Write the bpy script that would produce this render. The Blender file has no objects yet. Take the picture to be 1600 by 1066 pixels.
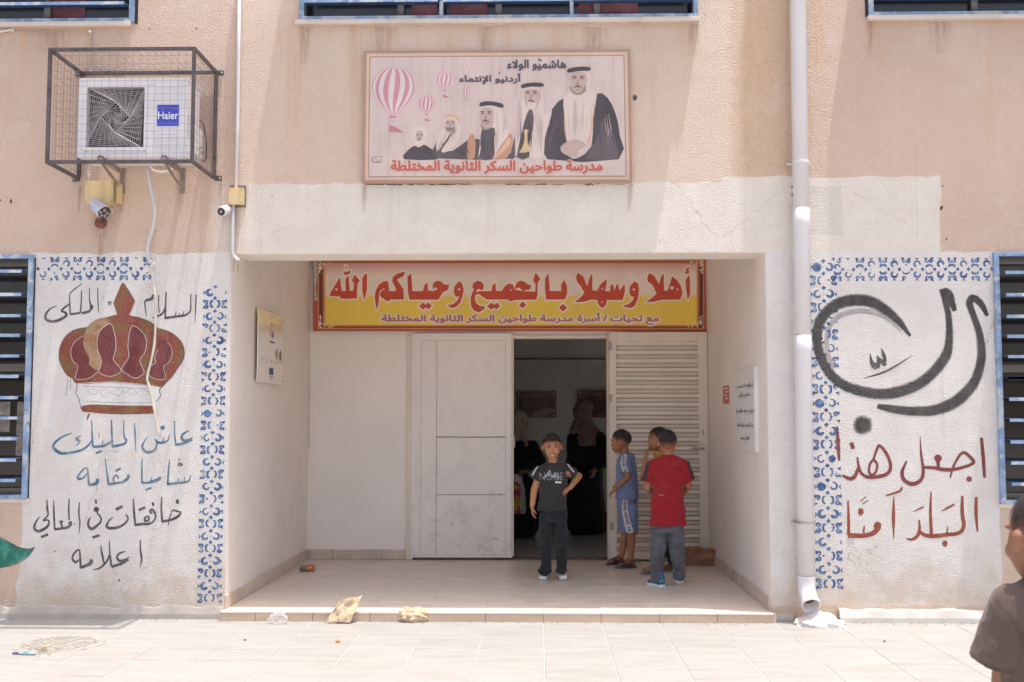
import bpy, bmesh, math, random
import numpy as np
from math import radians as R, sin, cos, pi
from mathutils import Vector as V, Matrix, noise
from mathutils.bvhtree import BVHTree
random.seed(7)
SC = bpy.context.scene
COL = SC.collection

# ------------------------------------------------------------------ camera, light, exposure
CAM_F, PITCH, YAW, CAM_Y, CAM_H = 1749.4, R(3.997), R(1.261), -7.926, 1.398
cam = bpy.data.cameras.new('camera'); cam.sensor_width = 36; cam.lens = CAM_F / 1600 * 36
cam.clip_end = 500; cam.clip_start = .05
cam.dof.use_dof = True; cam.dof.focus_distance = 9.0; cam.dof.aperture_fstop = 9
camo = bpy.data.objects.new('camera', cam); COL.objects.link(camo)
camo.location = (0, CAM_Y, CAM_H); camo.rotation_euler = (pi/2 + PITCH, 0, YAW)
SC.camera = camo
SUN_TRAVEL = V((-.155, .050, -1)).normalized()
w = bpy.data.worlds.new('World'); SC.world = w; w.use_nodes = True
nt = w.node_tree; nt.nodes.clear()
sky = nt.nodes.new('ShaderNodeTexSky'); sky.sky_type = 'NISHITA'; sky.sun_disc = False
s_ = -SUN_TRAVEL
sky.sun_elevation = math.asin(s_.z); sky.sun_rotation = math.atan2(s_.x, s_.y)
sky.air_density = 1.0; sky.dust_density = 4.0; sky.ozone_density = 1.0
bg = nt.nodes.new('ShaderNodeBackground'); bg.inputs[1].default_value = .15
wo = nt.nodes.new('ShaderNodeOutputWorld')
warm = nt.nodes.new('ShaderNodeMix'); warm.data_type = 'RGBA'; warm.blend_type = 'MULTIPLY'; warm.inputs[0].default_value = 1
warm.inputs[7].default_value = (1.0, .935, .85, 1)      # dusty desert air
nt.links.new(sky.outputs[0], warm.inputs[6]); nt.links.new(warm.outputs[2], bg.inputs[0]); nt.links.new(bg.outputs[0], wo.inputs[0])
sun = bpy.data.lights.new('sun', 'SUN'); sun.energy = 2.05; sun.angle = R(.53); sun.color = (1, .95, .88)
suno = bpy.data.objects.new('sun', sun); COL.objects.link(suno)
suno.rotation_euler = SUN_TRAVEL.to_track_quat('-Z', 'Y').to_euler(); suno.location = (0, -3, 12)
SC.view_settings.view_transform = 'Standard'; SC.view_settings.look = 'None'
SC.view_settings.exposure = 1.2; SC.view_settings.gamma = 1; SC.view_settings.use_curve_mapping = False
SC.cycles.max_bounces = 10; SC.cycles.diffuse_bounces = 7; SC.cycles.transparent_max_bounces = 24
SC.cycles.sample_clamp_indirect = 6
try: SC.cycles.use_denoising = True
except Exception: pass

# ------------------------------------------------------------------ placing helpers
_Rm = camo.rotation_euler.to_matrix()
def ray(px, py):
    return _Rm @ V(((px - 800) / CAM_F, -(py - 533) / CAM_F, -1))
def PY(px, py, Y=0.0):
    d = ray(px, py); t = (Y - CAM_Y) / d.y
    return V((d.x * t, Y, CAM_H + d.z * t))
def PZ(px, py, Z=0.0):
    d = ray(px, py); t = (Z - CAM_H) / d.z
    return V((d.x * t, CAM_Y + d.y * t, Z))
def PX(px, py, X):
    d = ray(px, py); t = X / d.x
    return V((X, CAM_Y + d.y * t, CAM_H + d.z * t))
def S(pts, ox, oy, s):
    return [(ox + a / s, oy + b / s) for a, b in pts]

# ------------------------------------------------------------------ measured places
XL, XR, DEP = -2.1955, 1.6265, 2.834          # porch recess
STEP, BEAM = .066, 2.583
WL, WR = -3.6117, 3.2218                      # inner edges of the lower windows
SILL = 4.285
FRONT = -.08                                  # front edge of the step

# ------------------------------------------------------------------ node helpers
def newmat(name):
    m = bpy.data.materials.new(name); m.use_nodes = True
    n = m.node_tree.nodes; n.clear()
    out = n.new('ShaderNodeOutputMaterial'); b = n.new('ShaderNodeBsdfPrincipled')
    m.node_tree.links.new(b.outputs[0], out.inputs[0])
    return m, m.node_tree, b, out
def N(t, kind, **k):
    n = t.nodes.new(kind)
    for a, v in k.items():
        if a in n.inputs.keys() if isinstance(a, str) else False: pass
        setattr(n, a, v)
    return n
def math_(t, op, a, b=None, clamp=False):
    n = t.nodes.new('ShaderNodeMath'); n.operation = op; n.use_clamp = clamp
    for i, x in enumerate((a, b)):
        if x is None: continue
        if isinstance(x, (int, float)): n.inputs[i].default_value = x
        else: t.links.new(x, n.inputs[i])
    return n.outputs[0]
def mixc(t, fac, a, b, mode='MIX'):
    n = t.nodes.new('ShaderNodeMix'); n.data_type = 'RGBA'; n.blend_type = mode
    for i, x in ((0, fac), (6, a), (7, b)):
        if isinstance(x, (int, float)): n.inputs[i].default_value = x
        elif isinstance(x, (tuple, list)): n.inputs[i].default_value = (*x[:3], 1)
        else: t.links.new(x, n.inputs[i])
    return n.outputs[2]
def ramp(t, x, stops):
    n = t.nodes.new('ShaderNodeMapRange'); n.interpolation_type = 'SMOOTHSTEP'
    n.inputs[1].default_value, n.inputs[2].default_value = stops[0], stops[1]
    n.inputs[3].default_value, n.inputs[4].default_value = (stops[2], stops[3]) if len(stops) > 2 else (0, 1)
    t.links.new(x, n.inputs[0]); return n.outputs[0]
def noise_(t, vec, scale, detail=3, rough=.55, dist=0, sc3=None):
    if sc3:
        mp = t.nodes.new('ShaderNodeMapping'); mp.inputs[3].default_value = sc3
        t.links.new(vec, mp.inputs[0]); vec = mp.outputs[0]
    n = t.nodes.new('ShaderNodeTexNoise'); n.inputs['Scale'].default_value = scale
    n.inputs['Detail'].default_value = detail; n.inputs['Roughness'].default_value = rough
    n.inputs['Distortion'].default_value = dist
    t.links.new(vec, n.inputs['Vector']); return n.outputs['Fac']
def bump_(t, b, h, strength=.3, dist=.01, normal=None):
    n = t.nodes.new('ShaderNodeBump'); n.inputs['Strength'].default_value = strength
    n.inputs['Distance'].default_value = dist
    t.links.new(h, n.inputs['Height'])
    if normal is not None: t.links.new(normal, n.inputs['Normal'])
    if b is not None: t.links.new(n.outputs[0], b.inputs['Normal'])
    return n.outputs[0]
def objco(t): return t.nodes.new('ShaderNodeTexCoord').outputs['Object']
MATS = {}
def simple(name, col, rough=.6, var=.12, scale=6, bump=.0, bscale=80, metal=0, spec=.5, stretch=None, dirt=None, dist=.002):
    if name in MATS: return MATS[name]
    m, t, b, o = newmat(name); co = objco(t)
    nz = noise_(t, co, scale, 4, .6, sc3=stretch)
    dark = tuple(c * (1 - var) for c in col); lite = tuple(min(1, c * (1 + var)) for c in col)
    c = mixc(t, ramp(t, nz, (.3, .7)), dark, lite)
    if dirt:
        d = noise_(t, co, dirt[2], 6, .7, .4)
        c = mixc(t, ramp(t, d, (dirt[1], dirt[1] + .12)), c, dirt[0])
    t.links.new(c, b.inputs['Base Color'])
    b.inputs['Roughness'].default_value = rough; b.inputs['Metallic'].default_value = metal
    b.inputs['Specular IOR Level'].default_value = spec
    if bump: bump_(t, b, noise_(t, co, bscale, 4, .6), bump, dist)
    MATS[name] = m; return m

# stucco relief, shared by the wall and by the paint on it
def make_group():
    g = bpy.data.node_groups.new('stucco_relief', 'ShaderNodeTree')
    g.interface.new_socket('Normal', in_out='OUTPUT', socket_type='NodeSocketVector')
    o = g.nodes.new('NodeGroupOutput'); co = objco(g)
    a = noise_(g, co, 82, 3, .6)
    c = noise_(g, co, 9, 3, .5)
    nrm = bump_(g, None, ramp(g, a, (.35, .75)), .85, .0058)
    nrm = bump_(g, None, c, .25, .03, nrm)
    g.links.new(nrm, o.inputs[0]); return g
STUCCO = make_group()
def use_stucco(t, b):
    g = t.nodes.new('ShaderNodeGroup'); g.node_tree = STUCCO; t.links.new(g.outputs[0], b.inputs['Normal'])

def rect_mask(t, co, x0, x1, z0, z1, wob=.02, soft=.006):
    sp = t.nodes.new('ShaderNodeSeparateXYZ'); t.links.new(co, sp.inputs[0])
    nz = math_(t, 'MULTIPLY', math_(t, 'SUBTRACT', noise_(t, co, 2.6, 4, .6), .5), wob * 4)
    x = math_(t, 'ADD', sp.outputs[0], nz); z = math_(t, 'ADD', sp.outputs[2], nz)
    m = None
    for v, a, s in ((x, x0, 1), (x, x1, -1), (z, z0, 1), (z, z1, -1)):
        k = ramp(t, v, (a - soft, a + soft)) if s > 0 else ramp(t, v, (a - soft, a + soft, 1, 0))
        m = k if m is None else math_(t, 'MULTIPLY', m, k)
    return m
def mx(t, a, b): return math_(t, 'MAXIMUM', a, b)

def wall_material():
    m, t, b, o = newmat('beige stucco wall'); co = objco(t)
    sp = t.nodes.new('ShaderNodeSeparateXYZ'); t.links.new(co, sp.inputs[0])
    n1 = noise_(t, co, .8, 4, .6); n2 = noise_(t, co, 5, 5, .65)
    peach = mixc(t, ramp(t, n1, (.35, .65)), (.65, .485, .375), (.71, .55, .44))
    pk = mixc(t, ramp(t, n1, (.35, .65)), (.60, .425, .325), (.655, .475, .375))
    cen = rect_mask(t, co, PY(372, 200).x, PY(1143, 200).x, -1, 9, .02, .03)
    peach = mixc(t, cen, pk, peach)
    peach = mixc(t, ramp(t, n2, (.45, .75, 0, .30)), peach, (.70, .56, .46))
    # ochre water stains running down below the sills
    st = noise_(t, co, 1.0, 4, .7, sc3=(4.2, 1, .32))
    zs = ramp(t, sp.outputs[2], (2.9, 4.25))
    stm = math_(t, 'MULTIPLY', ramp(t, st, (.5, .72)), zs)
    peach = mixc(t, math_(t, 'MULTIPLY', stm, .8), peach, (.60, .37, .20))
    a, c = PY(1143, 10), PY(1235, 280)
    yl = rect_mask(t, co, a.x, c.x + .1, c.z, 5, .05, .10)
    peach = mixc(t, math_(t, 'MULTIPLY', yl, .55), peach, (.62, .42, .25))
    # fine map cracks in the ochre band
    vo = t.nodes.new('ShaderNodeTexVoronoi'); vo.feature = 'DISTANCE_TO_EDGE'; vo.inputs['Scale'].default_value = 13
    dv = t.nodes.new('ShaderNodeVectorMath'); dv.operation = 'ADD'
    nn = t.nodes.new('ShaderNodeTexNoise'); nn.inputs['Scale'].default_value = 14
    t.links.new(co, nn.inputs['Vector']); sc = t.nodes.new('ShaderNodeVectorMath'); sc.operation = 'SCALE'; sc.inputs[3].default_value = .07
    t.links.new(nn.outputs['Color'], sc.inputs[0]); t.links.new(co, dv.inputs[0]); t.links.new(sc.outputs[0], dv.inputs[1])
    t.links.new(dv.outputs[0], vo.inputs['Vector'])
    ck = math_(t, 'MULTIPLY', ramp(t, vo.outputs['Distance'], (.0, .035, 1, 0)), yl)
    peach = mixc(t, math_(t, 'MULTIPLY', ck, .4), peach, (.36, .22, .13))
    # white painted fields
    def rc(x0, y0, x1, y1): 
        p, q = PY(x0, y1), PY(x1, y0); return p.x, q.x, p.z, q.z
    A = rc(54, 396, 365, 1000); A = (-3.66, XL + .05, -.1, A[3])
    k = rect_mask(t, co, *A, .030)
    B = rc(383, 284, 1236, 420); k2 = rect_mask(t, co, B[0], XR + .12, 2.3, B[3], .034)
    C = rc(1238, 275, 1468, 420); k3 = rect_mask(t, co, XR - .3, C[1], 2.3, C[3], .026)
    D = rc(1262, 393, 1552, 420); k4 = rect_mask(t, co, XR - .02, WR + .01, .1, D[3], .024)
    E_ = rc(300, 262, 372, 420); k5 = rect_mask(t, co, E_[0] + .15, B[0] + .05, 2.3, 3.08, .03, .05)
    white = mixc(t, ramp(t, n2, (.35, .7)), (.72, .67, .64), (.775, .735, .705))
    cream = mixc(t, ramp(t, n2, (.35, .7)), (.75, .665, .59), (.80, .725, .655))
    c = mixc(t, math_(t, 'MULTIPLY', k5, .6), peach, cream)
    c = mixc(t, mx(t, k2, k3), c, cream)
    c = mixc(t, mx(t, k, k4), c, white)
    F = rc(1262, 290, 1315, 368); k6 = rect_mask(t, co, *F, .006)
    c = mixc(t, math_(t, 'MULTIPLY', k6, .5), c, (.60, .56, .51))
    # splash dirt along the foot of the wall
    d = math_(t, 'ADD', sp.outputs[2], math_(t, 'MULTIPLY', math_(t, 'SUBTRACT', n2, .5), .9))
    foot = ramp(t, d, (-.05, .55, 1, 0))
    c = mixc(t, math_(t, 'MULTIPLY', foot, .75), c, (.55, .41, .29))
    fs = math_(t, 'MULTIPLY', ramp(t, noise_(t, co, 26, 5, .7), (.60, .68)), ramp(t, sp.outputs[2], (.05, .3, 1, 0)))
    c = mixc(t, math_(t, 'MULTIPLY', fs, .7), c, (.20, .17, .15))
    gr = noise_(t, co, 150, 2, .6); c = mixc(t, ramp(t, gr, (.50, .72, 0, .20)), c, (.44, .32, .25)); c = mixc(t, ramp(t, gr, (.26, .46, .35, 0)), c, (.80, .70, .62))
    bl = noise_(t, co, 1.4, 5, .7, .5); c = mixc(t, ramp(t, bl, (.50, .68, 0, .28)), c, (.70, .60, .52))
    # thin rain streaks and small pits everywhere
    rs = noise_(t, co, 1.0, 3, .6, sc3=(16, 1, .5))
    c = mixc(t, ramp(t, rs, (.58, .8, 0, .30)), c, (.47, .36, .27))
    dr = noise_(t, co, 1.0, 5, .75, .2, sc3=(9, 1, .22)); c = mixc(t, ramp(t, dr, (.60, .80, 0, .32)), c, (.52, .33, .20))
    v2 = t.nodes.new('ShaderNodeTexVoronoi'); v2.feature = 'DISTANCE_TO_EDGE'; v2.inputs['Scale'].default_value = .8; t.links.new(dv.outputs[0], v2.inputs['Vector'])
    hc = math_(t, 'MULTIPLY', ramp(t, v2.outputs['Distance'], (.0, .0028, 1, 0)), ramp(t, noise_(t, co, .9, 3, .6), (.5, .62))); c = mixc(t, math_(t, 'MULTIPLY', hc, .45), c, (.30, .21, .16))
    pit = ramp(t, noise_(t, co, 40, 2, .5), (.74, .77))
    c = mixc(t, math_(t, 'MULTIPLY', pit, .45), c, (.25, .2, .17))
    t.links.new(c, b.inputs['Base Color']); b.inputs['Roughness'].default_value = .36
    b.inputs['Specular IOR Level'].default_value = .6
    use_stucco(t, b); return m

def paint(name, col, col2=None, edge=.35, cover=.35, spray=False):
    """brush paint on the stucco; v across the stroke, u along it in metres"""
    if name in MATS: return MATS[name]
    m, t, b, o = newmat(name); co = objco(t)
    uv = t.nodes.new('ShaderNodeUVMap'); sp = t.nodes.new('ShaderNodeSeparateXYZ'); t.links.new(uv.outputs[0], sp.inputs[0])
    d = math_(t, 'MULTIPLY', math_(t, 'ABSOLUTE', math_(t, 'SUBTRACT', sp.outputs[1], .5)), 2)
    if spray:
        n = noise_(t, co, 330, 2, .5)
        x = math_(t, 'ADD', math_(t, 'SUBTRACT', 1.0, d), math_(t, 'MULTIPLY', math_(t, 'SUBTRACT', n, .5), 1.5))
        al = math_(t, 'MULTIPLY', ramp(t, x, (.04, .26)), .97)
    else:
        n = noise_(t, co, 120, 3, .6)
        n2 = noise_(t, uv.outputs[0], 1, 4, .7, sc3=(9, 16, 1))
        x = math_(t, 'ADD', math_(t, 'SUBTRACT', 1.0, d), math_(t, 'MULTIPLY', math_(t, 'SUBTRACT', n, .5), edge * 2))
        al = ramp(t, x, (.02, .2))
        al = math_(t, 'MULTIPLY', al, ramp(t, n2, (.30, .5, 1 - cover, 1)))
    c2 = col2 or tuple(min(1, k * 1.35 + .015) for k in col)
    c = mixc(t, ramp(t, noise_(t, co, 14, 4, .65), (.38, .66)), col, c2)
    t.links.new(c, b.inputs['Base Color']); t.links.new(al, b.inputs['Alpha'])
    b.inputs['Roughness'].default_value = .5
    use_stucco(t, b); MATS[name] = m; return m
def fillpaint(name, col, col2, chips=.10, scale=10, fleck=None):
    if name in MATS: return MATS[name]
    m, t, b, o = newmat(name); co = objco(t)
    c = mixc(t, ramp(t, noise_(t, co, scale, 4, .65), (.42, .62)), col, col2)
    if fleck: c = mixc(t, ramp(t, noise_(t, co, 150, 2, .5), (.62, .7)), c, fleck)
    al = ramp(t, noise_(t, co, 110, 3, .6), (chips * 2.4, chips * 2.4 + .05))
    t.links.new(c, b.inputs['Base Color']); t.links.new(al, b.inputs['Alpha'])
    b.inputs['Roughness'].default_value = .5
    use_stucco(t, b); MATS[name] = m; return m

# ------------------------------------------------------------------ mesh helpers
class MB:
    def __init__(s): s.v = []; s.f = []; s.mi = []; s.uv = []; s.hasuv = False
    def add(s, vs, fs, m=0, uvs=None):
        o = len(s.v); s.v.extend([tuple(p) for p in vs])
        for i, f in enumerate(fs):
            s.f.append(tuple(o + k for k in f)); s.mi.append(m)
            if uvs: s.hasuv = True; s.uv.append([uvs[k] for k in f])
            else: s.uv.append([(0, .5)] * len(f))
        return s
    def box(s, x0, x1, y0, y1, z0, z1, m=0):
        v = [(x0, y0, z0), (x1, y0, z0), (x1, y1, z0), (x0, y1, z0), (x0, y0, z1), (x1, y0, z1), (x1, y1, z1), (x0, y1, z1)]
        return s.add(v, [(3, 2, 1, 0), (4, 5, 6, 7), (0, 1, 5, 4), (1, 2, 6, 5), (2, 3, 7, 6), (3, 0, 4, 7)], m)
    def bar(s, a, b, w, h, up=(0, 0, 1), m=0):
        a, b = V(a), V(b); d = (b - a).normalized(); u = V(up)
        if abs(d.dot(u)) > .95: u = V((0, 1, 0))
        x = d.cross(u).normalized(); z = x.cross(d).normalized()
        v = []
        for p in (a, b):
            for i, j in ((-1, -1), (1, -1), (1, 1), (-1, 1)): v.append(p + x * (i * w / 2) + z * (j * h / 2))
        return s.add(v, [(0, 1, 2, 3), (7, 6, 5, 4), (0, 4, 5, 1), (1, 5, 6, 2), (2, 6, 7, 3), (3, 7, 4, 0)], m)
    def tube(s, pts, r, n=8, m=0, caps=True):
        pts = [V(p) for p in pts]; rs = r if isinstance(r, (list, tuple)) else [r] * len(pts)
        vs = []; fs = []; prev = None
        for i, p in enumerate(pts):
            d = (pts[min(i + 1, len(pts) - 1)] - pts[max(i - 1, 0)]).normalized()
            if prev is None:
                u = V((0, 0, 1)) if abs(d.z) < .9 else V((0, 1, 0)); x = d.cross(u).normalized()
            else:
                x = (prev - d * prev.dot(d)).normalized()
            prev = x; y = d.cross(x)
            for k in range(n):
                a = 2 * pi * k / n; vs.append(p + (x * cos(a) + y * sin(a)) * rs[i])
        for i in range(len(pts) - 1):
            for k in range(n):
                k2 = (k + 1) % n; fs.append((i * n + k, i * n + k2, (i + 1) * n + k2, (i + 1) * n + k))
        if caps:
            fs.append(tuple(range(n - 1, -1, -1))); fs.append(tuple((len(pts) - 1) * n + k for k in range(n)))
        return s.add(vs, fs, m)
    def lathe(s, prof, c=(0, 0, 0), axis='Z', n=20, m=0, Rm=None):
        vs = []; fs = []
        for r, z in prof:
            for k in range(n):
                a = 2 * pi * k / n; p = V((r * cos(a), r * sin(a), z))
                if axis == 'Y': p = V((p.x, -p.z, p.y))
                if axis == 'X': p = V((p.z, p.y, -p.x))
                if Rm: p = Rm @ p
                vs.append(p + V(c))
        for i in range(len(prof) - 1):
            for k in range(n):
                k2 = (k + 1) % n; fs.append((i * n + k, i * n + k2, (i + 1) * n + k2, (i + 1) * n + k))
        fs.append(tuple(range(n - 1, -1, -1))); fs.append(tuple((len(prof) - 1) * n + k for k in range(n)))
        return s.add(vs, fs, m)
    def slab(s, poly, dvec, m=0):
        """closed polygon of 3d points pushed along dvec"""
        n = len(poly); a = [V(p) for p in poly]; b = [p + V(dvec) for p in a]
        return s.add(a + b, [tuple(range(n)), tuple(range(2 * n - 1, n - 1, -1))] + [(i, i + n, (i + 1) % n + n, (i + 1) % n) for i in range(n)], m)
    def poly(s, poly, m=0): return s.add(poly, [tuple(range(len(poly)))], m)
    def mesh(s, name, mats, smooth=False, bevel=0, seg=2, ang=None):
        me = bpy.data.meshes.new(name); me.from_pydata(s.v, [], s.f)
        if not isinstance(mats, (list, tuple)): mats = [mats]
        for m in mats: me.materials.append(m)
        me.polygons.foreach_set('material_index', s.mi)
        if s.hasuv:
            l = me.uv_layers.new(name='UVMap'); flat = [c for f in s.uv for p in f for c in p]; l.data.foreach_set('uv', flat)
        if bevel:
            bm = bmesh.new(); bm.from_mesh(me)
            es = [e for e in bm.edges if len(e.link_faces) == 2 and e.calc_face_angle(0) > .5]
            bmesh.ops.bevel(bm, geom=es, offset=bevel, segments=seg, affect='EDGES', profile=.6, clamp_overlap=True)
            bm.to_mesh(me); bm.free()
        if smooth: me.polygons.foreach_set('use_smooth', [True] * len(me.polygons))
        me.update(); return me
    def build(s, name, mats, parent=None, loc=None, **k):
        return link(name, s.mesh(name, mats, **k), parent, loc)
def link(name, me, parent=None, loc=None):
    o = bpy.data.objects.new(name, me); COL.objects.link(o)
    if parent:
        o.parent = parent
        if loc is None and me is not None: o.matrix_parent_inverse = pinv(parent)
    if loc: o.location = loc
    return o
def wmat(o):
    m = Matrix.Translation(o.location) @ o.rotation_euler.to_matrix().to_4x4()
    return wmat(o.parent) @ o.matrix_parent_inverse @ m if o.parent else m
def pinv(p): return wmat(p).inverted()
def tag(o, label=None, cat=None, group=None, kind=None):
    for k, v in (('label', label), ('category', cat), ('group', group), ('kind', kind)):
        if v: o[k] = v
    return o
def thing(name, label, cat, loc=(0, 0, 0), rotz=0, group=None):
    o = bpy.data.objects.new(name, None); COL.objects.link(o); o.empty_display_size = .1
    o.location = loc; o.rotation_euler = (0, 0, rotz); return tag(o, label, cat, group)
def cr(pts, n=6, closed=False):
    """catmull-rom through pts (any dimension)"""
    if len(pts) < 3 and not closed:
        return [tuple(a + (b - a) * k / n for a, b in zip(pts[0], pts[1])) for k in range(n + 1)] if len(pts) == 2 else pts
    P = list(pts); out = []; L = len(P)
    rng = range(L) if closed else range(L - 1)
    for i in rng:
        if closed: p0, p1, p2, p3 = P[i - 1], P[i], P[(i + 1) % L], P[(i + 2) % L]
        else:
            p1, p2 = P[i], P[i + 1]
            p0 = P[i - 1] if i > 0 else tuple(2 * a - b for a, b in zip(p1, p2))
            p3 = P[i + 2] if i + 2 < L else tuple(2 * b - a for a, b in zip(p1, p2))
        for k in range(n):
            u = k / n
            out.append(tuple(.5 * (2 * b + (c - a) * u + (2 * a - 5 * b + 4 * c - d) * u * u + (3 * b - a - 3 * c + d) * u ** 3)
                             for a, b, c, d in zip(p0, p1, p2, p3)))
    if not closed: out.append(tuple(P[-1]))
    return out

LAYER = {}
def lay(mb, pts, ws, ox, oy, s, Y=0.0, n=6, closed=False, m=0, plane=None, dome=.3):
    """a brush stroke given in enlarged-photo pixels, laid on the plane y=Y"""
    if isinstance(ws, (int, float)): ws = [ws] * len(pts)
    if len(ws) < len(pts): ws = list(ws) + [ws[-1]] * (len(pts) - len(ws))
    P = cr([(a, b, w) for (a, b), w in zip(pts, ws)], n, closed)
    if closed: P.append(P[0])
    LAYER['k'] = LAYER.get('k', 0) + 1; dz = (LAYER['k'] % 6) * 5e-5; DR = [0.0]
    f = (lambda x, y, i=0: plane(x, y) - V((0, dz + DR[0], 0))) if plane else (lambda x, y: PY(x, y, Y - dz - DR[0]))
    pass
    vs = []; uvs = []; u = 0; pr = None; L = len(P)
    for i, (a, b, w) in enumerate(P):
        q = P[min(i + 1, L - 1)]; p = P[max(i - 1, 0)]
        if closed: q = P[(i + 1) % (L - 1)]; p = P[(i - 1) % (L - 1)]
        dx, dy = q[0] - p[0], q[1] - p[1]; l = math.hypot(dx, dy) or 1; nx, ny = -dy / l, dx / l
        w = max(w, .5); DR[0] = 4e-5 * i / L
        k0 = f(ox + (a + nx * w / 2) / s, oy + (b + ny * w / 2) / s); k1 = f(ox + (a - nx * w / 2) / s, oy + (b - ny * w / 2) / s)
        c = (k0 + k1) / 2
        if pr is not None: u += (c - pr).length
        pr = c; vs += [k0, k1]; uvs += [(u, 0), (u, 1)]
    fs = [(2 * i, 2 * i + 1, 2 * i + 3, 2 * i + 2) for i in range(L - 1)]
    mb.add(vs, fs, m, uvs)
    return mb
def blob(mb, cx, cy, rx, ry, ox, oy, s, Y=0.0, m=0, n=18, plane=None, rough=.06):
    LAYER['k'] = LAYER.get('k', 0) + 1; dz = (LAYER['k'] % 6) * 5e-5; DR = [0.0]
    f = (lambda x, y: plane(x, y) - V((0, dz, 0))) if plane else (lambda x, y: PY(x, y, Y - dz))
    vs = [f(ox + cx / s, oy + cy / s)]; uvs = [(0, .5)]
    for k in range(n):
        a = 2 * pi * k / n; q = 1 + random.uniform(-rough, rough)
        vs.append(f(ox + (cx + rx * q * cos(a)) / s, oy + (cy + ry * q * sin(a)) / s)); uvs.append((a * .02, 1))
    mb.add(vs, [(0, 1 + k, 1 + (k + 1) % n) for k in range(n)], m, uvs)
def fill(mb, pts, ox, oy, s, Y=0.0, m=0, smooth=0, plane=None, closed=True):
    f = plane or (lambda x, y: PY(x, y, Y))
    if smooth: pts = cr(pts, smooth, True)
    P = [f(ox + a / s, oy + b / s) for a, b in pts]
    mb.poly(P, m); return mb

def union_faces(groups, cell, grow=0.0, maxrun=9999):
    """filled union of outlines, thickened by grow: each group is a list of closed 2d contours (nonzero winding)"""
    allp = np.array([q for g in groups for c in g for q in c], float)
    pad = grow + cell * 2; x0, y0 = allp.min(0) - pad; x1, y1 = allp.max(0) + pad
    nx, ny = int((x1 - x0) / cell) + 2, int((y1 - y0) / cell) + 2
    gx = x0 + cell * np.arange(nx); gy = y0 + cell * (np.arange(ny) + .0137)
    inside = np.zeros((ny, nx), bool); D = np.full((ny, nx), 1e9); rr = grow + 1.6 * cell
    for g in groups:
        wn = np.zeros((ny, nx + 1), int)
        for c in g:
            c = np.array(c, float); n = len(c)
            for i in range(n):
                a = c[i]; b = c[(i + 1) % n]
                if a[1] != b[1]:
                    sgn = 1 if b[1] > a[1] else -1; lo, hi = min(a[1], b[1]), max(a[1], b[1])
                    j0 = int(np.searchsorted(gy, lo, 'left')); j1 = int(np.searchsorted(gy, hi, 'left'))
                    if j1 > j0:
                        js = np.arange(j0, j1); xx = a[0] + (gy[js] - a[1]) / (b[1] - a[1]) * (b[0] - a[0])
                        wn[js, np.clip(np.searchsorted(gx, xx), 0, nx)] += sgn
                i0 = max(0, int((min(a[0], b[0]) - rr - x0) / cell)); i1 = min(nx, int((max(a[0], b[0]) + rr - x0) / cell) + 2)
                k0 = max(0, int((min(a[1], b[1]) - rr - y0) / cell) - 1); k1 = min(ny, int((max(a[1], b[1]) + rr - y0) / cell) + 2)
                if i1 <= i0 or k1 <= k0: continue
                X, Y = np.meshgrid(gx[i0:i1], gy[k0:k1]); d = b - a; l2 = (d * d).sum() or 1e-12
                t = np.clip(((X - a[0]) * d[0] + (Y - a[1]) * d[1]) / l2, 0, 1)
                dd = np.hypot(X - a[0] - t * d[0], Y - a[1] - t * d[1])
                D[k0:k1, i0:i1] = np.minimum(D[k0:k1, i0:i1], dd)
        inside |= np.cumsum(wn, 1)[:, :nx] != 0
    F = np.clip(np.where(inside, -D, D) - grow, -cell * 1.5, cell * 1.5)
    neg = F < 0; polys = []
    cnt = neg[:-1, :-1].astype(int) + neg[:-1, 1:] + neg[1:, :-1] + neg[1:, 1:]
    for j in range(ny - 1):
        i = 0; row = cnt[j]
        for i in np.nonzero(row)[0]:
            if row[i] == 4:
                if i > 0 and row[i - 1] == 4 and i % maxrun: continue
                e = i + 1
                while e < nx - 1 and row[e] == 4 and e % maxrun: e += 1
                polys.append([(gx[i], gy[j]), (gx[e], gy[j]), (gx[e], gy[j + 1]), (gx[i], gy[j + 1])]); continue
            cs = [(i, j), (i + 1, j), (i + 1, j + 1), (i, j + 1)]; o = []
            for k in range(4):
                (ia, ja), (ib, jb) = cs[k], cs[(k + 1) % 4]; fa, fb = F[ja, ia], F[jb, ib]
                if fa < 0: o.append((gx[ia], gy[ja]))
                if (fa < 0) != (fb < 0):
                    t = fa / (fa - fb); o.append((gx[ia] + (gx[ib] - gx[ia]) * t, gy[ja] + (gy[jb] - gy[ja]) * t))
            if len(o) > 2: polys.append(o)
    return polys

# ================================================================== SETTING
m_ground, t, b, o = newmat('pavement grout'); co = objco(t)
br = t.nodes.new('ShaderNodeTexBrick'); br.offset = 0; br.inputs['Scale'].default_value = 1
for k, v in (('Brick Width', .4), ('Row Height', .4), ('Mortar Size', .006), ('Mortar Smooth', .1)): br.inputs[k].default_value = v
br.inputs['Color1'].default_value = (.39, .38, .36, 1); br.inputs['Color2'].default_value = (.38, .37, .35, 1); br.inputs['Mortar'].default_value = (.42, .41, .40, 1)
mp = t.nodes.new('ShaderNodeMapping'); mp.inputs[1].default_value = (-.0423, .16, 0); t.links.new(co, mp.inputs[0]); t.links.new(mp.outputs[0], br.inputs['Vector'])
c = mixc(t, ramp(t, noise_(t, co, 3, 5, .65), (.35, .7)), br.outputs[0], (.40, .38, .36))
t.links.new(c, b.inputs['Base Color']); b.inputs['Roughness'].default_value = .8
g = MB(); g.add([(-60, -60, -.0035), (60, -60, -.0035), (60, .5, -.0035), (-60, .5, -.0035)], [(0, 1, 2, 3)])
tag(g.build('ground', m_ground), kind='structure')

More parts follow.
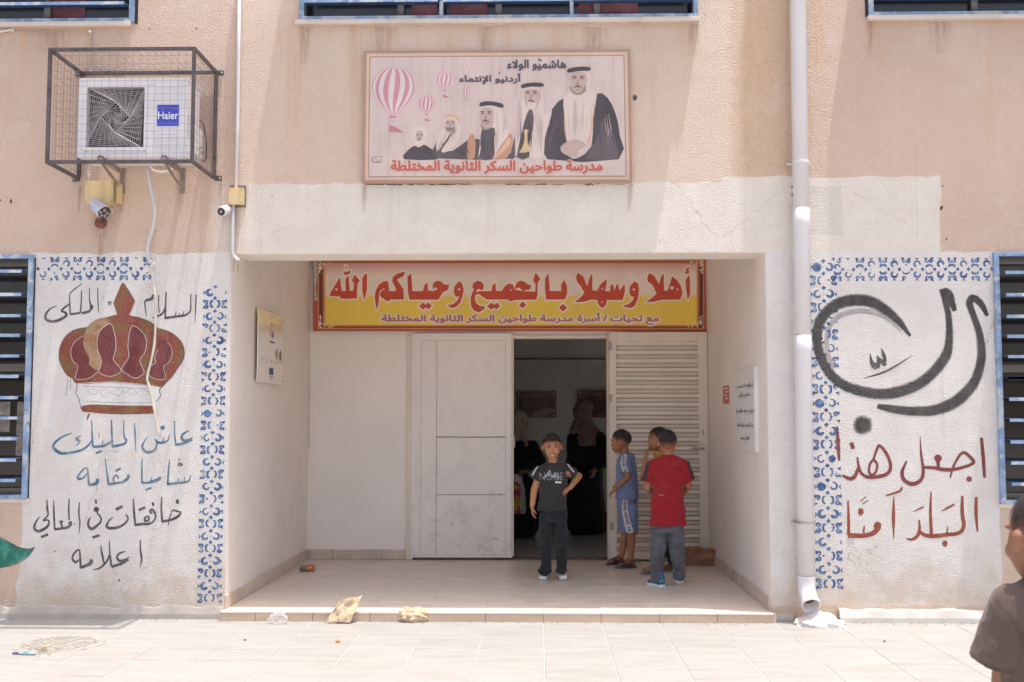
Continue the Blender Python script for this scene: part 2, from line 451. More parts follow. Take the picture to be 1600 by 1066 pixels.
m_tile, t, b, o = newmat('pavement tile'); co = objco(t)
oi = t.nodes.new('ShaderNodeObjectInfo'); 
va = t.nodes.new('ShaderNodeVectorMath'); va.operation = 'ADD'; t.links.new(oi.outputs['Location'], va.inputs[0]); t.links.new(co, va.inputs[1])
wc = va.outputs[0]
v_ = noise_(t, wc, 2.2, 6, .68, .3, sc3=(1, 5.5, 1))
c = mixc(t, ramp(t, v_, (.36, .66)), (.350, .347, .337), (.305, .290, .272))
v2 = noise_(t, wc, 1.1, 5, .7, .2, sc3=(1, 2.4, 1))
c = mixc(t, ramp(t, v2, (.58, .74, 0, .45)), c, (.44, .35, .27))
c = mixc(t, math_(t, 'MULTIPLY', oi.outputs['Random'], .3), c, (.375, .368, .355))
v4 = noise_(t, wc, 9, 5, .7); c = mixc(t, ramp(t, v4, (.70, .74, 0, .4)), c, (.36, .30, .25))
t.links.new(c, b.inputs['Base Color']); b.inputs['Roughness'].default_value = .62
bump_(t, b, v_, .15, .004)
pav = thing('pavement', None, None, (0, 0, 0)); tag(pav, kind='structure')
def tile_mesh(name, w, d, h, mat, seed, bev=.003):
    rnd = random.Random(seed); mb = MB(); mb.box(-w/2, w/2, -d/2, d/2, -h, 0)
    me = mb.mesh(name, mat, bevel=bev, seg=1)
    for v in me.vertices:
        v.co.x += rnd.uniform(-.0008, .0008); v.co.y += rnd.uniform(-.0008, .0008)
    return me
TM = [tile_mesh('paving_tile', .3935, .3935, .03, m_tile, k) for k in range(5)]
for i in range(-11, 12):
    for j in range(12):
        x, y = .0423 + .4 * i + .2, -.16 - .4 * j - .2
        if x < -4.7 or x > 4.7: continue
        if (x - (-2.95))**2 + (y + .78)**2 < .0: continue
        o = link('paving_tile', TM[(i * 3 + j * 7) % 5], pav, (x, y, random.uniform(-.0012, .0008)))
        o.rotation_euler = (random.uniform(-.002, .002), random.uniform(-.002, .002), 0)
# the row cut against the foot of the wall
cut = tile_mesh('paving_tile', .3935, .152, .03, m_tile, 9)
for i in range(-11, 12):
    x = .0423 + .4 * i + .2
    if abs(x) < 4.7: link('paving_tile', cut, pav, (x, -.0815, -.001))

# porch floor
m_ptile, t, b, o = newmat('porch floor tile'); co = objco(t)
oi = t.nodes.new('ShaderNodeObjectInfo'); va = t.nodes.new('ShaderNodeVectorMath'); va.operation = 'ADD'
t.links.new(oi.outputs['Location'], va.inputs[0]); t.links.new(co, va.inputs[1]); wc = va.outputs[0]
v_ = noise_(t, wc, 2.4, 6, .65, .3, sc3=(1, 3, 1))
c = mixc(t, ramp(t, v_, (.35, .68)), (.75, .66, .57), (.66, .575, .49))
c = mixc(t, math_(t, 'MULTIPLY', oi.outputs['Random'], .25), c, (.70, .61, .53))
dirt = noise_(t, wc, 11, 6, .72); c = mixc(t, ramp(t, dirt, (.66, .74, 0, .5)), c, (.24, .19, .15))
t.links.new(c, b.inputs['Base Color'])
t.links.new(ramp(t, noise_(t, wc, 7, 4, .6), (.3, .7, .28, .5)), b.inputs['Roughness'])
m_pgrout = simple('porch grout', (.50, .43, .37), .8, .2, 20)
pf = MB(); pf.box(XL - .02, XR + .02, FRONT + .012, DEP, -.02, STEP - .002)
pfo = tag(pf.build('porch_floor', m_pgrout), kind='structure')
ys = [FRONT, .32, .72, 1.12, 1.52, 1.92, 2.32, 2.72, DEP]
xs = [XL] + [.0423 + .4 * i for i in range(-5, 4)] + [XR]
cache = {}
for i in range(len(xs) - 1):
    for j in range(len(ys) - 1):
        w_, d_ = round(xs[i+1] - xs[i] - .0018, 4), round(ys[j+1] - ys[j] - .0018, 4)
        if (w_, d_) not in cache: cache[(w_, d_)] = tile_mesh('floor_tile', w_, d_, .012, m_ptile, 3, .0015)
        link('floor_tile', cache[(w_, d_)], pfo, ((xs[i] + xs[i+1]) / 2, (ys[j] + ys[j+1]) / 2, STEP + random.uniform(-.0006, .0004)))
# stone facing of the step
m_stepf = simple('step stone', (.60, .45, .33), .6, .12, 3, .15, 30, stretch=(1, 1, 5), dirt=((.30, .22, .16), .66, 14))
for i in range(len(xs) - 1):
    mb = MB(); mb.box(xs[i] + .002, xs[i+1] - .002, FRONT + .004, FRONT + .016, -.012, STEP - .013)
    mb.build('step_facing', m_stepf, pfo, bevel=.0015, seg=1)

# hall behind the door
m_hall = simple('hall plaster', (.80, .81, .80), .75, .08, 2, .1, 30, dirt=((.35, .34, .33), .68, 3))
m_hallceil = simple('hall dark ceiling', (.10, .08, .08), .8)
HB = 6.4
hw = MB(); hw.box(-3.2, 4.2, HB, HB + .1, -.1, 3.3); tag(hw.build('hall_back_wall', m_hall), kind='structure')
hw = MB(); hw.box(-3.3, -3.2, DEP + .21, HB, -.1, 3.3); hw.box(4.2, 4.3, DEP + .21, HB, -.1, 3.3); tag(hw.build('hall_side_walls', m_hall), kind='structure')
hw = MB(); hw.box(-3.2, 2.2, DEP + .21, HB, 2.62, 2.75); tag(hw.build('hall_ceiling', m_hallceil), kind='structure')  # stops short below the opening added to brighten the hall
m_htile = simple('hall floor tile', (.45, .44, .42), .32, .1, 4, 0)
hf = MB(); hf.box(-3.2, 4.2, DEP, HB, -.05, STEP - .006); hfo = tag(hf.build('hall_floor', simple('hall grout', (.2, .19, .18), .8)), kind='structure')
me = tile_mesh('floor_tile', .397, .397, .012, m_htile, 3, .0015)
for i in range(-5, 6):
    for j in range(8):
        link('floor_tile', me, hfo, (.36 + .4 * i, DEP + .2 + .16 + .4 * j, STEP + random.uniform(-.0006, .0004)))
mb = MB(); mb.tube([(-3.2, HB - .015, PY(850, 561, HB).z), (4.2, HB - .015, PY(850, 561, HB).z)], .012, 6)
mb.build('wall_conduit', simple('hall conduit', (.2, .2, .2), .6), hfo)

# ================================================================== SCHOOL BUILDING
B = thing('school_building', 'beige stucco school building with recessed white porch, blue louvred windows and painted murals', 'building')
M_WALL = wall_material()
M_IN = simple('porch plaster', (.84, .77, .71), .55, .04, 1.6, .12, 45, dirt=((.55, .46, .40), .70, 5), dist=.003)
M_BACK = simple('porch back plaster', (.87, .815, .77), .5, .03, 1.4, .1, 45, dirt=((.55, .49, .45), .72, 6), dist=.003)
TOPZ = 8.6
w_lo_t, w_lo_b = PY(20, 399).z, PY(20, 779).z
w_rl_t, w_rl_b = PY(1580, 395).z, PY(1580, 787).z
UL = PY(211, 20).x; UM0, UM1 = PY(469, 20).x, PY(1090, 20).x; UR = PY(1356, 20).x
holes = [(-6.4, WL, w_lo_b, w_lo_t), (WR, 6.4, w_rl_b, w_rl_t), (-6.4, UL, SILL, SILL + 1.5), (UM0, UM1, SILL, SILL + 1.5), (UR, 6.4, SILL, SILL + 1.5),
         (XL, XR, -.1, BEAM)]
def wall_grid(mb, holes, x0, x1, z0, z1, y0, y1):
    X = sorted({x0, x1} | {h[0] for h in holes} | {h[1] for h in holes}); Z = sorted({z0, z1} | {h[2] for h in holes} | {h[3] for h in holes})
    X = [x for x in X if x0 <= x <= x1]; Z = [z for z in Z if z0 <= z <= z1]
    def solid(i, j):
        if i < 0 or j < 0 or i >= len(X) - 1 or j >= len(Z) - 1: return False
        cx, cz = (X[i] + X[i+1]) / 2, (Z[j] + Z[j+1]) / 2
        return not any(h[0] < cx < h[1] and h[2] < cz < h[3] for h in holes)
    for i in range(len(X) - 1):
        for j in range(len(Z) - 1):
            if not solid(i, j): continue
            a, b_, c, d = X[i], X[i+1], Z[j], Z[j+1]
            mb.add([(a, y0, c), (b_, y0, c), (b_, y0, d), (a, y0, d)], [(0, 1, 2, 3)])
            mb.add([(a, y1, c), (b_, y1, c), (b_, y1, d), (a, y1, d)], [(3, 2, 1, 0)])
            if not solid(i - 1, j): mb.add([(a, y0, c), (a, y0, d), (a, y1, d), (a, y1, c)], [(0, 1, 2, 3)])
            if not solid(i + 1, j): mb.add([(b_, y0, c), (b_, y1, c), (b_, y1, d), (b_, y0, d)], [(0, 1, 2, 3)])
            if not solid(i, j - 1): mb.add([(a, y0, c), (a, y1, c), (b_, y1, c), (b_, y0, c)], [(0, 1, 2, 3)])
            if not solid(i, j + 1): mb.add([(a, y0, d), (b_, y0, d), (b_, y1, d), (a, y1, d)], [(0, 1, 2, 3)])
mb = MB(); wall_grid(mb, holes, -11, 11, -.1, TOPZ, 0, .34)
fw = mb.build('front_wall', M_WALL, B)
# rounded arrises of the porch opening
mb = MB()
mb.tube([(XL, .004, -.05), (XL, .004, BEAM)], .006, 6); mb.tube([(XR, .004, -.05), (XR, .004, BEAM)], .006, 6)
# porch box
PZT = 3.15
mb = MB(); mb.box(XL - .2, XL, .34, DEP, -.1, PZT); mb.build('porch_side_wall', M_IN, B)
mb = MB(); mb.box(XR, XR + .2, .34, DEP, -.1, PZT); mb.build('porch_side_wall', M_IN, B)
# thin plaster skins over the wall ends so that the reveals are porch plaster
mb = MB(); mb.box(XL, XL + .003, .012, .34, -.1, BEAM); mb.box(XR - .003, XR, .012, .34, -.1, BEAM)
mb.box(XL + .003, XR - .003, .006, .34, BEAM - .003, BEAM); mb.build('porch_reveal', M_IN, B)
mb = MB(); mb.box(XL - .2, XR + .2, .34, DEP + .2, PZT, PZT + .15); mb.build('porch_ceiling', M_IN, B)
DL0, DL1 = PY(641, 700, DEP).x, PY(802.5, 700, DEP).x      # left leaf
DR0 = PY(948.5, 700, DEP).x
DTOP = PY(870, 524, DEP).z
mb = MB(); wall_grid(mb, [(DL0, DR0 + .03, -.1, DTOP)], XL - .2, XR + .2, -.1, PZT, DEP, DEP + .2)
mb.build('porch_back_wall', M_BACK, B)
# unseen roof slab; opening added to let light into the hall
mb = MB(); mb.box(-11, 2.2, .34, 12, TOPZ - .2, TOPZ); mb.box(4.2, 11, .34, 12, TOPZ - .2, TOPZ); mb.box(2.2, 4.2, .34, 3.4, TOPZ - .2, TOPZ); mb.box(2.2, 4.2, 6.4, 12, TOPZ - .2, TOPZ); mb.build('roof', simple('roof slab', (.5, .47, .43), .8), B)
mb = MB(); mb.box(-11, -10.8, .34, 12, -.1, TOPZ - .2); mb.box(10.8, 11, .34, 12, -.1, TOPZ - .2); mb.box(-11, 11, 12, 12.2, -.1, TOPZ); mb.build('outer_wall', simple('plain wall', (.62, .50, .42), .8), B)

# plinth at the foot of the wall
m_plinth = simple('shaded plinth', (.50, .44, .39), .8, .1, 6, .5, 60, dirt=((.24, .20, .18), .62, 12), dist=.004)  # greyer plinth tone, its shade put into the base colour
m_plinth2 = simple('sunlit plinth', (.72, .67, .61), .75, .08, 6, .45, 50, dirt=((.36, .28, .22), .66, 13), dist=.004)  # paler copy of the plinth tone, sunlight put into the colour
def rough_strip(x0, x1, z0, z1, y, name, mat, seed, fr=.012):
    rnd = random.Random(seed); n = int((x1 - x0) / .05) + 1; vs = []; fs = []
    for i in range(n + 1):
        x = x0 + (x1 - x0) * i / n; a = rnd.uniform(-1, 1)
        for (yy, zz) in ((y, z0), (y - .004 + a * .003, (z0 + z1) / 2), (y + a * .002 + .004, z1 - .008 + a * fr * .5), (.0, z1 + a * fr * .5)):
            vs.append((x, yy, zz))
    for i in range(n):
        for k in range(3): fs.append((i*4+k, (i+1)*4+k, (i+1)*4+k+1, i*4+k+1))
    fs.append((0, 1, 2, 3)); fs.append((n*4+3, n*4+2, n*4+1, n*4))
    return MB().add(vs, fs).build(name, mat, B, smooth=False)
rough_strip(-6.5, XL - .003, -.02, PZ(200, 970, 0).z + .088, -.007, 'plinth', m_plinth, 1, .03)
rough_strip(PY(1310, 960).x, 6.5, -.02, .085, -.05, 'plinth', m_plinth2, 2)
rough_strip(XR + .003, PY(1240, 960).x, -.02, .05, -.010, 'plinth', m_plinth, 3)

# skirting tiles
m_skirt = simple('skirting tile', (.60, .49, .40), .5, .12, 4, .1, 30, dirt=((.33, .25, .19), .68, 14))
def skirt(p0, p1, n, side):
    for i in range(n):
        a, b_ = i / n, (i + 1) / n
        mb = MB(); h = STEP + .0934 + random.uniform(-.003, .003)
        if side == 'x': mb.box(p0 + (p1 - p0) * a + .002, p0 + (p1 - p0) * b_ - .002, DEP - .012, DEP - .001, STEP + .001, h)
        else: mb.box(*side, p0 + (p1 - p0) * a + .002, p0 + (p1 - p0) * b_ - .002, STEP + .001, h)
        mb.build('skirting_tile', m_skirt, B, bevel=.002, seg=1)
skirt(XL + .014, DL0 - .035, 4, 'x')
skirt(.004, DEP - .012, 8, (XL + .004, XL + .013)); skirt(.004, DEP - .012, 8, (XR - .013, XR - .004))

# window sills
m_sill = simple('sill stone', (.66, .56, .49), .6, .08, 5, .2, 40, dirt=((.50, .33, .19), .60, 6))
def sill(x0, x1, z, name='window_sill'):
    mb = MB(); mb.box(x0, x1, -.045, .2, z - .034, z); return mb.build(name, m_sill, B, bevel=.004)
# windows ------------------------------------------------------
m_blue = simple('weathered blue steel', (.23, .33, .50), .45, .25, 9, .1, 60, spec=.5, dirt=((.52, .55, .60), .48, 7))
m_blue2 = simple('shaded blue steel', (.045, .10, .24), .4, .2, 9, spec=.5)  # blade plates: shade put into the colour, darker than the lip
m_alu = simple('brown aluminium', (.22, .19, .17), .35, .1, 8, metal=.4)
m_glass, t, b, o = newmat('dusty window glass'); co = objco(t)
t.links.new(mixc(t, noise_(t, co, 3, 4, .6), (.018, .014, .014), (.035, .028, .028)), b.inputs['Base Color']); b.inputs['Roughness'].default_value = .12
b.inputs['Specular IOR Level'].default_value = .6
m_wood_in = simple('curtain', (.30, .12, .14), .9, .3, 3)
def window(x0, x1, z0, z1, zs, label, mulls=(), fr=.035, gap_r=0, y_out=-.118, curt=()):
    wp = bpy.data.objects.new('window', None); COL.objects.link(wp); wp.parent = B
    wp.location = ((x0 + x1) / 2, 0, z0); wp['label'] = label
    mb = MB(); yo, yi = -.03, .02
    mb.box(x0, x0 + fr, yo, yi, z0, z1); mb.box(x1 - fr, x1, yo, yi, z0, z1)
    mb.box(x0 + fr, x1 - fr, yo + .001, yi, z0, z0 + fr * .8); mb.box(x0 + fr, x1 - fr, yo + .001, yi, z1 - fr * .8, z1)
    for m_ in mulls: mb.box(m_ - .014, m_ + .014, yo + .003, yi, z0 + fr * .8, z1 - fr * .8)
    mb.build('frame', m_blue, wp, bevel=.002, seg=1)
    cells = [x0 + fr] + sorted(mulls) + [x1 - fr]
    for z in zs:
        for k in range(len(cells) - 1):
            a, b_ = cells[k] + (.018 if k else .004), cells[k+1] - (.018 if k < len(cells) - 2 else .004)
            mb = MB()
            # folded steel blade: lip at the front edge, plate running back
            sg = random.uniform(-.002, .002)
            mb.box(a, b_, y_out, y_out + .003, z - .011 + sg, z + .011, 0)
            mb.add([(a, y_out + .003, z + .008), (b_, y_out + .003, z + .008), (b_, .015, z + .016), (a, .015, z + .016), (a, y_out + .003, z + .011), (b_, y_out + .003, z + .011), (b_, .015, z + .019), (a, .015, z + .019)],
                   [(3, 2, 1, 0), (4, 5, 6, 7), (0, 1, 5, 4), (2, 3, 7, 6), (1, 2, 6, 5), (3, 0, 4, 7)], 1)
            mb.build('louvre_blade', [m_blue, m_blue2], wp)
    mb = MB(); ya, yb = .10, .13
    mb.box(x0, x1, ya, yb, z0, z0 + .07); mb.box(x0, x1, ya, yb, z1 - .07, z1)
    zm = z0 + (z1 - z0) * .52; mb.box(x0, x1, ya, yb, zm, zm + .06)
    n = max(1, round((x1 - x0) / .75))
    for k in range(n + 1):
        xx = x0 + (x1 - x0) * k / n; mb.box(max(x0, xx - .025), min(x1, xx + .025), ya + .001, yb + .001, z0 + .07, z1 - .07)
    mb.build('inner_frame', m_alu, wp, bevel=.003, seg=1)
    mb = MB(); mb.box(x0, x1, .14, .146, z0, z1); mb.build('pane', m_glass, wp)
    for (a, b_, c_, d_, mt) in curt:
        mb = MB(); n = 24; vs = []
        mb.box(a, b_, .133, .137, c_, d_); mb.build('curtain', mt, wp)
    return wp
zsL = [PY(20, y, -.118).z for y in (424, 460, 493.5, 524, 556.5, 588, 621.5, 653.5, 685.5, 719, 751)]
zsR = [PY(1580, 380 + y / 4.845, -.118).z for y in (221, 390, 554, 705, 860, 1024)] + [PY(1580, 580 + y / 4.84, -.118).z for y in (55, 212, 372, 535, 695, 856)]
m_paper = simple('paper behind glass', (.42, .36, .32), .9, .3, 25)
m_pink = simple('pink curtain', (.26, .10, .12), .9, .3, 4)
window(-6.4, WL, w_lo_b, w_lo_t, zsL, 'blue steel louvred window at the left edge, ground floor', gap_r=1,
       curt=[(-3.95, -3.82, PY(10, 675, .13).z, PY(10, 628, .13).z, m_paper), (-3.77, -3.66, PY(10, 712, .13).z, PY(10, 628, .13).z, m_paper)])
window(WR, 6.4, w_rl_b, w_rl_t, zsR, 'blue steel louvred window at the right edge, ground floor')
zU = [SILL + .105 + .147 * k for k in range(9)]
window(-6.4, UL, SILL, SILL + 1.5, zU, 'upper blue louvred window above the caged air conditioner', curt=[(-3.6, -3.35, SILL + .07, SILL + 1.4, m_pink)])
window(UM0, UM1, SILL, SILL + 1.5, zU, 'wide upper blue louvred window above the framed banner', mulls=(PY(690, 20).x, PY(893, 20).x),
       curt=[(PY(640, 20).x, PY(680, 20).x, SILL + .07, SILL + 1.4, m_pink), (PY(905, 20).x, PY(1000, 20).x, SILL + .07, SILL + 1.4, m_pink), (PY(700, 20).x, PY(760, 20).x, SILL + .07, SILL + 1.4, m_pink)])
window(UR, 6.4, SILL, SILL + 1.5, zU, 'upper blue louvred window at the top right corner')
sill(-6.5, UL - .02, SILL); sill(UM0 - .03, UM1 + .01, SILL); sill(UR - .01, 6.5, SILL)
m_frame_shadow = simple('painted frame shadow', (.03, .02, .03), .8)  # dark strips beside the frames, painted in as their shadow
for (x, z0, z1) in ((WL, w_lo_b, w_lo_t), (UL, SILL, SILL + 1.5)):
    mb = MB(); mb.box(x + .0005, x + .022 if x == UL else x + .009, -.0035, -.0005, z0 - .01, z1 - .02); mb.build('shadow_strip', m_frame_shadow, B)
mb = MB(); mb.box(UR - .020, UR - .0005, -.0035, -.0005, SILL, SILL + 1.5); mb.build('shadow_strip', m_frame_shadow, B)
# lime-grouted edge under the lower windows
mb = MB(); mb.box(-6.4, WL + .01, -.012, .05, w_lo_b - .03, w_lo_b - .001); mb.build('window_sill', m_sill, B, bevel=.004)
mb = MB(); mb.box(WR - .01, 6.4, -.012, .05, w_rl_b - .03, w_rl_b - .001); mb.build('window_sill', m_sill, B, bevel=.004)

# ------------------------------------------------------------------ door
m_cream, t, b, o = newmat('cream gloss paint'); co = objco(t)
c = mixc(t, ramp(t, noise_(t, co, 3, 4, .6), (.35, .7)), (.80, .71, .61), (.73, .645, .555))
chip = ramp(t, noise_(t, co, 38, 5, .75), (.70, .73)); c = mixc(t, chip, c, (.16, .11, .08))
t.links.new(c, b.inputs['Base Color']); b.inputs['Roughness'].default_value = .42
bump_(t, b, noise_(t, co, 6, 3, .5), .12, .006)
m_white, t, b, o = newmat('white painted sheet door'); co = objco(t)
sp = t.nodes.new('ShaderNodeSeparateXYZ'); t.links.new(co, sp.inputs[0])
c = mixc(t, ramp(t, noise_(t, co, 2.2, 4, .6), (.35, .7)), (.87, .80, .745), (.83, .775, .745))
low = ramp(t, sp.outputs[2], (.1, 1.4, 1, 0))
scr = noise_(t, co, 17, 6, .78, .3)
th = math_(t, 'ADD', scr, math_(t, 'MULTIPLY', low, .06)); c = mixc(t, ramp(t, th, (.700, .72)), c, (.13, .11, .11))
smu = noise_(t, co, 5, 5, .7); c = mixc(t, math_(t, 'MULTIPLY', ramp(t, smu, (.46, .70)), math_(t, 'ADD', math_(t, 'MULTIPLY', low, .40), .08)), c, (.48, .43, .42)); c = mixc(t, ramp(t, noise_(t, co, 1, 5, .7, .2, sc3=(7, 1, .5)), (.58, .78, 0, .25)), c, (.52, .42, .35))
t.links.new(c, b.inputs['Base Color']); b.inputs['Roughness'].default_value = .4
bump_(t, b, noise_(t, co, 3.5, 3, .5), .15, .01)
m_seam = simple('open seam', (.42, .37, .34), .8)
m_steel = simple('dull steel', (.42, .40, .38), .35, .15, 20, metal=.8)
yd = DEP - .02
dfr = bpy.data.objects.new('door_frame', None); COL.objects.link(dfr); dfr.parent = B; dfr.location = ((DL0 + DR0) / 2, DEP, STEP)
mb = MB()
mb.box(DL0 - .03, DL0 + .03, DEP - .03, DEP + .1, STEP + .001, DTOP); mb.box(DR0, DR0 + .05, DEP - .03, DEP + .1, STEP + .001, DTOP + .0)
mb.box(DL0 + .03, DR0, DEP - .029, DEP + .1, DTOP - .035, DTOP - .001)
mb.build('jamb', m_cream, dfr, bevel=.003, seg=1)
mb = MB(); mb.box(DL0 + .03, DR0, DEP - .02, DEP + .1, STEP + .002, STEP + .016); mb.build('threshold', simple('rusty threshold', (.16, .11, .085), .6, .4, 12), dfr, bevel=.003, seg=1)

leaf = bpy.data.objects.new('door', None); COL.objects.link(leaf); leaf.parent = B; leaf.location = (DL0, DEP, STEP); leaf['label'] = 'closed white sheet-metal door leaf with scratched lower panels'
lz0, lz1 = PY(720, 871.5, DEP - .05).z, PY(720, 521, DEP - .05).z
def P_(x): return PY(x, 700, DEP - .05).x
def Pz(y): return PY(720, y, DEP - .05).z
mb = MB()
mb.box(P_(642), P_(657), DEP - .05, DEP - .012, lz0, lz1); mb.box(P_(790), P_(799.5), DEP - .05, DEP - .012, lz0, lz1)
mb.box(P_(657), P_(790), DEP - .05, DEP - .012, Pz(532), lz1); mb.box(P_(657), P_(790), DEP - .05, DEP - .012, lz0, Pz(866.5))
mb.build('leaf_frame', m_white, leaf, bevel=.003)
mb = MB(); mb.box(P_(657) - .002, P_(790) + .002, DEP - .030, DEP - .02, Pz(866.5) - .002, Pz(532) + .002); mb.build('backing_sheet', m_seam, leaf)
for (a, b_, c_, d_) in ((657, 681.8, 532, 866.5), (682, 790, 532, 682.5), (682, 790, 683.8, 773), (682, 790, 773.6, 866.5)):
    mb = MB(); mb.box(P_(a) + .0012, P_(b_) - .001, DEP - .046, DEP - .034, Pz(d_) + .001, Pz(c_) - .0012)
    mb.build('door_panel', m_white, leaf, bevel=.0025)
for y in (541, 625, 832):
    mb = MB(); z = Pz(y); mb.tube([(P_(643.5), DEP - .062, z - .045), (P_(643.5), DEP - .062, z + .045)], .009, 10); mb.build('hinge', m_white, leaf)
mb = MB(); z = Pz(551); mb.tube([(P_(769), DEP - .051, z), (P_(769), DEP - .062, z - .012), (P_(774), DEP - .062, z - .012), (P_(774), DEP - .051, z)], .003, 6); mb.build('handle', m_white, leaf)
# edge strip of the left leaf with worn paint, next to the opening
mb = MB(); mb.box(P_(799.8), P_(802.6), DEP - .038, DEP - .01, lz0 + .01, lz1 - .01); mb.build('edge_strip', m_cream, leaf, bevel=.002, seg=1)
mb = MB(); mb.box(P_(802.2), P_(804.5), DEP - .045, DEP - .02, Pz(700), Pz(683)); mb.build('lock_plate', m_seam, leaf)

YD = DEP - .12
ld = bpy.data.objects.new('door', None); COL.objects.link(ld); ld.parent = B; ld.location = (DR0, YD, STEP); ld['label'] = 'cream louvred metal door leaf swung wide open against the back wall'
def Q(x, y=700): return PY(x, y, YD).x
def Qz(y, x=1030): return PY(x, y, YD).z
sx0, sx1, sx2, sx3 = Q(955.5), Q(963.5), Q(1092.5), Q(1106.5)
t0, t1, bz1, bz0 = Qz(519), Qz(534), Qz(862), Qz(874)
mb = MB()
mb.box(sx0, sx1, YD, YD + .04, bz0, t0); mb.box(sx2, sx3, YD, YD + .04, bz0, t0)
mb.box(sx1, sx2, YD + .001, YD + .04, t1, t0); mb.box(sx1, sx2, YD + .001, YD + .04, bz0, bz1)
mb.build('leaf_frame', m_cream, ld, bevel=.003)
mb = MB(); mb.box(sx3, sx3 + .035, YD + .02, YD + .055, bz0, t0 - .002); mb.build('rebate_strip', m_cream, ld, bevel=.003)
mb = MB(); mb.box(sx1, sx2, YD + .041, YD + .045, bz1, t1); mb.build('backing_sheet', simple('dark backing', (.30, .25, .20), .7), ld)
ns = 24; ph = (t1 - bz1) / ns
prof = [(.012, .50), (.001, .47), (.000, .12), (.003, .07), (.039, -.10), (.0395, -.44), (.0405, -.44), (.0405, -.04), (.008, .12), (.007, .42), (.014, .46)]
for k in range(ns):
    zc = bz1 + ph * (k + .5); a, b_ = sx1 - .001, sx2 + .001
    rz = random.uniform(-.0012, .0012)
    poly = [V((a, YD + y + .001, zc + z * ph + rz)) for y, z in prof]
    MB().slab(poly, (b_ - a, 0, random.uniform(-.0015, .0015))).build('slat', m_cream, ld)
lx = Q(1099)
mb = MB(); mb.box(lx - .016, lx + .016, YD - .005, YD - .0005, Qz(727), Qz(688)); mb.build('lock_plate', m_cream, ld, bevel=.002)
mb = MB(); zz = Qz(701); mb.tube([(lx, YD - .004, zz), (lx, YD - .04, zz), (lx - .02, YD - .046, zz), (lx - .11, YD - .044, zz + .004)], [.009, .009, .009, .007], 10); mb.build('handle', m_steel, ld, smooth=True)
mb = MB(); mb.lathe([(.006, 0), (.006, .002)], (lx, YD - .0055, Qz(716)), 'Y', 12); mb.build('keyhole', m_seam, ld)
mb = MB(); mb.box(lx - .006, lx + .006, YD - .002, YD - .0003, Qz(681), Qz(671)); mb.build('worn_plate', m_seam, ld)
mb = MB(); mb.tube([(DR0 + .03, YD + .02, bz0), (DR0 + .03, YD + .02, t0)], .014, 10); mb.build('hinge_post', m_cream, ld)
for y in (541, 622, 822):
    mb = MB(); mb.tube([(DR0 + .03, YD - .002, Qz(y + 6)), (DR0 + .03, YD - .002, Qz(y - 6))], .012, 10); mb.build('hinge', m_steel, ld)

# ================================================================== MURALS (flat paint on the plaster)
YP = -.0006
P_DARK = paint('dark brush paint', (.060, .052, .058), (.16, .145, .15))
P_BLUE = paint('blue brush paint', (.055, .16, .26), (.24, .30, .35))
P_RED = paint('red brush paint', (.20, .030, .032), (.26, .05, .045), edge=.25, cover=.1)
P_RUST = paint('rust red brush paint', (.26, .045, .022), (.34, .075, .025), edge=.25, cover=.1)
P_SPRAY = paint('black spray paint', (.040, .036, .038), (.075, .070, .070), spray=True)
P_GHOST = paint('faint grey spray', (.38, .35, .34), (.5, .46, .44), spray=True)
P_CHALK = paint('chalk line', (.62, .52, .50), (.70, .62, .60), edge=.5, cover=.6)
P_LINE = paint('dark contour', (.11, .075, .085), (.2, .15, .15), edge=.3, cover=.5)
P_GREY = paint('pencil contour', (.28, .24, .24), (.45, .4, .4), edge=.3, cover=.6)

def writing(label, mat, strokes, ox, oy, s, blobs=(), y=YP):
    mb = MB()
    for pts, ws in strokes: lay(mb, pts, [k * (1.22 if mat in (P_DARK, P_BLUE) else 1.08) for k in (ws if isinstance(ws, list) else [ws] * len(pts))], ox, oy, s, y)
    for bl in blobs: blob(mb, *bl, ox, oy, s, y)
    o = mb.build('painted_writing', mat, B); o['label'] = label; return o
z1 = (60, 440, 6.154)
writing('dark Arabic word painted above the crown on its right', P_DARK, [
    ([(1518,125),(1512,240),(1505,395)], [13,12,5]), ([(1465,120),(1465,230),(1455,290),(1410,325),(1340,335),(1225,350)], [10,12,16,20,20,22]),
    ([(1400,285),(1385,328)], [8,10]), ([(1325,292),(1315,338)], [8,10]), ([(1360,300),(1345,335)], [6,8]), ([(1228,100),(1222,230),(1220,362)], [14,17,18]),
    ([(1222,250),(1190,310),(1135,338),(1090,352)], [18,18,16,6]), ([(1158,130),(1155,230),(1165,300)], [9,9,8]),
    ([(1105,125),(1090,165),(1040,180),(1022,200),(1030,270),(1038,335)], [24,26,22,12,10,7])], *z1)
writing('dark Arabic word painted above the crown on its left', P_DARK, [
    ([(570,60),(572,180),(580,300)], [8,10,6]), ([(492,62),(492,180),(510,240)], [8,11,18]), ([(515,255),(480,290),(415,305)], [20,24,22]),
    ([(415,90),(412,200),(405,300)], [10,12,13]), ([(405,300),(350,310),(305,315)], [20,20,18]), ([(305,318),(302,200),(302,125),(340,80),(420,20)], [14,12,9,11,7]),
    ([(300,215),(240,260),(225,285),(260,300),(265,330),(200,370),(130,385),(75,365),(70,320),(110,265),(175,235)], [14,16,16,20,24,26,24,22,18,14,6])], *z1,
    blobs=[(510,245,20,22)])
z3 = (70, 650, 6.667)
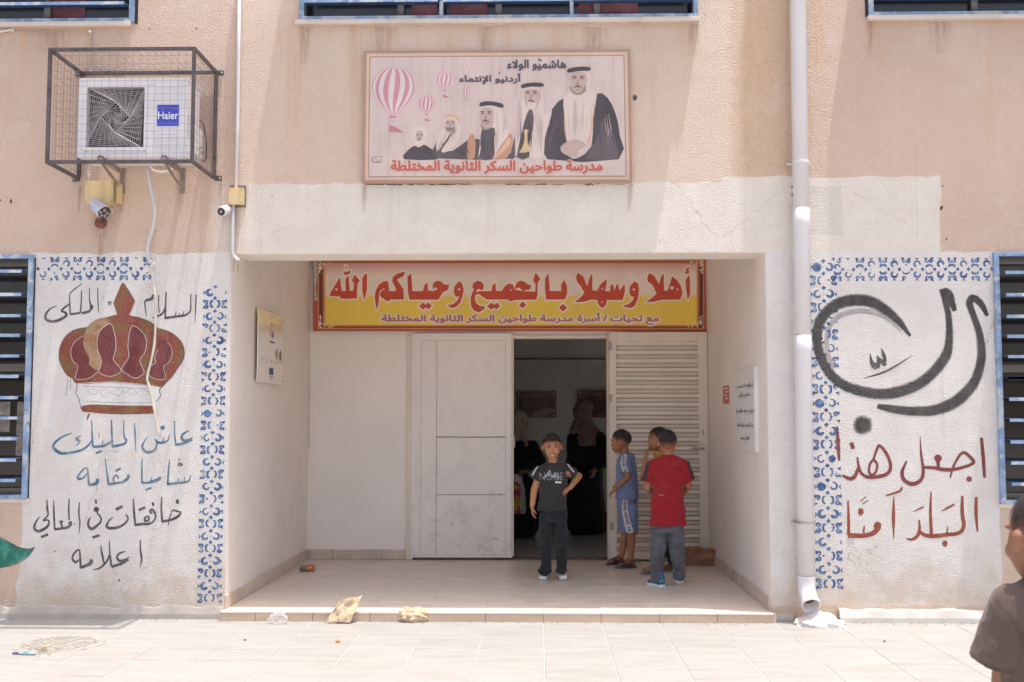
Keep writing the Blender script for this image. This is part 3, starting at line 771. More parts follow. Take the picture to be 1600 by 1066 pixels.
writing('upper blue Arabic line painted below the crown', P_BLUE, [
    ([(1500,155),(1445,185),(1425,220),(1445,255),(1500,250),(1540,220)], [14,20,22,26,22,8]), ([(1535,245),(1450,285),(1358,302)], [20,24,24]), ([(1352,50),(1352,180),(1364,300)], [12,14,16]),
    ([(1205,130),(1248,118)], [34,34]), ([(1295,195),(1285,250),(1240,275),(1180,278),(1145,240)], [8,13,22,24,10]), ([(1240,225),(1225,272)], [8,12]),
    ([(1168,285),(1150,350),(1090,380),(1040,365),(1015,320),(1035,270),(1070,215)], [14,20,24,24,22,12,4]),
    ([(935,75),(940,200),(950,378)], [10,14,5]), ([(822,45),(822,150),(830,232)], [10,13,17]), ([(830,235),(850,250),(835,285),(780,305),(700,320)], [18,20,22,24,26]),
    ([(695,40),(698,180),(705,322)], [10,16,20]), ([(700,262),(660,290),(600,315),(500,322)], [16,20,24,24]), ([(605,250),(592,310)], [7,10]), ([(532,388),(592,368)], [22,22]),
    ([(487,45),(492,180),(500,322)], [10,15,20]), ([(500,240),(450,310),(370,360),(260,385),(170,390),(105,350),(88,310),(130,255),(200,210),(285,178)], [12,18,22,26,28,30,26,22,18,8]),
    ([(375,205),(330,240),(362,265),(325,312)], [7,24,18,5])], *z3)
writing('lower blue Arabic line painted below the crown', P_BLUE, [
    ([(1520,615),(1505,670),(1460,690),(1380,700),(1275,712)], [8,16,22,24,26]), ([(1460,635),(1450,690)], [8,10]), ([(1395,645),(1385,698)], [8,10]), ([(1300,455),(1288,580),(1280,718)], [8,18,22]),
    ([(1200,632),(1188,660),(1110,688)], [26,30,26]), ([(1110,638),(1104,690)], [8,10]), ([(1110,690),(1060,698),(1008,695)], [20,20,22]), ([(1015,440),(1010,570),(1012,700)], [7,16,16]), ([(1048,772),(1112,748)], [18,18]),
    ([(872,612),(860,655),(810,690)], [22,30,20]), ([(815,690),(740,702),(662,715)], [20,22,26]), ([(768,655),(745,618),(715,648),(722,690)], [16,16,15,14]), ([(738,574),(790,545)], [22,22]), ([(628,440),(645,580),(665,718)], [7,14,22]),
    ([(548,655),(540,700),(465,722)], [30,32,26]), ([(460,728),(452,630),(440,545),(400,560),(350,620),(350,655),(400,645),(448,590)], [22,20,14,16,17,24,20,10])], *z3)
z4 = (40, 770, 6.154)
writing('dark Arabic line painted low on the left wall', P_DARK, [
    ([(1458,65),(1462,105)], [22,30]), ([(1400,190),(1420,170),(1460,180),(1490,190),(1470,225),(1400,260),(1312,278)], [10,14,15,14,22,22,22]), ([(1400,200),(1380,260),(1370,318)], [12,12,6]), ([(1310,40),(1305,150),(1315,285)], [10,17,18]),
    ([(1222,92),(1228,128)], [20,22]), ([(1215,200),(1198,180),(1215,160),(1240,190),(1250,230),(1230,275),(1180,300),(1120,302),(1048,312)], [16,22,22,20,17,17,22,24,22]),
    ([(1142,272),(1150,240),(1180,230),(1182,265),(1142,275)], [18]*5), ([(1090,168),(1150,140)], [24,24]), ([(1035,55),(1042,180),(1055,318)], [8,19,15]),
    ([(965,208),(985,250),(950,300),(880,335),(800,340),(780,312),(812,258),(840,238)], [14,15,19,24,26,22,14,7]), ([(868,162),(932,130)], [24,24]),
    ([(675,65),(678,105)], [18,20]), ([(668,182),(672,152),(695,158),(688,195),(715,225),(726,260),(705,300),(640,348),(605,320),(605,270),(625,235)], [22,24,22,14,14,15,20,26,24,17,7]), ([(642,432),(710,410)], [22,22]),
    ([(517,90),(512,200),(522,290),(512,402)], [8,14,12,4]), ([(420,55),(415,150),(418,262)], [10,15,15]), ([(440,302),(400,335),(340,345),(278,352)], [26,22,22,20]),
    ([(362,282),(335,275),(345,305),(352,335)], [18]*4), ([(270,70),(272,200),(280,355)], [8,17,15]),
    ([(205,65),(208,150),(214,215),(172,268),(212,262),(225,285),(205,330),(130,370),(85,345),(95,290),(135,230)], [10,19,14,16,14,16,22,26,24,18,7]), ([(148,428),(215,400)], [22,22])], *z4,
    blobs=[(430,292,20,22), (472,299,7,7), (678,165,15,18)])
writing('lowest dark Arabic word painted on the left wall', P_DARK, [
    ([(1103,455),(1105,560),(1115,640),(1100,722)], [10,17,19,4]), ([(960,565),(900,585),(880,625),(905,655),(960,645),(1000,615)], [10,18,20,22,20,5]), ([(990,642),(930,678),(828,712)], [18,22,22]),
    ([(805,460),(810,580),(825,712)], [8,15,20]), ([(805,600),(780,660),(720,720),(650,745)], [14,18,18,5]), ([(722,505),(735,590),(755,682)], [8,18,12]),
    ([(632,640),(620,682),(528,722)], [32,32,24]), ([(530,728),(525,640),(515,550),(470,580),(450,630),(480,670),(518,640)], [20,18,14,17,17,20,9])], *z4)
z5 = (1300, 660, 5.331)
writing('upper dark red Arabic line painted on the right wall', P_RED, [
    ([(1245,128),(1260,300),(1272,462)], [26,32,24]), ([(985,462),(1010,370),(1060,280),(1095,252),(1130,270),(1180,325),(1150,355),(1050,385),(950,396),(850,380),(768,375)], [14,20,24,26,28,30,26,28,34,30,24]),
    ([(883,320),(886,378)], [30,30]), ([(733,112),(742,260),(760,400),(740,480),(670,515),(600,480),(585,410),(622,322)], [5,20,28,32,36,34,30,16]),
    ([(345,310),(318,345),(308,405),(332,440),(366,410),(376,350),(345,308)], [22]*7), ([(345,310),(365,250),(392,195),(440,240),(480,320),(485,390),(440,440),(320,458),(262,440),(228,390),(210,290)], [20,22,26,28,28,30,32,32,26,26,16]),
    ([(218,380),(190,450),(150,470),(85,442)], [24,34,34,20]), ([(160,168),(176,222)], [36,36]), ([(42,35),(50,180),(60,318)], [22,32,22])], *z5, blobs=[(883,300,36,36), (1142,473,27,26)])
writing('lower rust red Arabic line painted on the right wall', P_RUST, [
    ([(1202,622),(1200,760),(1212,910)], [24,30,14]), ([(1085,612),(1085,760),(1098,860),(1060,920),(950,938),(840,948),(770,938),(728,905)], [22,32,34,32,34,38,32,22]), ([(965,868),(955,930)], [11,16]), ([(1022,683),(965,712),(910,742)], [14,20,5]),
    ([(825,578),(820,740),(828,930)], [13,25,30]), ([(725,812),(730,880),(715,940),(670,975),(618,970)], [13,24,30,24,12]), ([(766,704),(720,725),(676,746)], [14,14,5]),
    ([(515,618),(512,780),(515,972)], [8,30,6]), ([(586,538),(560,575),(448,612)], [17,22,12]), ([(385,880),(340,925),(260,945),(133,942)], [50,40,40,42]), ([(270,862),(262,920)], [13,20]),
    ([(133,650),(138,800),(138,942)], [13,25,26]), ([(235,662),(285,618)], [9,9]), ([(254,682),(302,648)], [9,9])], *z5, blobs=[(380,865,36,42), (940,1010,25,30), (240,745,26,34)])
z6 = (1260, 440, 4.44)
BA = [(722,378),(640,275),(560,205),(470,150),(380,130),(290,135),(200,165),(120,235),(80,320),(75,400),(95,510),(150,620),(230,700),(340,750),(500,780),(640,765),(780,710),(880,630),(970,510),(990,400),(990,280),(975,180),(945,50)]
mb = MB(); lay(mb, [(660,350),(560,255),(460,215),(360,205),(260,225),(180,280),(145,370),(145,480),(190,600)], [10,34,40,40,40,38,36,34,20], *z6, YP)
mb.build('painted_writing', P_GHOST, B)['label'] = 'faint grey sprayed line inside the big black curl'
writing('large black sprayed Arabic letters curling across the right wall', P_SPRAY, [
    (BA, [20,52,66,80,84,84,80,76,74,72,68,68,70,74,76,82,78,76,72,56,48,44,52]), ([(950,60),(990,95),(1030,205)], [52,62,34]),
    ([(1255,238),(1215,160),(1160,115),(1132,150),(1160,240),(1200,360),(1215,500),(1195,620),(1150,720),(1040,830),(900,890),(750,900),(600,885),(492,865)], [26,46,54,52,48,52,62,68,76,84,76,68,58,36])], *z6,
    blobs=[(390,995,72,72)], y=YP - .0004)
writing('small black brushed mark and thin line inside the big curl', P_DARK, [
    ([(442,500),(452,555),(472,585),(492,600)], [5,22,40,26]), ([(492,600),(500,560),(490,508)], [26,24,4]), ([(494,520),(515,548),(540,570),(552,565)], [6,24,30,18]), ([(548,560),(535,505),(518,462)], [18,22,3]), ([(400,672),(560,620),(735,513)], [4,15,3])], *z6, y=YP - .0008)

# crown -----------------------------------------------------------
m_cbrown = fillpaint('crown brown paint', (.26, .055, .030), (.22, .105, .035), .135, 6)
m_cmar = fillpaint('crown maroon paint', (.16, .024, .026), (.20, .040, .036), .12, 5, fleck=(.30, .12, .10))
m_cgold = fillpaint('crown tan paint', (.42, .27, .15), (.36, .16, .07), .13, 14, fleck=(.55, .42, .30))
m_cwhite = fillpaint('crown white paint', (.74, .71, .69), (.76, .73, .70), .0, 5)
crown = bpy.data.objects.new('painted_crown', None); COL.objects.link(crown); crown.parent = B; crown.location = PY(190, 560); crown['label'] = 'large brown and maroon crown painted on the left wall'
outer = [(812,8),(870,90),(925,185),(920,215),(890,290),(880,325),(960,345),(1050,375),(1115,415),(1150,450),(1215,465),(1290,500),(1350,550),(1390,610),(1405,690),(1390,760),(1345,830),(1290,910),(1230,970),(1180,1012),(1100,998),(900,985),(700,972),(560,978),(370,985),(330,935),(280,905),(240,850),(205,770),(198,700),(210,620),(250,540),(310,485),(380,455),(470,440),(500,405),(570,365),(650,345),(730,322),(755,315),(740,270),(722,215),(730,180),(770,90)]
mb = MB(); fill(mb, outer, *z1, YP, smooth=2); mb.build('crown_body', m_cbrown, crown)
PAN = [[(430,525),(370,560),(330,610),(312,680),(330,760),(378,810),(365,880),(358,935),(430,942),(500,925),(570,870),(490,790),(480,740),(440,640),(430,580)],
       [(690,405),(640,430),(590,480),(565,560),(570,660),(605,750),(600,810),(580,870),(640,905),(700,912),(760,890),(798,848),(730,770),(722,730),(745,640),(740,540),(715,440)],
       [(915,425),(890,450),(870,520),(860,630),(868,730),(800,840),(850,890),(930,930),(990,905),(1018,870),(975,760),(1020,690),(1040,600),(1030,540),(990,475)],
       [(1150,540),(1190,560),(1240,580),(1275,630),(1285,700),(1260,770),(1205,820),(1215,880),(1218,925),(1180,945),(1095,925),(1060,880),(1090,810),(1130,780),(1120,730),(1150,650)]]
for k, p in enumerate(PAN):
    mb = MB(); fill(mb, p, *z1, YP - .0003, smooth=3); mb.build('velvet_panel', m_cmar, crown)
mb = MB(); fill(mb, [(650,348),(690,400),(610,455),(565,540),(560,640),(605,750),(575,855),(490,800),(490,740),(440,640),(430,560),(450,490),(490,415),(570,365)], *z1, YP - .0005, smooth=3); mb.build('tan_patch', m_cgold, crown)
mb = MB()
for p in PAN[1:3]: lay(mb, p, 7, *z1, YP - .0007, closed=True, n=3)
lay(mb, PAN[0][:-4], 6, *z1, YP - .0007); lay(mb, PAN[3][2:], 6, *z1, YP - .0007)
lay(mb, [(872,325),(890,290),(920,215),(925,185)], 5, *z1, YP - .0007); lay(mb, [(755,315),(740,270),(722,215)], 5, *z1, YP - .0007)
lay(mb, [(370,982),(560,972),(760,968),(1080,998)], 9, *z1, YP - .0007)
mb.build('chalk_outline', P_CHALK, crown)
mb = MB(); lay(mb, outer[:10], 5, *z1, YP - .0008, n=3); lay(mb, outer[9:22], 4, *z1, YP - .0008, n=3); lay(mb, outer[24:37], 5, *z1, YP - .0008, n=3); lay(mb, [(640,345),(665,370),(690,400)], 7, *z1, YP - .0008)
z2 = (70, 590, 6.667)
lay(mb, [(335,65),(332,130),(325,175),(355,215),(378,330)], [8,8,9,7,8], *z2, YP - .0008); lay(mb, [(1320,0),(1235,85),(1195,135),(1205,190),(1165,245)], [6,8,10,9,6], *z2, YP - .0008)
lay(mb, [(240,0),(232,110),(215,198)], [4,5,4], *z2, YP - .0008); lay(mb, [(270,10),(262,130)], 4, *z2, YP - .0008)
mb.build('dark_outline', P_LINE, crown)
mb = MB(); fill(mb, [(336,72),(700,66),(1190,100),(1200,135),(1205,190),(1165,240),(1150,296),(800,290),(500,280),(380,300),(360,240),(327,180),(333,120)], *z2, YP - .0002); mb.build('white_band', m_cwhite, crown)
mb = MB(); lay(mb, [(400,90),(700,102),(1110,118)], 6, *z2, YP - .0009); lay(mb, [(440,258),(520,250),(700,262),(1095,265)], 6, *z2, YP - .0009)
def dia(cx, cy, rx, ry):
    lay(mb, [(cx-rx,cy),(cx,cy-ry)], 3.5, *z2, YP-.0009); lay(mb, [(cx,cy-ry),(cx+rx,cy)], 3.5, *z2, YP-.0009); lay(mb, [(cx+rx,cy),(cx,cy+ry)], 3.5, *z2, YP-.0009); lay(mb, [(cx,cy+ry),(cx-rx,cy)], 3.5, *z2, YP-.0009)
def cir(cx, cy, rx, ry): lay(mb, [(cx+rx*cos(a),cy+ry*sin(a)) for a in [k*pi/5 for k in range(10)]], 3.5, *z2, YP-.0009, closed=True, n=2)
dia(505,148,60,35); cir(625,160,38,42); dia(765,155,75,38); cir(905,152,42,34); dia(1025,160,72,36)
mb.build('pencil_ornament', P_GREY, crown)
mb = MB(); fill(mb, [(385,300),(430,290),(500,282),(800,292),(1130,295),(1142,320),(1135,365),(1090,378),(800,384),(600,376),(470,362),(390,354)], *z2, YP - .0005, smooth=2); mb.build('lower_band', m_cbrown, crown)
mb = MB(); lay(mb, [(465,375),(450,410),(440,450)], [16,20,6], *z2, YP); mb.build('paint_drip', P_RED, B); mb = MB(); lay(mb, [(565,570),(563,625)], 7, *z2, YP); mb.build('paint_drip', P_RED, B)
P_SPL = fillpaint('splatter', (.03, .028, .03), (.06, .03, .02), .19, 30)
mb = MB(); blob(mb, 688, 203, 26, 20, *z1, YP, rough=.35); blob(mb, 622, 155, 6, 6, *z1, YP); blob(mb, 625, 268, 6, 6, *z1, YP)
blob(mb, 1410, 508, 30, 20, *z3, YP, rough=.4); blob(mb, 1398, 455, 10, 10, *z3, YP, rough=.3); mb.build('paint_splatter', P_SPL, B)
# green leaf -------------------------------------------------------
m_green = fillpaint('green paint', (.015, .16, .115), (.05, .30, .21), .02, 9)
mb = MB(); fill(mb, [(-30,830),(0,841),(10,846),(30,856),(45,858),(54,855),(45,868),(25,880),(0,887),(-30,895)], 0, 0, 1, YP)
lf = mb.build('painted_leaf', m_green, B); lf['label'] = 'tip of a green painted leaf at the lower left edge'
mb = MB(); lay(mb, [(-30,828),(0,840),(12,846),(30,855.5),(45,858),(54,855)], 1.3, 0, 0, 1, YP - .0004); lay(mb, [(54,855),(44,869),(25,881),(0,887.5),(-30,896)], 1.6, 0, 0, 1, YP - .0004)
mb.build('leaf_outline', P_DARK, lf)

# blue stencil borders ---------------------------------------------
P_STEN = paint('blue stencil paint', (.025, .075, .24), (.15, .27, .46), edge=.40, cover=.85)
P_STENF = fillpaint('blue stencil fill', (.022, .07, .23), (.13, .25, .46), .13, 22)
def stencil(x0, x1, zc, half, vertical=False, seed=1, drop=.08, name=''):
    rnd = random.Random(seed); ms, mf = MB(), MB()
    per = half * 2 * .92; u = x0; sg = 1 if x1 > x0 else -1; n = int(abs(x1 - x0) / per)
    per = abs(x1 - x0) / n
    def W(a, b): # a along, b across -> wall
        return (V((zc + b, YP, a)) if vertical else V((a, YP, zc + b)))
    for k in range(n):
        c0 = x0 + sg * per * k
        def plane(x, y): return W(c0 + sg * x * per / 40, y * half / 20 * (.98))
        def st(pts, ws):
            if rnd.random() < drop: return
            j = rnd.uniform(-.5, .5); jj = rnd.uniform(-.5, .5); f = rnd.uniform(.7, 1.3)
            lay(ms, [(a + j, b + jj) for a, b in pts], [w_ * f for w_ in (ws if isinstance(ws, list) else [ws] * len(pts))], 0, 0, 1, plane=plane, n=3)
        def fl(pts):
            if rnd.random() < drop * .7: return
            fill(mf, [(a + rnd.uniform(-.4, .4), b + rnd.uniform(-.4, .4)) for a, b in pts], 0, 0, 1, plane=plane)
        def spiral(cx, cy, r, a0, dr, turns=1.45):
            pts = []; ws = []
            for i in range(10):
                q = i / 9; a = a0 + dr * q * turns * pi; rr = r * (1 - q * .62) if q > .45 else r
                rr = r * (1 - max(0, q - .35) * .85)
                pts.append((cx + rr * cos(a), cy + rr * sin(a))); ws.append([1.4, 2.8, 3.9, 4.4, 4.4, 4.2, 3.9, 3.7, 3.8, 3.0][i])
            st(pts, ws)
        fat = rnd.random()
        d1 = rnd.choice((1, -1))
        spiral(12, -7.7, 5.9, pi * .95, 1); spiral(12, 7.7, 5.9, -pi * .95, -1)
        if rnd.random() < .16: blob(mf, 12, rnd.choice((-7.6, 7.6)), 5.2, 5.2, 0, 0, 1, plane=plane, rough=.15)
        fl([(-.6,0),(2.8,-3.6),(6.2,0),(2.8,3.6)]); fl([(18,0),(21.4,-3.6),(24.8,0),(21.4,3.6)])
        fl([(11.2,-0),(12,-1.2),(12.9,0),(12,1.2)])
        for s_ in (1, -1):
            st([(25.5, s_ * 3.0), (27, s_ * 6.4), (31, s_ * 7.2), (35, s_ * 6.4), (37, s_ * 3.0)], [1.6, 4, 3, 4, 1.6])
            fl([(29.4, s_ * 6.2), (31.2, s_ * 10.4), (33, s_ * 6.2)])
            st([(27.6, s_ * 18.5), (25.4, s_ * 14.4), (27, s_ * 11.8), (30, s_ * 13.2), (29.6, s_ * 15.8)], [4.2, 3.8, 2.8, 2.4, 1.8])
            st([(35.0, s_ * 18.5), (37.2, s_ * 14.4), (35.6, s_ * 11.8), (32.8, s_ * 13.2), (33.2, s_ * 15.8)], [4.2, 3.8, 2.8, 2.4, 1.8])
            fl([(22.5, s_ * 19.6), (26.6, s_ * 13.5), (28.0, s_ * 19.6)]); fl([(40.0, s_ * 19.6), (36, s_ * 13.5), (34.6, s_ * 19.6)])
            fl([(8, s_ * 19.2), (12, s_ * 15.4), (16, s_ * 19.2), (12, s_ * 18.4)])
    o = bpy.data.objects.new('stencil_border', None); COL.objects.link(o); o.parent = B; o['label'] = name
    tag(ms.build('scrollwork', P_STEN, o), kind='stuff'); tag(mf.build('scroll_fills', P_STENF, o), kind='stuff'); return o
zt = PY(140, 420).z
stencil(PY(57, 420).x, PY(238, 420).x, zt, (PY(140, 401).z - PY(140, 439).z) / 2, seed=3, drop=.1, name='blue stencilled scroll border over the crown')
xv0, xv1 = PY(317, 445).x, PY(356, 445).x
stencil(PY(330, 446).z, .03 + PY(330, 950).z, (xv0 + xv1) / 2, (xv1 - xv0) / 2, True, seed=5, drop=.08, name='blue stencilled scroll border down the left porch corner')
zt = PY(1410, 421).z
stencil(PY(1552, 421).x, PY(1300, 421).x, zt, (PY(1410, 402).z - PY(1410, 440).z) / 2, seed=8, drop=.06, name='blue stencilled scroll border beside the top of the right window')
xv0, xv1 = PY(1268, 600).x, PY(1312, 600).x
stencil(PY(1290, 405).z, PY(1290, 922).z, (xv0 + xv1) / 2, (xv1 - xv0) / 2, True, seed=11, drop=.09, name='blue stencilled scroll border beside the drainpipe')

# ================================================================== ARABIC LETTERING WITH THE BUNDLED GLYPHS
FORMS = {'ا': 0xFE8D, 'أ': 0xFE83, 'إ': 0xFE87, 'آ': 0xFE81, 'ب': 0xFE8F, 'ة': 0xFE93, 'ت': 0xFE95, 'ث': 0xFE99, 'ج': 0xFE9D, 'ح': 0xFEA1, 'خ': 0xFEA5,
         'د': 0xFEA9, 'ذ': 0xFEAB, 'ر': 0xFEAD, 'ز': 0xFEAF, 'س': 0xFEB1, 'ش': 0xFEB5, 'ص': 0xFEB9, 'ض': 0xFEBD, 'ط': 0xFEC1, 'ظ': 0xFEC5, 'ع': 0xFEC9, 'غ': 0xFECD,
         'ف': 0xFED1, 'ق': 0xFED5, 'ك': 0xFED9, 'ل': 0xFEDD, 'م': 0xFEE1, 'ن': 0xFEE5, 'ه': 0xFEE9, 'و': 0xFEED, 'ى': 0xFEEF, 'ي': 0xFEF1, 'ء': 0xFE80}
NOJOIN = set('اأإآدذرزوىةء')
LA = {'ا': 0xFEFB, 'أ': 0xFEF7, 'إ': 0xFEF9, 'آ': 0xFEF5}
def shape(s):
    out = []; i = 0; prev = False
    while i < len(s):
        ch = s[i]
        if ch == 'ل' and i + 1 < len(s) and s[i+1] in LA:
            out.append(chr(LA[s[i+1]] + (1 if prev else 0))); prev = False; i += 2; continue
        if ch not in FORMS: out.append(ch); prev = False; i += 1; continue
        nxt = i + 1 < len(s) and s[i+1] in FORMS and s[i+1] != 'ء'
        jn = ch not in NOJOIN and nxt and ch != 'ء'
        k = FORMS[ch]
        if ch == 'ء': out.append(chr(k)); prev = False; i += 1; continue
        if ch in NOJOIN: out.append(chr(k + (1 if prev else 0))); prev = False
        else: out.append(chr(k + (3 if prev and jn else 2 if jn else 1 if prev else 0))); prev = jn
        i += 1
    return ''.join(reversed(out))
def outlines(s, arabic=True, shear=0, n=5):
    c = bpy.data.curves.new('lettering', 'FONT'); c.body = shape(s) if arabic else s; c.shear = shear
    o = bpy.data.objects.new('lettering', c); COL.objects.link(o); dg = bpy.context.evaluated_depsgraph_get()
    cu = o.evaluated_get(dg).to_curve(dg); out = []
    for sp in cu.splines:
        b = sp.bezier_points; pts = []
        for k in range(len(b)):
            p0, p3 = b[k], b[(k + 1) % len(b)]; a, h1, h2, d = p0.co, p0.handle_right, p3.handle_left, p3.co
            straight = (h1 - a).length < 1e-5 or abs((h1 - a).normalized().dot((d - a).normalized() if (d - a).length > 1e-6 else V((1, 0, 0))) ) > .9999
            m = 1 if straight else n
            for i in range(m):
                t = i / m; q = a * (1-t)**3 + h1 * 3*t*(1-t)**2 + h2 * 3*t*t*(1-t) + d * t**3; pts.append((q.x, q.y))
        if len(pts) > 2: out.append(pts)
    bpy.data.objects.remove(o); return out
def polys_mesh(name, faces2d, f, mat, parent):
    idx = {}; vs = []; fs = []
    for p in faces2d:
        ids = []
        for q in p:
            k = (round(q[0], 5), round(q[1], 5))
            if k not in idx: idx[k] = len(vs); vs.append(tuple(f(*q)))
            if not ids or ids[-1] != idx[k]: ids.append(idx[k])
        if len(set(ids)) > 2: fs.append(tuple(ids))
    me = bpy.data.meshes.new(name); me.from_pydata(vs, [], fs); me.materials.append(mat); return link(name, me, parent)
def text(s, px0, px1, pyb, hpx, Y, mat, parent, name='lettering', bold=.02, arabic=True, plane=None, shear=0, label=None):
    """fit a line of text between two photo columns, its baseline at pyb, its height hpx"""
    cs_ = outlines(s, arabic, shear); al = [p for c in cs_ for p in c]
    x0, x1 = min(a for a, _ in al), max(a for a, _ in al); h = max(b for _, b in al)
    f = plane or (lambda x, y: PY(x, y, Y))
    o = polys_mesh(name, union_faces([cs_], .03, bold), lambda x, y: f(px0 + (px1 - px0) * (x - x0) / (x1 - x0), pyb - y / h * hpx), mat, parent)
    if label: o['label'] = label
    return o
def printmat(name, col, rough=.45, wood=False, var=.06):
    if name in MATS: return MATS[name]
    m, t, b, o = newmat(name); co = objco(t)
    a = noise_(t, co, 3, 4, .6); c = mixc(t, ramp(t, a, (.3, .7)), tuple(k * (1 - var) for k in col), tuple(min(1, k * (1 + var)) for k in col))
    if wood:
        wv = noise_(t, co, 1, 4, .65, .4, sc3=(26, 1, 2.2)); c = mixc(t, ramp(t, wv, (.46, .72, 0, .42)), c, (.43, .31, .30))
    t.links.new(c, b.inputs['Base Color']); b.inputs['Roughness'].default_value = rough
    bump_(t, b, noise_(t, co, 2.5, 3, .5, sc3=(1, 1, .4)), .1, .02)
    MATS[name] = m; return m

# ------------------------------------------------------------------ welcome banner over the door
YB = DEP - .05
WB = thing('welcome_banner', 'wide red and yellow printed welcome banner above the door', 'banner', PY(797, 515, YB))
def quad(mb, x0, y0, x1, y1, Y, m=0, dx=0, dep=0):
    a = [PY(x0, y1, Y), PY(x1, y1, Y), PY(x1, y0, Y), PY(x0, y0, Y)]
    if dep: mb.slab(a, (0, dep, 0), m)
    else: mb.poly(a, m)
    return mb
m_bred = printmat('banner red border', (.50, .10, .065)); m_bbrown = printmat('banner brown border', (.17, .045, .030)); m_bgold = printmat('banner gold line', (.62, .36, .15))
m_byel = None
mb = MB(); quad(mb, 489, 404, 1105, 517.5, YB, dep=.02); mb.build('board', m_bred, WB, bevel=.001, seg=1)
e = .0006
mb = MB(); quad(mb, 497, 407, 1100, 514, YB - e); mb.build('gold_band', m_bgold, WB)
mb = MB(); quad(mb, 498.3, 408.5, 1098.6, 512.6, YB - 2*e); mb.build('brown_band', m_bbrown, WB)
mb = MB(); quad(mb, 504, 409.5, 1093, 511.2, YB - 2.5*e); mb.build('red_band', m_bred, WB)
mb = MB(); quad(mb, 505.5, 411.0, 1091, 509.2, YB - 3*e); mb.build('gold_band', m_bgold, WB)
m, t, b, o = newmat('banner print gradient'); co = objco(t)
sp = t.nodes.new('ShaderNodeSeparateXYZ'); t.links.new(co, sp.inputs[0])
z = sp.outputs[2]; zt_, zm_, zb_ = PY(800, 412, YB).z, PY(800, 461, YB).z, PY(800, 508, YB).z
wob = math_(t, 'MULTIPLY', math_(t, 'SUBTRACT', noise_(t, co, 4, 2, .5), .5), .05); zz = math_(t, 'ADD', z, wob)
c = mixc(t, ramp(t, z, (zt_ - .13, zt_)), (.92, .77, .66), (.76, .42, .40))
c = mixc(t, ramp(t, zz, (zm_ - .035, zm_ + .02, 1, 0)), c, (.93, .68, .10))
c = mixc(t, ramp(t, noise_(t, co, 1, 2, .5, sc3=(3, 1, .3)), (.4, .7, 0, .12)), c, (.45, .33, .2))
t.links.new(c, b.inputs['Base Color']); b.inputs['Roughness'].default_value = .38; bump_(t, b, noise_(t, co, 2, 3, .5, sc3=(1.5, 1, .5)), .25, .02)
mb = MB(); quad(mb, 508.5, 412.5, 1088.5, 508, YB - 4*e); mb.build('printed_face', m, WB)
m_halo = printmat('letter halo', (.93, .80, .70)); m_bl = printmat('banner letter red', (.62, .08, .035)); m_bp = printmat('banner letter mauve', (.50, .20, .22))
LA_ = (480, 400, 5.0); LB_ = (800, 400, 5.0)
def shiftB(p): return [(a + 1600, b) for a, b in p]
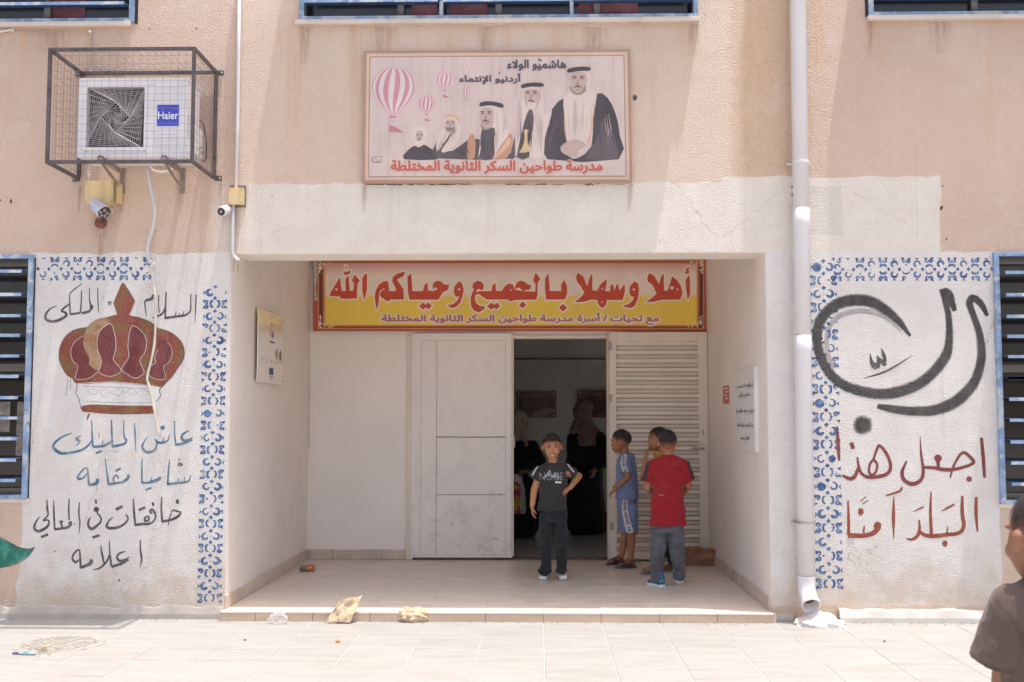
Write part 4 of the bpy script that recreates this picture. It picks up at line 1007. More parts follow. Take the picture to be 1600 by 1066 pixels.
words = {
 'w1': [[(462,132),(468,155),(466,270),(447,342),(440,320),(430,265),(431,170)],
        [(372,145),(410,193),(393,220),(388,333),(300,335),(262,335),(255,318),(172,315),(182,285),(225,215),(255,165),(270,275),(302,275),(298,185),(322,152),(332,272),(360,272),(365,215),(350,192)],
        [(285,135),(290,120),(301,130),(308,119),(318,129),(326,112),(338,118),(330,141),(295,148)], [(300,75),(309,85),(305,104),(297,95)]],
 'w2': [[(765,120),(752,158),(700,185),(752,262),(755,341),(650,341),(635,357),(610,345),(575,320),(567,298),(585,268),(575,262),(562,300),(560,350),(545,420),(535,385),(528,320),(535,268),(560,225),(595,200),(632,198),(640,275),(692,275),(690,245),(665,205),(668,168),(700,140)],
        [(812,135),(822,275),(905,275),(912,235),(940,205),(945,272),(990,275),(1020,258),(1000,245),(985,265),(980,240),(985,212),(1010,194),(1045,200),(1070,222),(1110,228),(1098,265),(1060,285),(1025,342),(800,342),(788,290),(783,165)],
        [(905,362),(936,392),(908,421),(874,395)], [(943,362),(975,388),(948,419),(918,392)],
        [(1185,198),(1210,215),(1222,260),(1215,310),(1195,370),(1160,400),(1125,408),(1095,385),(1140,378),(1175,345),(1188,316),(1160,320),(1145,290),(1150,240)]],
 'w3': [[(1290,245),(1298,212),(1330,193),(1362,203),(1380,228),(1376,262),(1360,268),(1345,258),(1330,262),(1318,275),(1330,285),(1345,275),(1440,275),(1445,235),(1470,205),(1476,272),(1520,275),(1545,235),(1575,215),(1605,222),(1625,265),(1690,275),(1672,262),(1650,245),(1632,262),(1621,245),(1640,205),(1670,193),(1700,205),(1725,224),(1750,228),(1740,262),(1705,268),(1690,275),(1780,280),(1785,225),(1765,190),(1785,130),(1822,180),(1800,212),(1800,300),(1790,341),(1620,345),(1590,357),(1565,341),(1400,341),(1345,300),(1318,300),(1308,335),(1322,372),(1350,392),(1392,395),(1380,418),(1340,442),(1300,425),(1280,390),(1276,330),(1290,285),(1303,262)],
        [(1440,365),(1473,392),(1440,421),(1404,392)], [(1480,365),(1508,390),(1478,419),(1448,395)], [(1683,355),(1710,378),(1685,411),(1653,385)],
        [(1890,132),(1887,150),(1895,275),(1985,275),(1983,225),(2010,185),(2030,240),(2032,290),(2015,341),(1865,341),(1858,260),(1858,175)], [(1998,375),(2031,405),(2000,435),(1965,405)]],
 'w4': [[(2113,130),(2155,160),(2190,240),(2203,180),(2227,130),(2228,270),(2265,275),(2290,225),(2338,180),(2340,215),(2325,275),(2365,278),(2370,230),(2390,220),(2400,275),(2415,225),(2430,220),(2440,275),(2462,240),(2480,215),(2482,280),(2465,345),(2340,345),(2335,380),(2315,405),(2290,400),(2270,370),(2265,345),(2220,342),(2160,360),(2085,363),(2130,330),(2165,290),(2140,240),(2110,205),(2100,170)],
        [(2555,198),(2585,215),(2592,260),(2585,330),(2560,390),(2530,408),(2485,400),(2468,388),(2510,378),(2545,345),(2553,320),(2530,318),(2517,290),(2520,240)]],
 'w5': [[(2670,132),(2710,155),(2750,220),(2765,165),(2785,130),(2788,270),(2815,272),(2835,215),(2850,160),(2890,190),(2920,235),(2932,290),(2915,341),(2770,343),(2710,358),(2645,363),(2690,330),(2730,295),(2700,230),(2660,200),(2657,172)],
        [(2985,145),(2990,200),(2992,300),(2972,347),(2960,250),(2955,190)], [(2975,88),(2988,95),(2980,110),(2972,118),(2992,120),(2980,135),(2950,141),(2950,130),(2962,122),(2955,105)]]}
zf = lambda Y: (lambda a, b: PY(480 + a / 5.0, 400 + b / 5.0, Y))
ctr = [[(cx-r,cy),(cx,cy-r),(cx+r,cy),(cx,cy+r)] for cx, cy, r in ((228,262,10),(596,262,9),(1186,262,11),(2552,262,11),(2850,250,17),(2893,262,9),(2305,258,9),(2304,362,7),(1590,268,8))]
for k, polys in words.items():
    g_ = [[p] for p in polys]
    polys_mesh('letter_halo', union_faces(g_, 4, 12), zf(YB - 5*e), m_halo, WB); polys_mesh('lettering', union_faces(g_, 3, 0), zf(YB - 7*e), m_bl, WB)
for p in ctr: MB().poly([zf(YB - 8*e)(*a) for a in p]).build('letter_counter', m_halo, WB)
sub = 'مع تحيات / أسرة مدرسة طواحين السكر الثانوية المختلطة'
text(sub, 596, 1030, 502.5, 13, YB - 5*e, m_halo, WB, 'letter_halo', bold=.15); text(sub, 597, 1029, 502, 13, YB - 7*e, m_bp, WB, bold=.045)
# corner flourishes
def flourish(cx, cy, sx, sy):
    mb = MB()
    for k in range(26):
        a = random.uniform(0, 1)**1.6 * 22; bb_ = random.uniform(0, 1)**1.6 * 18
        if a * bb_ > 40: a = random.uniform(0, 3)
        x, y = cx + sx * a, cy + sy * bb_
        lay(mb, [(x, y), (x + random.uniform(-2.4, 2.4), y + random.uniform(-2.4, 2.4)), (x + random.uniform(-3, 3), y + random.uniform(-3, 3))], [.6, 1.3, .4], 0, 0, 1, YB - 5*e, n=2)
    tag(mb.build('gold_flourish', m_halo, WB), kind='stuff')
flourish(499, 409, 1, 1); flourish(1097, 409, -1, 1); flourish(499, 511, 1, -1); flourish(1097, 511, -1, -1)
mb = MB(); fill(mb, [(490,408),(495,408),(496,430),(494,452),(496,470),(491,470)], 0, 0, 1, YB - 5*e); mb.build('torn_edge', simple('torn grey edge', (.5, .47, .45), .7, .3, 40), WB)
mb = MB(); mb.tube([PY(486, 400, DEP - .03), PY(486, 414, DEP - .03), PY(490, 424, DEP - .05), PY(493, 429, DEP - .05)], .007, 8)
tag(mb.build('electrical_conduit', simple('grey plastic', (.55, .53, .51), .5)), 'short bent grey conduit at the top left corner of the red and yellow banner', 'conduit')
mb = MB(); mb.tube([PY(484, 429, DEP - .012), PY(483.5, 500, DEP - .012), PY(483, 700, DEP - .012)], .0035, 6)
tag(mb.build('electrical_cable', simple('cable grey', (.6, .56, .53), .5)), 'thin pale cable running down the left inner corner of the porch', 'cable')

# ------------------------------------------------------------------ framed portrait banner on the facade
YF = -.035
FB = thing('portrait_banner', 'framed printed banner of robed men and pink balloons above the porch', 'banner', PY(777, 286, YF))
m_fr = printmat('banner frame print', (.50, .33, .24)); m_fr2 = printmat('frame highlight', (.66, .46, .34)); m_fr3 = printmat('frame dark lace', (.27, .16, .13)); m_face = printmat('faded wood print', (.60, .475, .44), wood=True)
cs = [(568.5, 79.5), (984.5, 77), (988, 285), (566, 286)]
def ins(d, Y):
    c = [(cs[0][0]+d, cs[0][1]+d), (cs[1][0]-d, cs[1][1]+d), (cs[2][0]-d, cs[2][1]-d), (cs[3][0]+d, cs[3][1]-d)]
    return [PY(a, b_, Y) for a, b_ in (c[3], c[2], c[1], c[0])]
MB().slab(ins(0, YF), (0, .03, 0)).build('board', m_fr, FB, bevel=.001, seg=1)
for i, (d, mm) in enumerate(((.8, m_fr3), (3.2, m_fr), (5.5, m_fr2), (8.0, m_fr), (9.4, m_fr3), (10.4, m_face))):
    MB().poly(ins(d, YF - .0005 * (i + 1))).build('printed_face' if i == 5 else 'frame_band', mm, FB)
# lace dots in the frame
mb = MB()
def along(a, b_, n, r, Y):
    for k in range(n):
        q = (k + .5) / n; fill(mb, [(a[0]+(b_[0]-a[0])*q + r*cos(t_), a[1]+(b_[1]-a[1])*q + r*sin(t_)) for t_ in (0, pi/2, pi, 3*pi/2)], 0, 0, 1, Y)
for d, n, r, yy in ((2.0, 90, 1.0, YF - .0012), (9.7, 110, .55, YF - .0030)):
    c = [(cs[0][0]+d, cs[0][1]+d), (cs[1][0]-d, cs[1][1]+d), (cs[2][0]-d, cs[2][1]-d), (cs[3][0]+d, cs[3][1]-d)]
    along(c[0], c[1], n, r, yy); along(c[3], c[2], n, r, yy); along(c[0], c[3], n//2, r, yy); along(c[1], c[2], n//2, r, yy)
mb.build('lace_dots', m_fr2, FB)
zp = (550, 60, 3.5556); E1 = YF - .0036
def fig(name, mat, polys, d=0, sm=2):
    for k_, p in enumerate(polys): mb = MB(); fill(mb, p, *zp, E1 - d - k_ * .00004, smooth=sm); mb.build(name, mat, FB)
m_robe = printmat('robe print dark', (.115, .090, .095), var=.25); m_robe2 = printmat('robe print black', (.075, .060, .065), var=.2); m_cl = printmat('headcloth print', (.64, .52, .47)); m_cl2 = printmat('headcloth shade print', (.50, .39, .36))
m_sk = printmat('face print', (.50, .36, .31)); m_sk2 = printmat('face shade print', (.33, .23, .21)); m_or = printmat('robe trim print', (.50, .26, .16)); m_or2 = printmat('robe trim pale print', (.62, .40, .27)); m_gd = printmat('dagger print', (.64, .44, .24))
m_tx = printmat('dark print letters', (.10, .075, .095)); m_rt = printmat('red print letters', (.47, .10, .085)); m_rth = printmat('pale orange halo', (.66, .44, .34))
m_pk = printmat('balloon pink', (.56, .25, .31)); m_pk2 = printmat('balloon pink deep', (.50, .20, .24)); m_cr = printmat('balloon cream', (.66, .56, .53))
# robed figures, kept generic: cloak, head cloth, face, band
fig('robe', m_robe2, [[(290,672),(302,630),(340,600),(372,598),(395,588),(440,615),(462,645),(470,674)], [(1085,672),(1070,545),(1095,480),(1110,395),(1180,330),(1190,420),(1215,560),(1160,600),(1210,660),(1255,665),(1330,600),(1340,450),(1360,308),(1420,330),(1465,420),(1488,540),(1482,672)]])
fig('robe', m_robe, [[(478,668),(462,590),(500,535),(515,505),(550,512),(580,500),(560,560),(505,620),(560,625),(640,568),(700,560),(880,640),(880,668)], [(690,668),(715,560),(722,508),(790,490),(795,600),(800,668)], [(876,660),(905,540),(912,455),(905,560),(905,660)], [(915,660),(955,480),(965,395),(1012,400),(1005,500),(985,590),(985,660)], [(1300,670),(1360,560),(1385,470),(1440,500),(1470,600),(1470,670)]], .0003)
fig('robe_trim', m_or, [[(640,664),(645,560),(668,530),(685,560),(680,664)], [(780,664),(850,560),(880,528),(895,560),(885,600),(860,664)], [(1180,430),(1200,540),(1212,600),(1200,600),(1180,520)]], .0005)
fig('robe_trim', m_or2, [[(845,590),(870,548),(880,590),(800,664),(785,664)], [(1300,590),(1330,400),(1350,310),(1362,310),(1340,450),(1325,560)]], .0007)
fig('head_cloth', m_cl, [[(340,560),(342,505),(375,488),(408,505),(412,545),(400,590),(370,602),(350,592)], [(470,625),(480,540),(510,500),(512,455),(545,428),(590,450),(602,500),(600,550),(560,610),(510,635),(498,620),(540,560),(570,520),(565,505)], [(700,668),(712,560),(716,392),(770,372),(835,392),(850,500),(880,520),(830,590),(800,640),(795,668),(790,560),(795,500),(720,500),(718,600)],
                         [(905,660),(925,520),(945,440),(948,290),(1000,270),(1055,290),(1068,420),(1110,400),(1095,470),(1070,560),(1062,660),(985,660),(1000,560),(1010,440),(990,385),(955,470),(925,600)], [(1200,600),(1180,430),(1175,330),(1208,300),(1212,200),(1260,180),(1320,195),(1325,290),(1355,312),(1330,450),(1300,600),(1250,640)]], .0009)
fig('head_cloth', m_cl2, [[(470,628),(500,600),(498,560),(480,600)], [(800,510),(812,560),(800,620),(793,560)], [(1050,420),(1060,520),(1050,640),(1040,520)], [(1235,330),(1250,420),(1240,560),(1228,420)], [(925,330),(940,440),(930,560),(918,560)]], .0010)
fig('face', m_sk, [[(352,548),(356,520),(376,512),(394,520),(396,550),(386,580),(372,590),(358,578)], [(516,480),(520,458),(548,450),(572,460),(574,490),(556,512),(530,514)], [(716,470),(714,400),(760,386),(785,400),(786,470),(760,506),(728,500)], [(955,330),(958,288),(1005,280),(1045,292),(1046,340),(1025,385),(995,394),(965,375)], [(1212,240),(1216,198),(1262,185),(1302,198),(1304,250),(1290,290),(1252,308),(1222,290)], [(1160,600),(1200,572),(1240,560),(1285,575),(1298,600),(1262,622),(1250,655),(1200,652),(1165,632)]], .0013)
fig('face', m_sk2, [[(1208,260),(1230,292),(1252,302),(1278,292),(1296,262),(1300,290),(1275,312),(1240,314),(1212,290)], [(516,490),(545,500),(574,490),(566,512),(540,522),(520,512)], [(716,470),(735,498),(765,502),(740,512),(718,500)]], .0015)
fig('white_beard', m_cl, [[(350,556),(362,572),(375,566),(392,560),(390,590),(370,606),(352,592)], [(975,345),(1000,358),(1024,350),(1020,382),(995,396),(974,378)]], .0017)
rnd = random.Random(12)
for (x0, x1, y0, y1, n_, mt, sl) in ((300, 460, 605, 665, 9, m_robe, .1), (1110, 1180, 400, 650, 10, m_robe, -.25), (1340, 1470, 360, 650, 16, m_robe2, .18), (1390, 1440, 400, 600, 7, m_cl2, .15), (700, 790, 520, 660, 9, m_robe2, -.1), (925, 1000, 430, 650, 8, m_robe2, .0), (800, 850, 410, 560, 8, m_cl2, .12), (1190, 1330, 330, 560, 14, m_cl2, .03), (1010, 1060, 300, 640, 9, m_cl2, .05), (520, 590, 470, 600, 8, m_cl2, -.5), (560, 640, 600, 660, 6, m_robe2, .4)):
    mb = MB()
    for k in range(n_):
        x = rnd.uniform(x0, x1); a = rnd.uniform(y0, (y0 + y1) / 2); b_ = rnd.uniform((y0 + y1) / 2, y1); lay(mb, [(x, a), (x + sl * (b_ - a) * .5 + rnd.uniform(-4, 4), (a + b_) / 2), (x + sl * (b_ - a), b_)], [1, rnd.uniform(2, 5), 1], *zp, E1 - .0012, n=3)
    tag(mb.build('fold_shading', mt, FB), kind='stuff')
mb = MB()
for cx, cy, s_, mo in ((376,540,.55,0),(546,472,.75,0),(744,420,1.05,1),(996,308,1.1,1),(1256,225,1.15,1)):
    for sg in (-1, 1):
        lay(mb, [(cx + sg*28*s_, cy), (cx + sg*19*s_, cy - 4*s_), (cx + sg*9*s_, cy)], [2, 6*s_, 2], *zp, E1 - .0019); lay(mb, [(cx + sg*30*s_, cy - 12*s_), (cx + sg*8*s_, cy - 11*s_)], [3*s_, 5*s_], *zp, E1 - .0019)
    lay(mb, [(cx + 2*s_, cy + 4), (cx - 5*s_, cy + 26*s_), (cx + 4*s_, cy + 28*s_)], [2, 3.5*s_, 2], *zp, E1 - .0019)
    lay(mb, [(cx - 22*s_, cy + 44*s_), (cx - 8*s_, cy + 36*s_), (cx + 4*s_, cy + 37*s_), (cx + 20*s_, cy + 44*s_)], [2, 7*s_ if mo else 4, 7*s_ if mo else 4, 2], *zp, E1 - .0019)
    lay(mb, [(cx - 10*s_, cy + 52*s_), (cx + 10*s_, cy + 52*s_)], [2, 2], *zp, E1 - .0019)
mb.build('features', printmat('face features', (.13, .075, .07)), FB)
fig('head_band', m_robe2, [[(712,378),(716,356),(770,350),(836,364),(834,386),(770,372)], [(944,276),(946,256),(1000,246),(1058,250),(1060,268),(1000,268)], [(1200,190),(1202,170),(1260,158),(1320,160),(1322,178),(1260,182)]], .0021, sm=3)
fig('head_band', m_or2, [[(514,446),(520,428),(560,420),(598,440),(592,472),(584,450),(550,436)]], .0021)
fig('dagger', m_gd, [[(948,510),(985,506),(980,520),(975,560),(985,605),(988,628),(930,636),(944,610),(958,560),(956,520)]], .0011)
def balloon(cx, top, rx, neck, k=12, tilt=.9, m1=m_pk, m2=m_cr, fin=True):
    H = neck - top; n = 14; A, Bm = MB(), MB()
    def prof(q): return (math.sqrt(max(0, 1 - ((q - .42) / .42) ** 2)) if q < .42 else (1 - ((q - .42) / .58) ** 1.9) * .93 + .07)
    for j in range(k):
        for i in range(n):
            ps = []
            for (jj, ii) in ((j, i), (j + 1, i), (j + 1, i + 1), (j, i + 1)):
                q = ii / n; th = -pi/2 + pi * min(k, max(0, jj)) / k
                sw = sin(th) ; xx = cx + rx * prof(q) * sin(max(-pi/2, min(pi/2, th + (0 if jj in (0, k) else tilt * .32 * (.5 - q))))); ps.append((xx, top + H * q))
            fill(A if j % 2 == 0 else Bm, ps, *zp, E1 - .0004)
    A.build('balloon_stripes', m1, FB); Bm.build('balloon_stripes', m2, FB)
    C = MB(); s_ = rx / 120
    lay(C, [(cx - 18*s_ - 6*s_, neck + 8*s_), (cx + 12*s_, neck + 8*s_)], [10*s_, 10*s_], *zp, E1 - .0007)
    lay(C, [(cx - 10*s_, neck + 32*s_), (cx + 6*s_, neck + 32*s_)], [4*s_]*2, *zp, E1 - .0007)
    fill(C, [(cx - 26*s_, neck + 55*s_), (cx + 10*s_, neck + 65*s_), (cx + 55*s_, neck + 95*s_), (cx - 24*s_, neck + 92*s_)], *zp, E1 - .0007); C.build('basket', m_pk2, FB)
balloon(232, 157, 120, 428); balloon(415, 315, 48, 422, m1=m_pk2); balloon(516, 182, 52, 288); balloon(634, 268, 25, 325, k=8)
def ztext(s, x0, x1, yb, h, mat, bold=.04, d=.0026): return text(s, 550 + x0/3.5556, 550 + x1/3.5556, 60 + yb/3.5556, h/3.5556, E1 - d, mat, FB, bold=bold)
ztext('هاشميو الولاء', 864, 1188, 164, 44, m_tx); ztext('أردنيو الإنتماء', 597, 935, 240, 44, m_tx)
mb = MB(); lay(mb, [(1035,115),(1050,128)], 5, *zp, E1 - .0026); lay(mb, [(1040,110),(1046,124),(1056,118)], 4, *zp, E1 - .0026); lay(mb, [(820,185),(816,200)], 5, *zp, E1 - .0026); mb.build('vowel_mark', m_tx, FB)
tt = 'مدرسة طواحين السكر الثانوية المختلطة'
ztext(tt, 214, 1394, 733, 53, m_rth, .09, .0024); ztext(tt, 218, 1390, 733, 53, m_rt, .04, .0028)
mb = MB(); lay(mb, [(170,658),(118,662),(112,680),(135,690),(170,680)], [1.5,2.5,3,2.5,1.5], *zp, E1 - .0026); lay(mb, [(130,668),(150,690),(165,668)], 2, *zp, E1 - .0026); mb.build('signature', m_tx, FB)
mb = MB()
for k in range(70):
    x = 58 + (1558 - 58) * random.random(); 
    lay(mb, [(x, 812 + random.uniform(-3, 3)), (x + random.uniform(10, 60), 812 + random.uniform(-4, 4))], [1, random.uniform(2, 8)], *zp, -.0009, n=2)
mb.build('edge_strokes', P_LINE, B)  # irregular dark strokes along the lower edge of the portrait banner

# rust runs and old fixing holes on the wall
m_, t, b, o = newmat('rust run'); co = objco(t); uv = t.nodes.new('ShaderNodeUVMap'); sp = t.nodes.new('ShaderNodeSeparateXYZ'); t.links.new(uv.outputs[0], sp.inputs[0])
d = math_(t, 'MULTIPLY', math_(t, 'ABSOLUTE', math_(t, 'SUBTRACT', sp.outputs[1], .5)), 2)
al = math_(t, 'MULTIPLY', ramp(t, d, (.1, 1.0, 1, 0)), math_(t, 'MULTIPLY', ramp(t, sp.outputs[0], (.0, .5, .55, 0)), ramp(t, noise_(t, co, 9, 4, .6, sc3=(4, 1, .5)), (.3, .6))))
b.inputs['Base Color'].default_value = (.40, .18, .07, 1); al = math_(t, 'MULTIPLY', al, .45); t.links.new(al, b.inputs['Alpha']); b.inputs['Roughness'].default_value = .8; use_stucco(t, b)
for x, y, w_, L in ((125, 290, 9, 50), (158, 357, 16, 60), (192, 272, 10, 60), (282, 268, 14, 50), (345, 282, 10, 60), (160, 322, 50, 50), (370, 322, 16, 70), (478, 42, 26, 60), (760, 42, 40, 60), (1085, 38, 26, 50), (570, 290, 14, 40), (985, 290, 14, 40), (1360, 34, 18, 60), (1470, 34, 60, 50), (80, 46, 90, 40), (240, 46, 0, 0), (600, 42, 60, 40), (930, 42, 60, 45)):
    if L: mb = MB(); lay(mb, [(x, y), (x - 1, y + L * .5), (x - 3, y + L)], [w_, w_ * .9, w_ * .6], 0, 0, 1, -.0011); mb.build('rust_run', m_, B)
m_hole = simple('old fixing hole', (.09, .07, .065), .9, .3, 40)
for x, y, r in ((234, 45, 1.6), (307, 45, 1.8), (17, 315, 3), (1, 313, 2), (992, 152, 4), (1471, 325, 3.5), (1473, 291, 1.8), (1479, 374, 2), (86, 862, 1.6), (425, 307, 1.3), (186, 907, 2), (1238, 292, 3), (1239, 305, 3)):
    mb = MB(); blob(mb, x, y, r * .7, r, 0, 0, 1, -.0009, rough=.4, n=9); mb.build('fixing_hole', m_hole, B)
mb = MB()
for pts in ([(366, 404), (365, 414), (364.5, 424)], [(373, 403), (372, 414), (371, 424)], [(370, 405), (378, 404), (386, 408)]): mb.tube([PY(x, y, -.012) for x, y in pts], .0016, 4)
tag(mb.build('dry_roots', simple('dry root', (.25, .16, .10), .9)), 'few dry rootlets hanging at the top left corner of the porch', 'roots', kind='stuff')

# ================================================================== AIR CONDITIONER AND ITS CAGE
YC, YA, YAb = -.54, -.42, -.14
m_rust = simple('rusty steel section', (.085, .070, .075), .55, .3, 9, .2, 80, dirt=((.15, .062, .038), .55, 7))
m_wire = simple('thin steel wire', (.20, .15, .14), .5, .3, 20, metal=.2)
c00, c10 = PY(75.5, 256, YC), PY(303, 249.5, YC); c01, c11 = PY(77, 80, YC), PY(301, 74, YC)
cx0, cx1, cz0, cz1 = (c00.x + c01.x) / 2, (c10.x + c11.x) / 2, (c00.z + c10.z) / 2, (c01.z + c11.z) / 2
cage = thing('air_conditioner_cage', 'rusty steel cage of welded wire mesh fixed to the upper left wall', 'cage', ((cx0 + cx1) / 2, 0, cz0))
s_ = .023
def sec(a, b_): MB().bar(a, b_, s_, s_).build('frame_bar', m_rust, cage, bevel=.002, seg=1)
for z in (cz0, cz1):
    sec((cx0 - s_/2, YC, z), (cx1 + s_/2, YC, z)); (sec((cx0 - s_/2, -.02, z), (cx1 + s_/2, -.02, z)) if z == cz1 else None)
    for x in (cx0, cx1): sec((x, YC + s_/2, z), (x, -.02 - s_/2, z))
for x in (cx0, cx1):
    sec((x, YC - .001, cz0 + s_/2), (x, YC - .001, cz1 - s_/2)); sec((x, -.021, cz0 + s_/2), (x, -.021, cz1 - s_/2))
for x, dx in ((cx0, -.05), (cx1, .05)):
    for z in (cz0, cz1):
        mb = MB(); mb.box(min(x, x + dx), max(x, x + dx), -.008, -.003, z - .018, z + .018); mb.lathe([(.007, 0), (.007, .006), (.004, .008)], (x + dx * .7, -.003, z), 'Y', 8, 1)
        b_ = mb.build('fixing_lug', [m_rust, m_steel], cage)
def mesh_panel(o, u, v, nu, nv, off):
    mb = MB(); o, u, v = V(o), V(u), V(v); n = u.cross(v).normalized()
    def wire(a, d, k, m=9):
        j = random.uniform(-.003, .003); w1 = u.normalized() if d is v else v.normalized()
        pts = [a + d * (i / m) + n * (off + random.uniform(-.0012, .0012)) + w1 * (j + random.uniform(-.0016, .0016)) for i in range(m + 1)]
        mb.tube(pts, .0011, 4, caps=False)
    for i in range(1, nu): wire(o + u * (i / nu), v, i)
    for i in range(1, nv): wire(o + v * (i / nv), u, i)
    return tag(mb.build('wire_mesh', m_wire, cage), kind='stuff')
W_, H_, D_ = cx1 - cx0, cz1 - cz0, -.02 - YC
nx, nz, nd = round(W_ / .053), round(H_ / .053), round(D_ / .053)
mesh_panel((cx0, YC - .012, cz0), (W_, 0, 0), (0, 0, H_), nx, nz, 0)
mesh_panel((cx0, YC, cz0), (0, D_, 0), (0, 0, H_), nd, nz, -.012); mesh_panel((cx1, YC, cz0), (0, D_, 0), (0, 0, H_), nd, nz, .012)
mesh_panel((cx0, YC, cz1), (W_, 0, 0), (0, D_, 0), nx, nd, .012)

m_acw = simple('air conditioner white', (.66, .645, .66), .4, .04, 3, dirt=((.52, .45, .38), .72, 8))
m_acd = simple('dark fan well', (.05, .048, .055), .6); m_grl = simple('grille white', (.52, .49, .51), .4); m_fan = simple('fan grey', (.13, .12, .13), .4)
m_hb = simple('logo blue', (.045, .06, .46), .4); m_hw = simple('logo white', (.78, .78, .80), .5); m_foot = simple('galvanised bracket', (.26, .21, .18), .5, .25, 9)
a0, a1 = PY(120.5, 246, YA), PY(294, 125.5, YA); ax0, ax1, az0, az1 = a0.x, a1.x, a0.z, a1.z
ac = thing('air_conditioner', 'white outdoor air conditioner unit with square fan grille inside the wire cage', 'air conditioner', ((ax0 + ax1) / 2, (YA + YAb) / 2, az0))
def AP(x, y): return PY(x, y, YA)
gx0, gx1, gz0, gz1 = AP(132, 233).x, AP(228, 233).x, AP(180, 234).z, AP(180, 134).z
mb = MB()   # casing with the square fan well left open at the front
mb.box(ax0, ax1, YA + .05, YAb, az0, az1)
wall_grid(mb, [(gx0 + .012, gx1 - .012, gz0 + .012, gz1 - .012)], ax0, ax1, az0, az1, YA, YA + .05)
mb.build('casing', m_acw, ac, bevel=.006)
mb = MB(); mb.box(ax0 - .003, ax1 + .003, YA - .003, YAb + .003, az1 + .0005, az1 + .02); mb.build('top_cover', m_acw, ac, bevel=.005)
mb = MB(); wall_grid(mb, [(gx0 + .014, gx1 - .014, gz0 + .014, gz1 - .014)], gx0 - .006, gx1 + .006, gz0 - .006, gz1 + .006, YA - .012, YA - .0005); mb.build('grille_surround', m_acw, ac, bevel=.007, seg=3)
mb = MB(); mb.box(gx0 + .013, gx1 - .013, YA + .044, YA + .049, gz0 + .013, gz1 - .013); mb.build('fan_well', m_acd, ac)
gcx, gcz, gh = (gx0 + gx1) / 2, (gz0 + gz1) / 2, (gx1 - gx0) / 2 - .012; gv = (gz1 - gz0) / 2 - .012
for k in range(3):
    A = k * 2 * pi / 3 + .5; pts = []
    for r, a, y in ((.03, -.1, .02), (.16, -.45, .01), (.19, .05, .025), (.17, .5, .035), (.04, .5, .036)): pts.append((gcx + r * cos(A + a), YA + y, gcz + r * sin(A + a)))
    MB().slab(pts, (0, .004, 0)).build('fan_blade', m_fan, ac)
MB().lathe([(.04, 0), (.04, .02), (.02, .03)], (gcx, YA + .035, gcz), 'Y', 16).build('fan_hub', m_fan, ac)
mb = MB()
def gp(a, r): return V((gcx + r * cos(a), YA - .010, gcz + r * sin(a)))
def insq(p): return abs(p.x - gcx) <= gh and abs(p.z - gcz) <= gv
def gw(a, b_, r=.0012): mb.tube([V((gcx + gh * a[0], YA - .010, gcz + gv * a[1])), V((gcx + gh * b_[0], YA - .010, gcz + gv * b_[1]))], r * .8, 4, caps=False)
def lp(a, b_, t): return (a[0] + (b_[0] - a[0]) * t, a[1] + (b_[1] - a[1]) * t)
dv_ = [(0, .50), (.50, 0), (0, -.50), (-.50, 0)]; cn = [(-.93, .97), (.97, .88), (.86, -.97), (-.98, -.90)]
for k in range(4):              # four arms wind out to the corners; straight bars span each sector
    a0, c0_, a1, c1_ = dv_[k], cn[k], dv_[(k + 1) % 4], cn[(k + 1) % 4]
    gw(a0, c0_, .0022); gw(a0, a1, .0022)
    for i in range(1, 14): t_ = i / 13; gw(lp(a0, c0_, t_), lp(a1, c1_, t_))
    for i in range(1, 9): t_ = i / 9; gw(lp(a0, a1, t_), lp(c0_, c1_, t_))
for i in range(1, 7):
    f = 1 - i / 7; A = .22 * i; pts_ = [(.50 * f * sin(A + q * pi / 2), .50 * f * cos(A + q * pi / 2)) for q in range(4)]
    for k in range(4): gw(pts_[k], pts_[(k + 1) % 4], .0014)
tag(mb.build('grille_wires', m_grl, ac), kind='stuff')
mb = MB(); mb.box(AP(246, 165).x, AP(280, 165).x, YA - .003, YA - .0005, AP(250, 197).z, AP(250, 164).z); bd = mb.build('logo_plate', m_hb, ac)
text('Haier', 247, 278.5, 186, 11.5, YA - .0042, m_hw, bd, 'lettering', bold=.012, arabic=False)
for y in (208, 213.5, 219, 224.5, 230): MB().bar(AP(243, y) + V((0, -.002, 0)), AP(281, y) + V((0, -.002, 0)), .004, .005).build('pressed_rib', m_acw, ac)
MB().tube([AP(243, 136), AP(245, 134) + V((0, -.002, 0)), AP(286, 134) + V((0, -.002, 0)), AP(288, 136)], .003, 6).build('pressed_rib', m_acw, ac)
for x in (135, 226): MB().lathe([(.004, 0), (.003, .002)], AP(x, 236.5), 'Y', 8).build('screw', m_foot, ac)
for px in (157, 256):
    X = PY(px, 249, YA).x
    mb = MB(); mb.bar((X, YA - .02, az0 - .014), (X, -.003, az0 - .014), .035, .022); mb.bar((X, YA + .02, az0 - .035), (X, -.003, az0 - .145), .028, .005, up=(1, 0, 0)); mb.box(X - .018, X + .018, -.008, -.002, az0 - .17, az0 + .02)
    mb.build('mounting_bracket', m_foot, ac, bevel=.002, seg=1)
    MB().lathe([(.020, 0), (.023, .006), (.02, .012)], (X, YA + .01, az0 - .003), 'Z', 12).build('rubber_foot', m_acd, ac)
mb = MB(); mb.box(ax1 + .0005, ax1 + .03, YAb - .2, YAb - .02, az0 + .04, az0 + .25); mb.build('valve_cover', m_acw, ac, bevel=.01)
mb = MB(); 
mb.tube([(ax1 + .03, -.25, az0 + .30), (ax1 + .06, -.25, az0 + .28), (ax1 + .075, -.22, az0 + .15), (ax1 + .07, -.2, az0 + .04), (ax1 + .04, -.18, az0 + .02)], .005, 6)
mb.build('power_cable', m_acd, ac, smooth=True)
for z in (az0 + .07, az0 + .11): MB().tube([(ax1 + .03, -.24, z), (ax1 + .055, -.24, z)], .009, 8).build('valve', m_steel, ac)

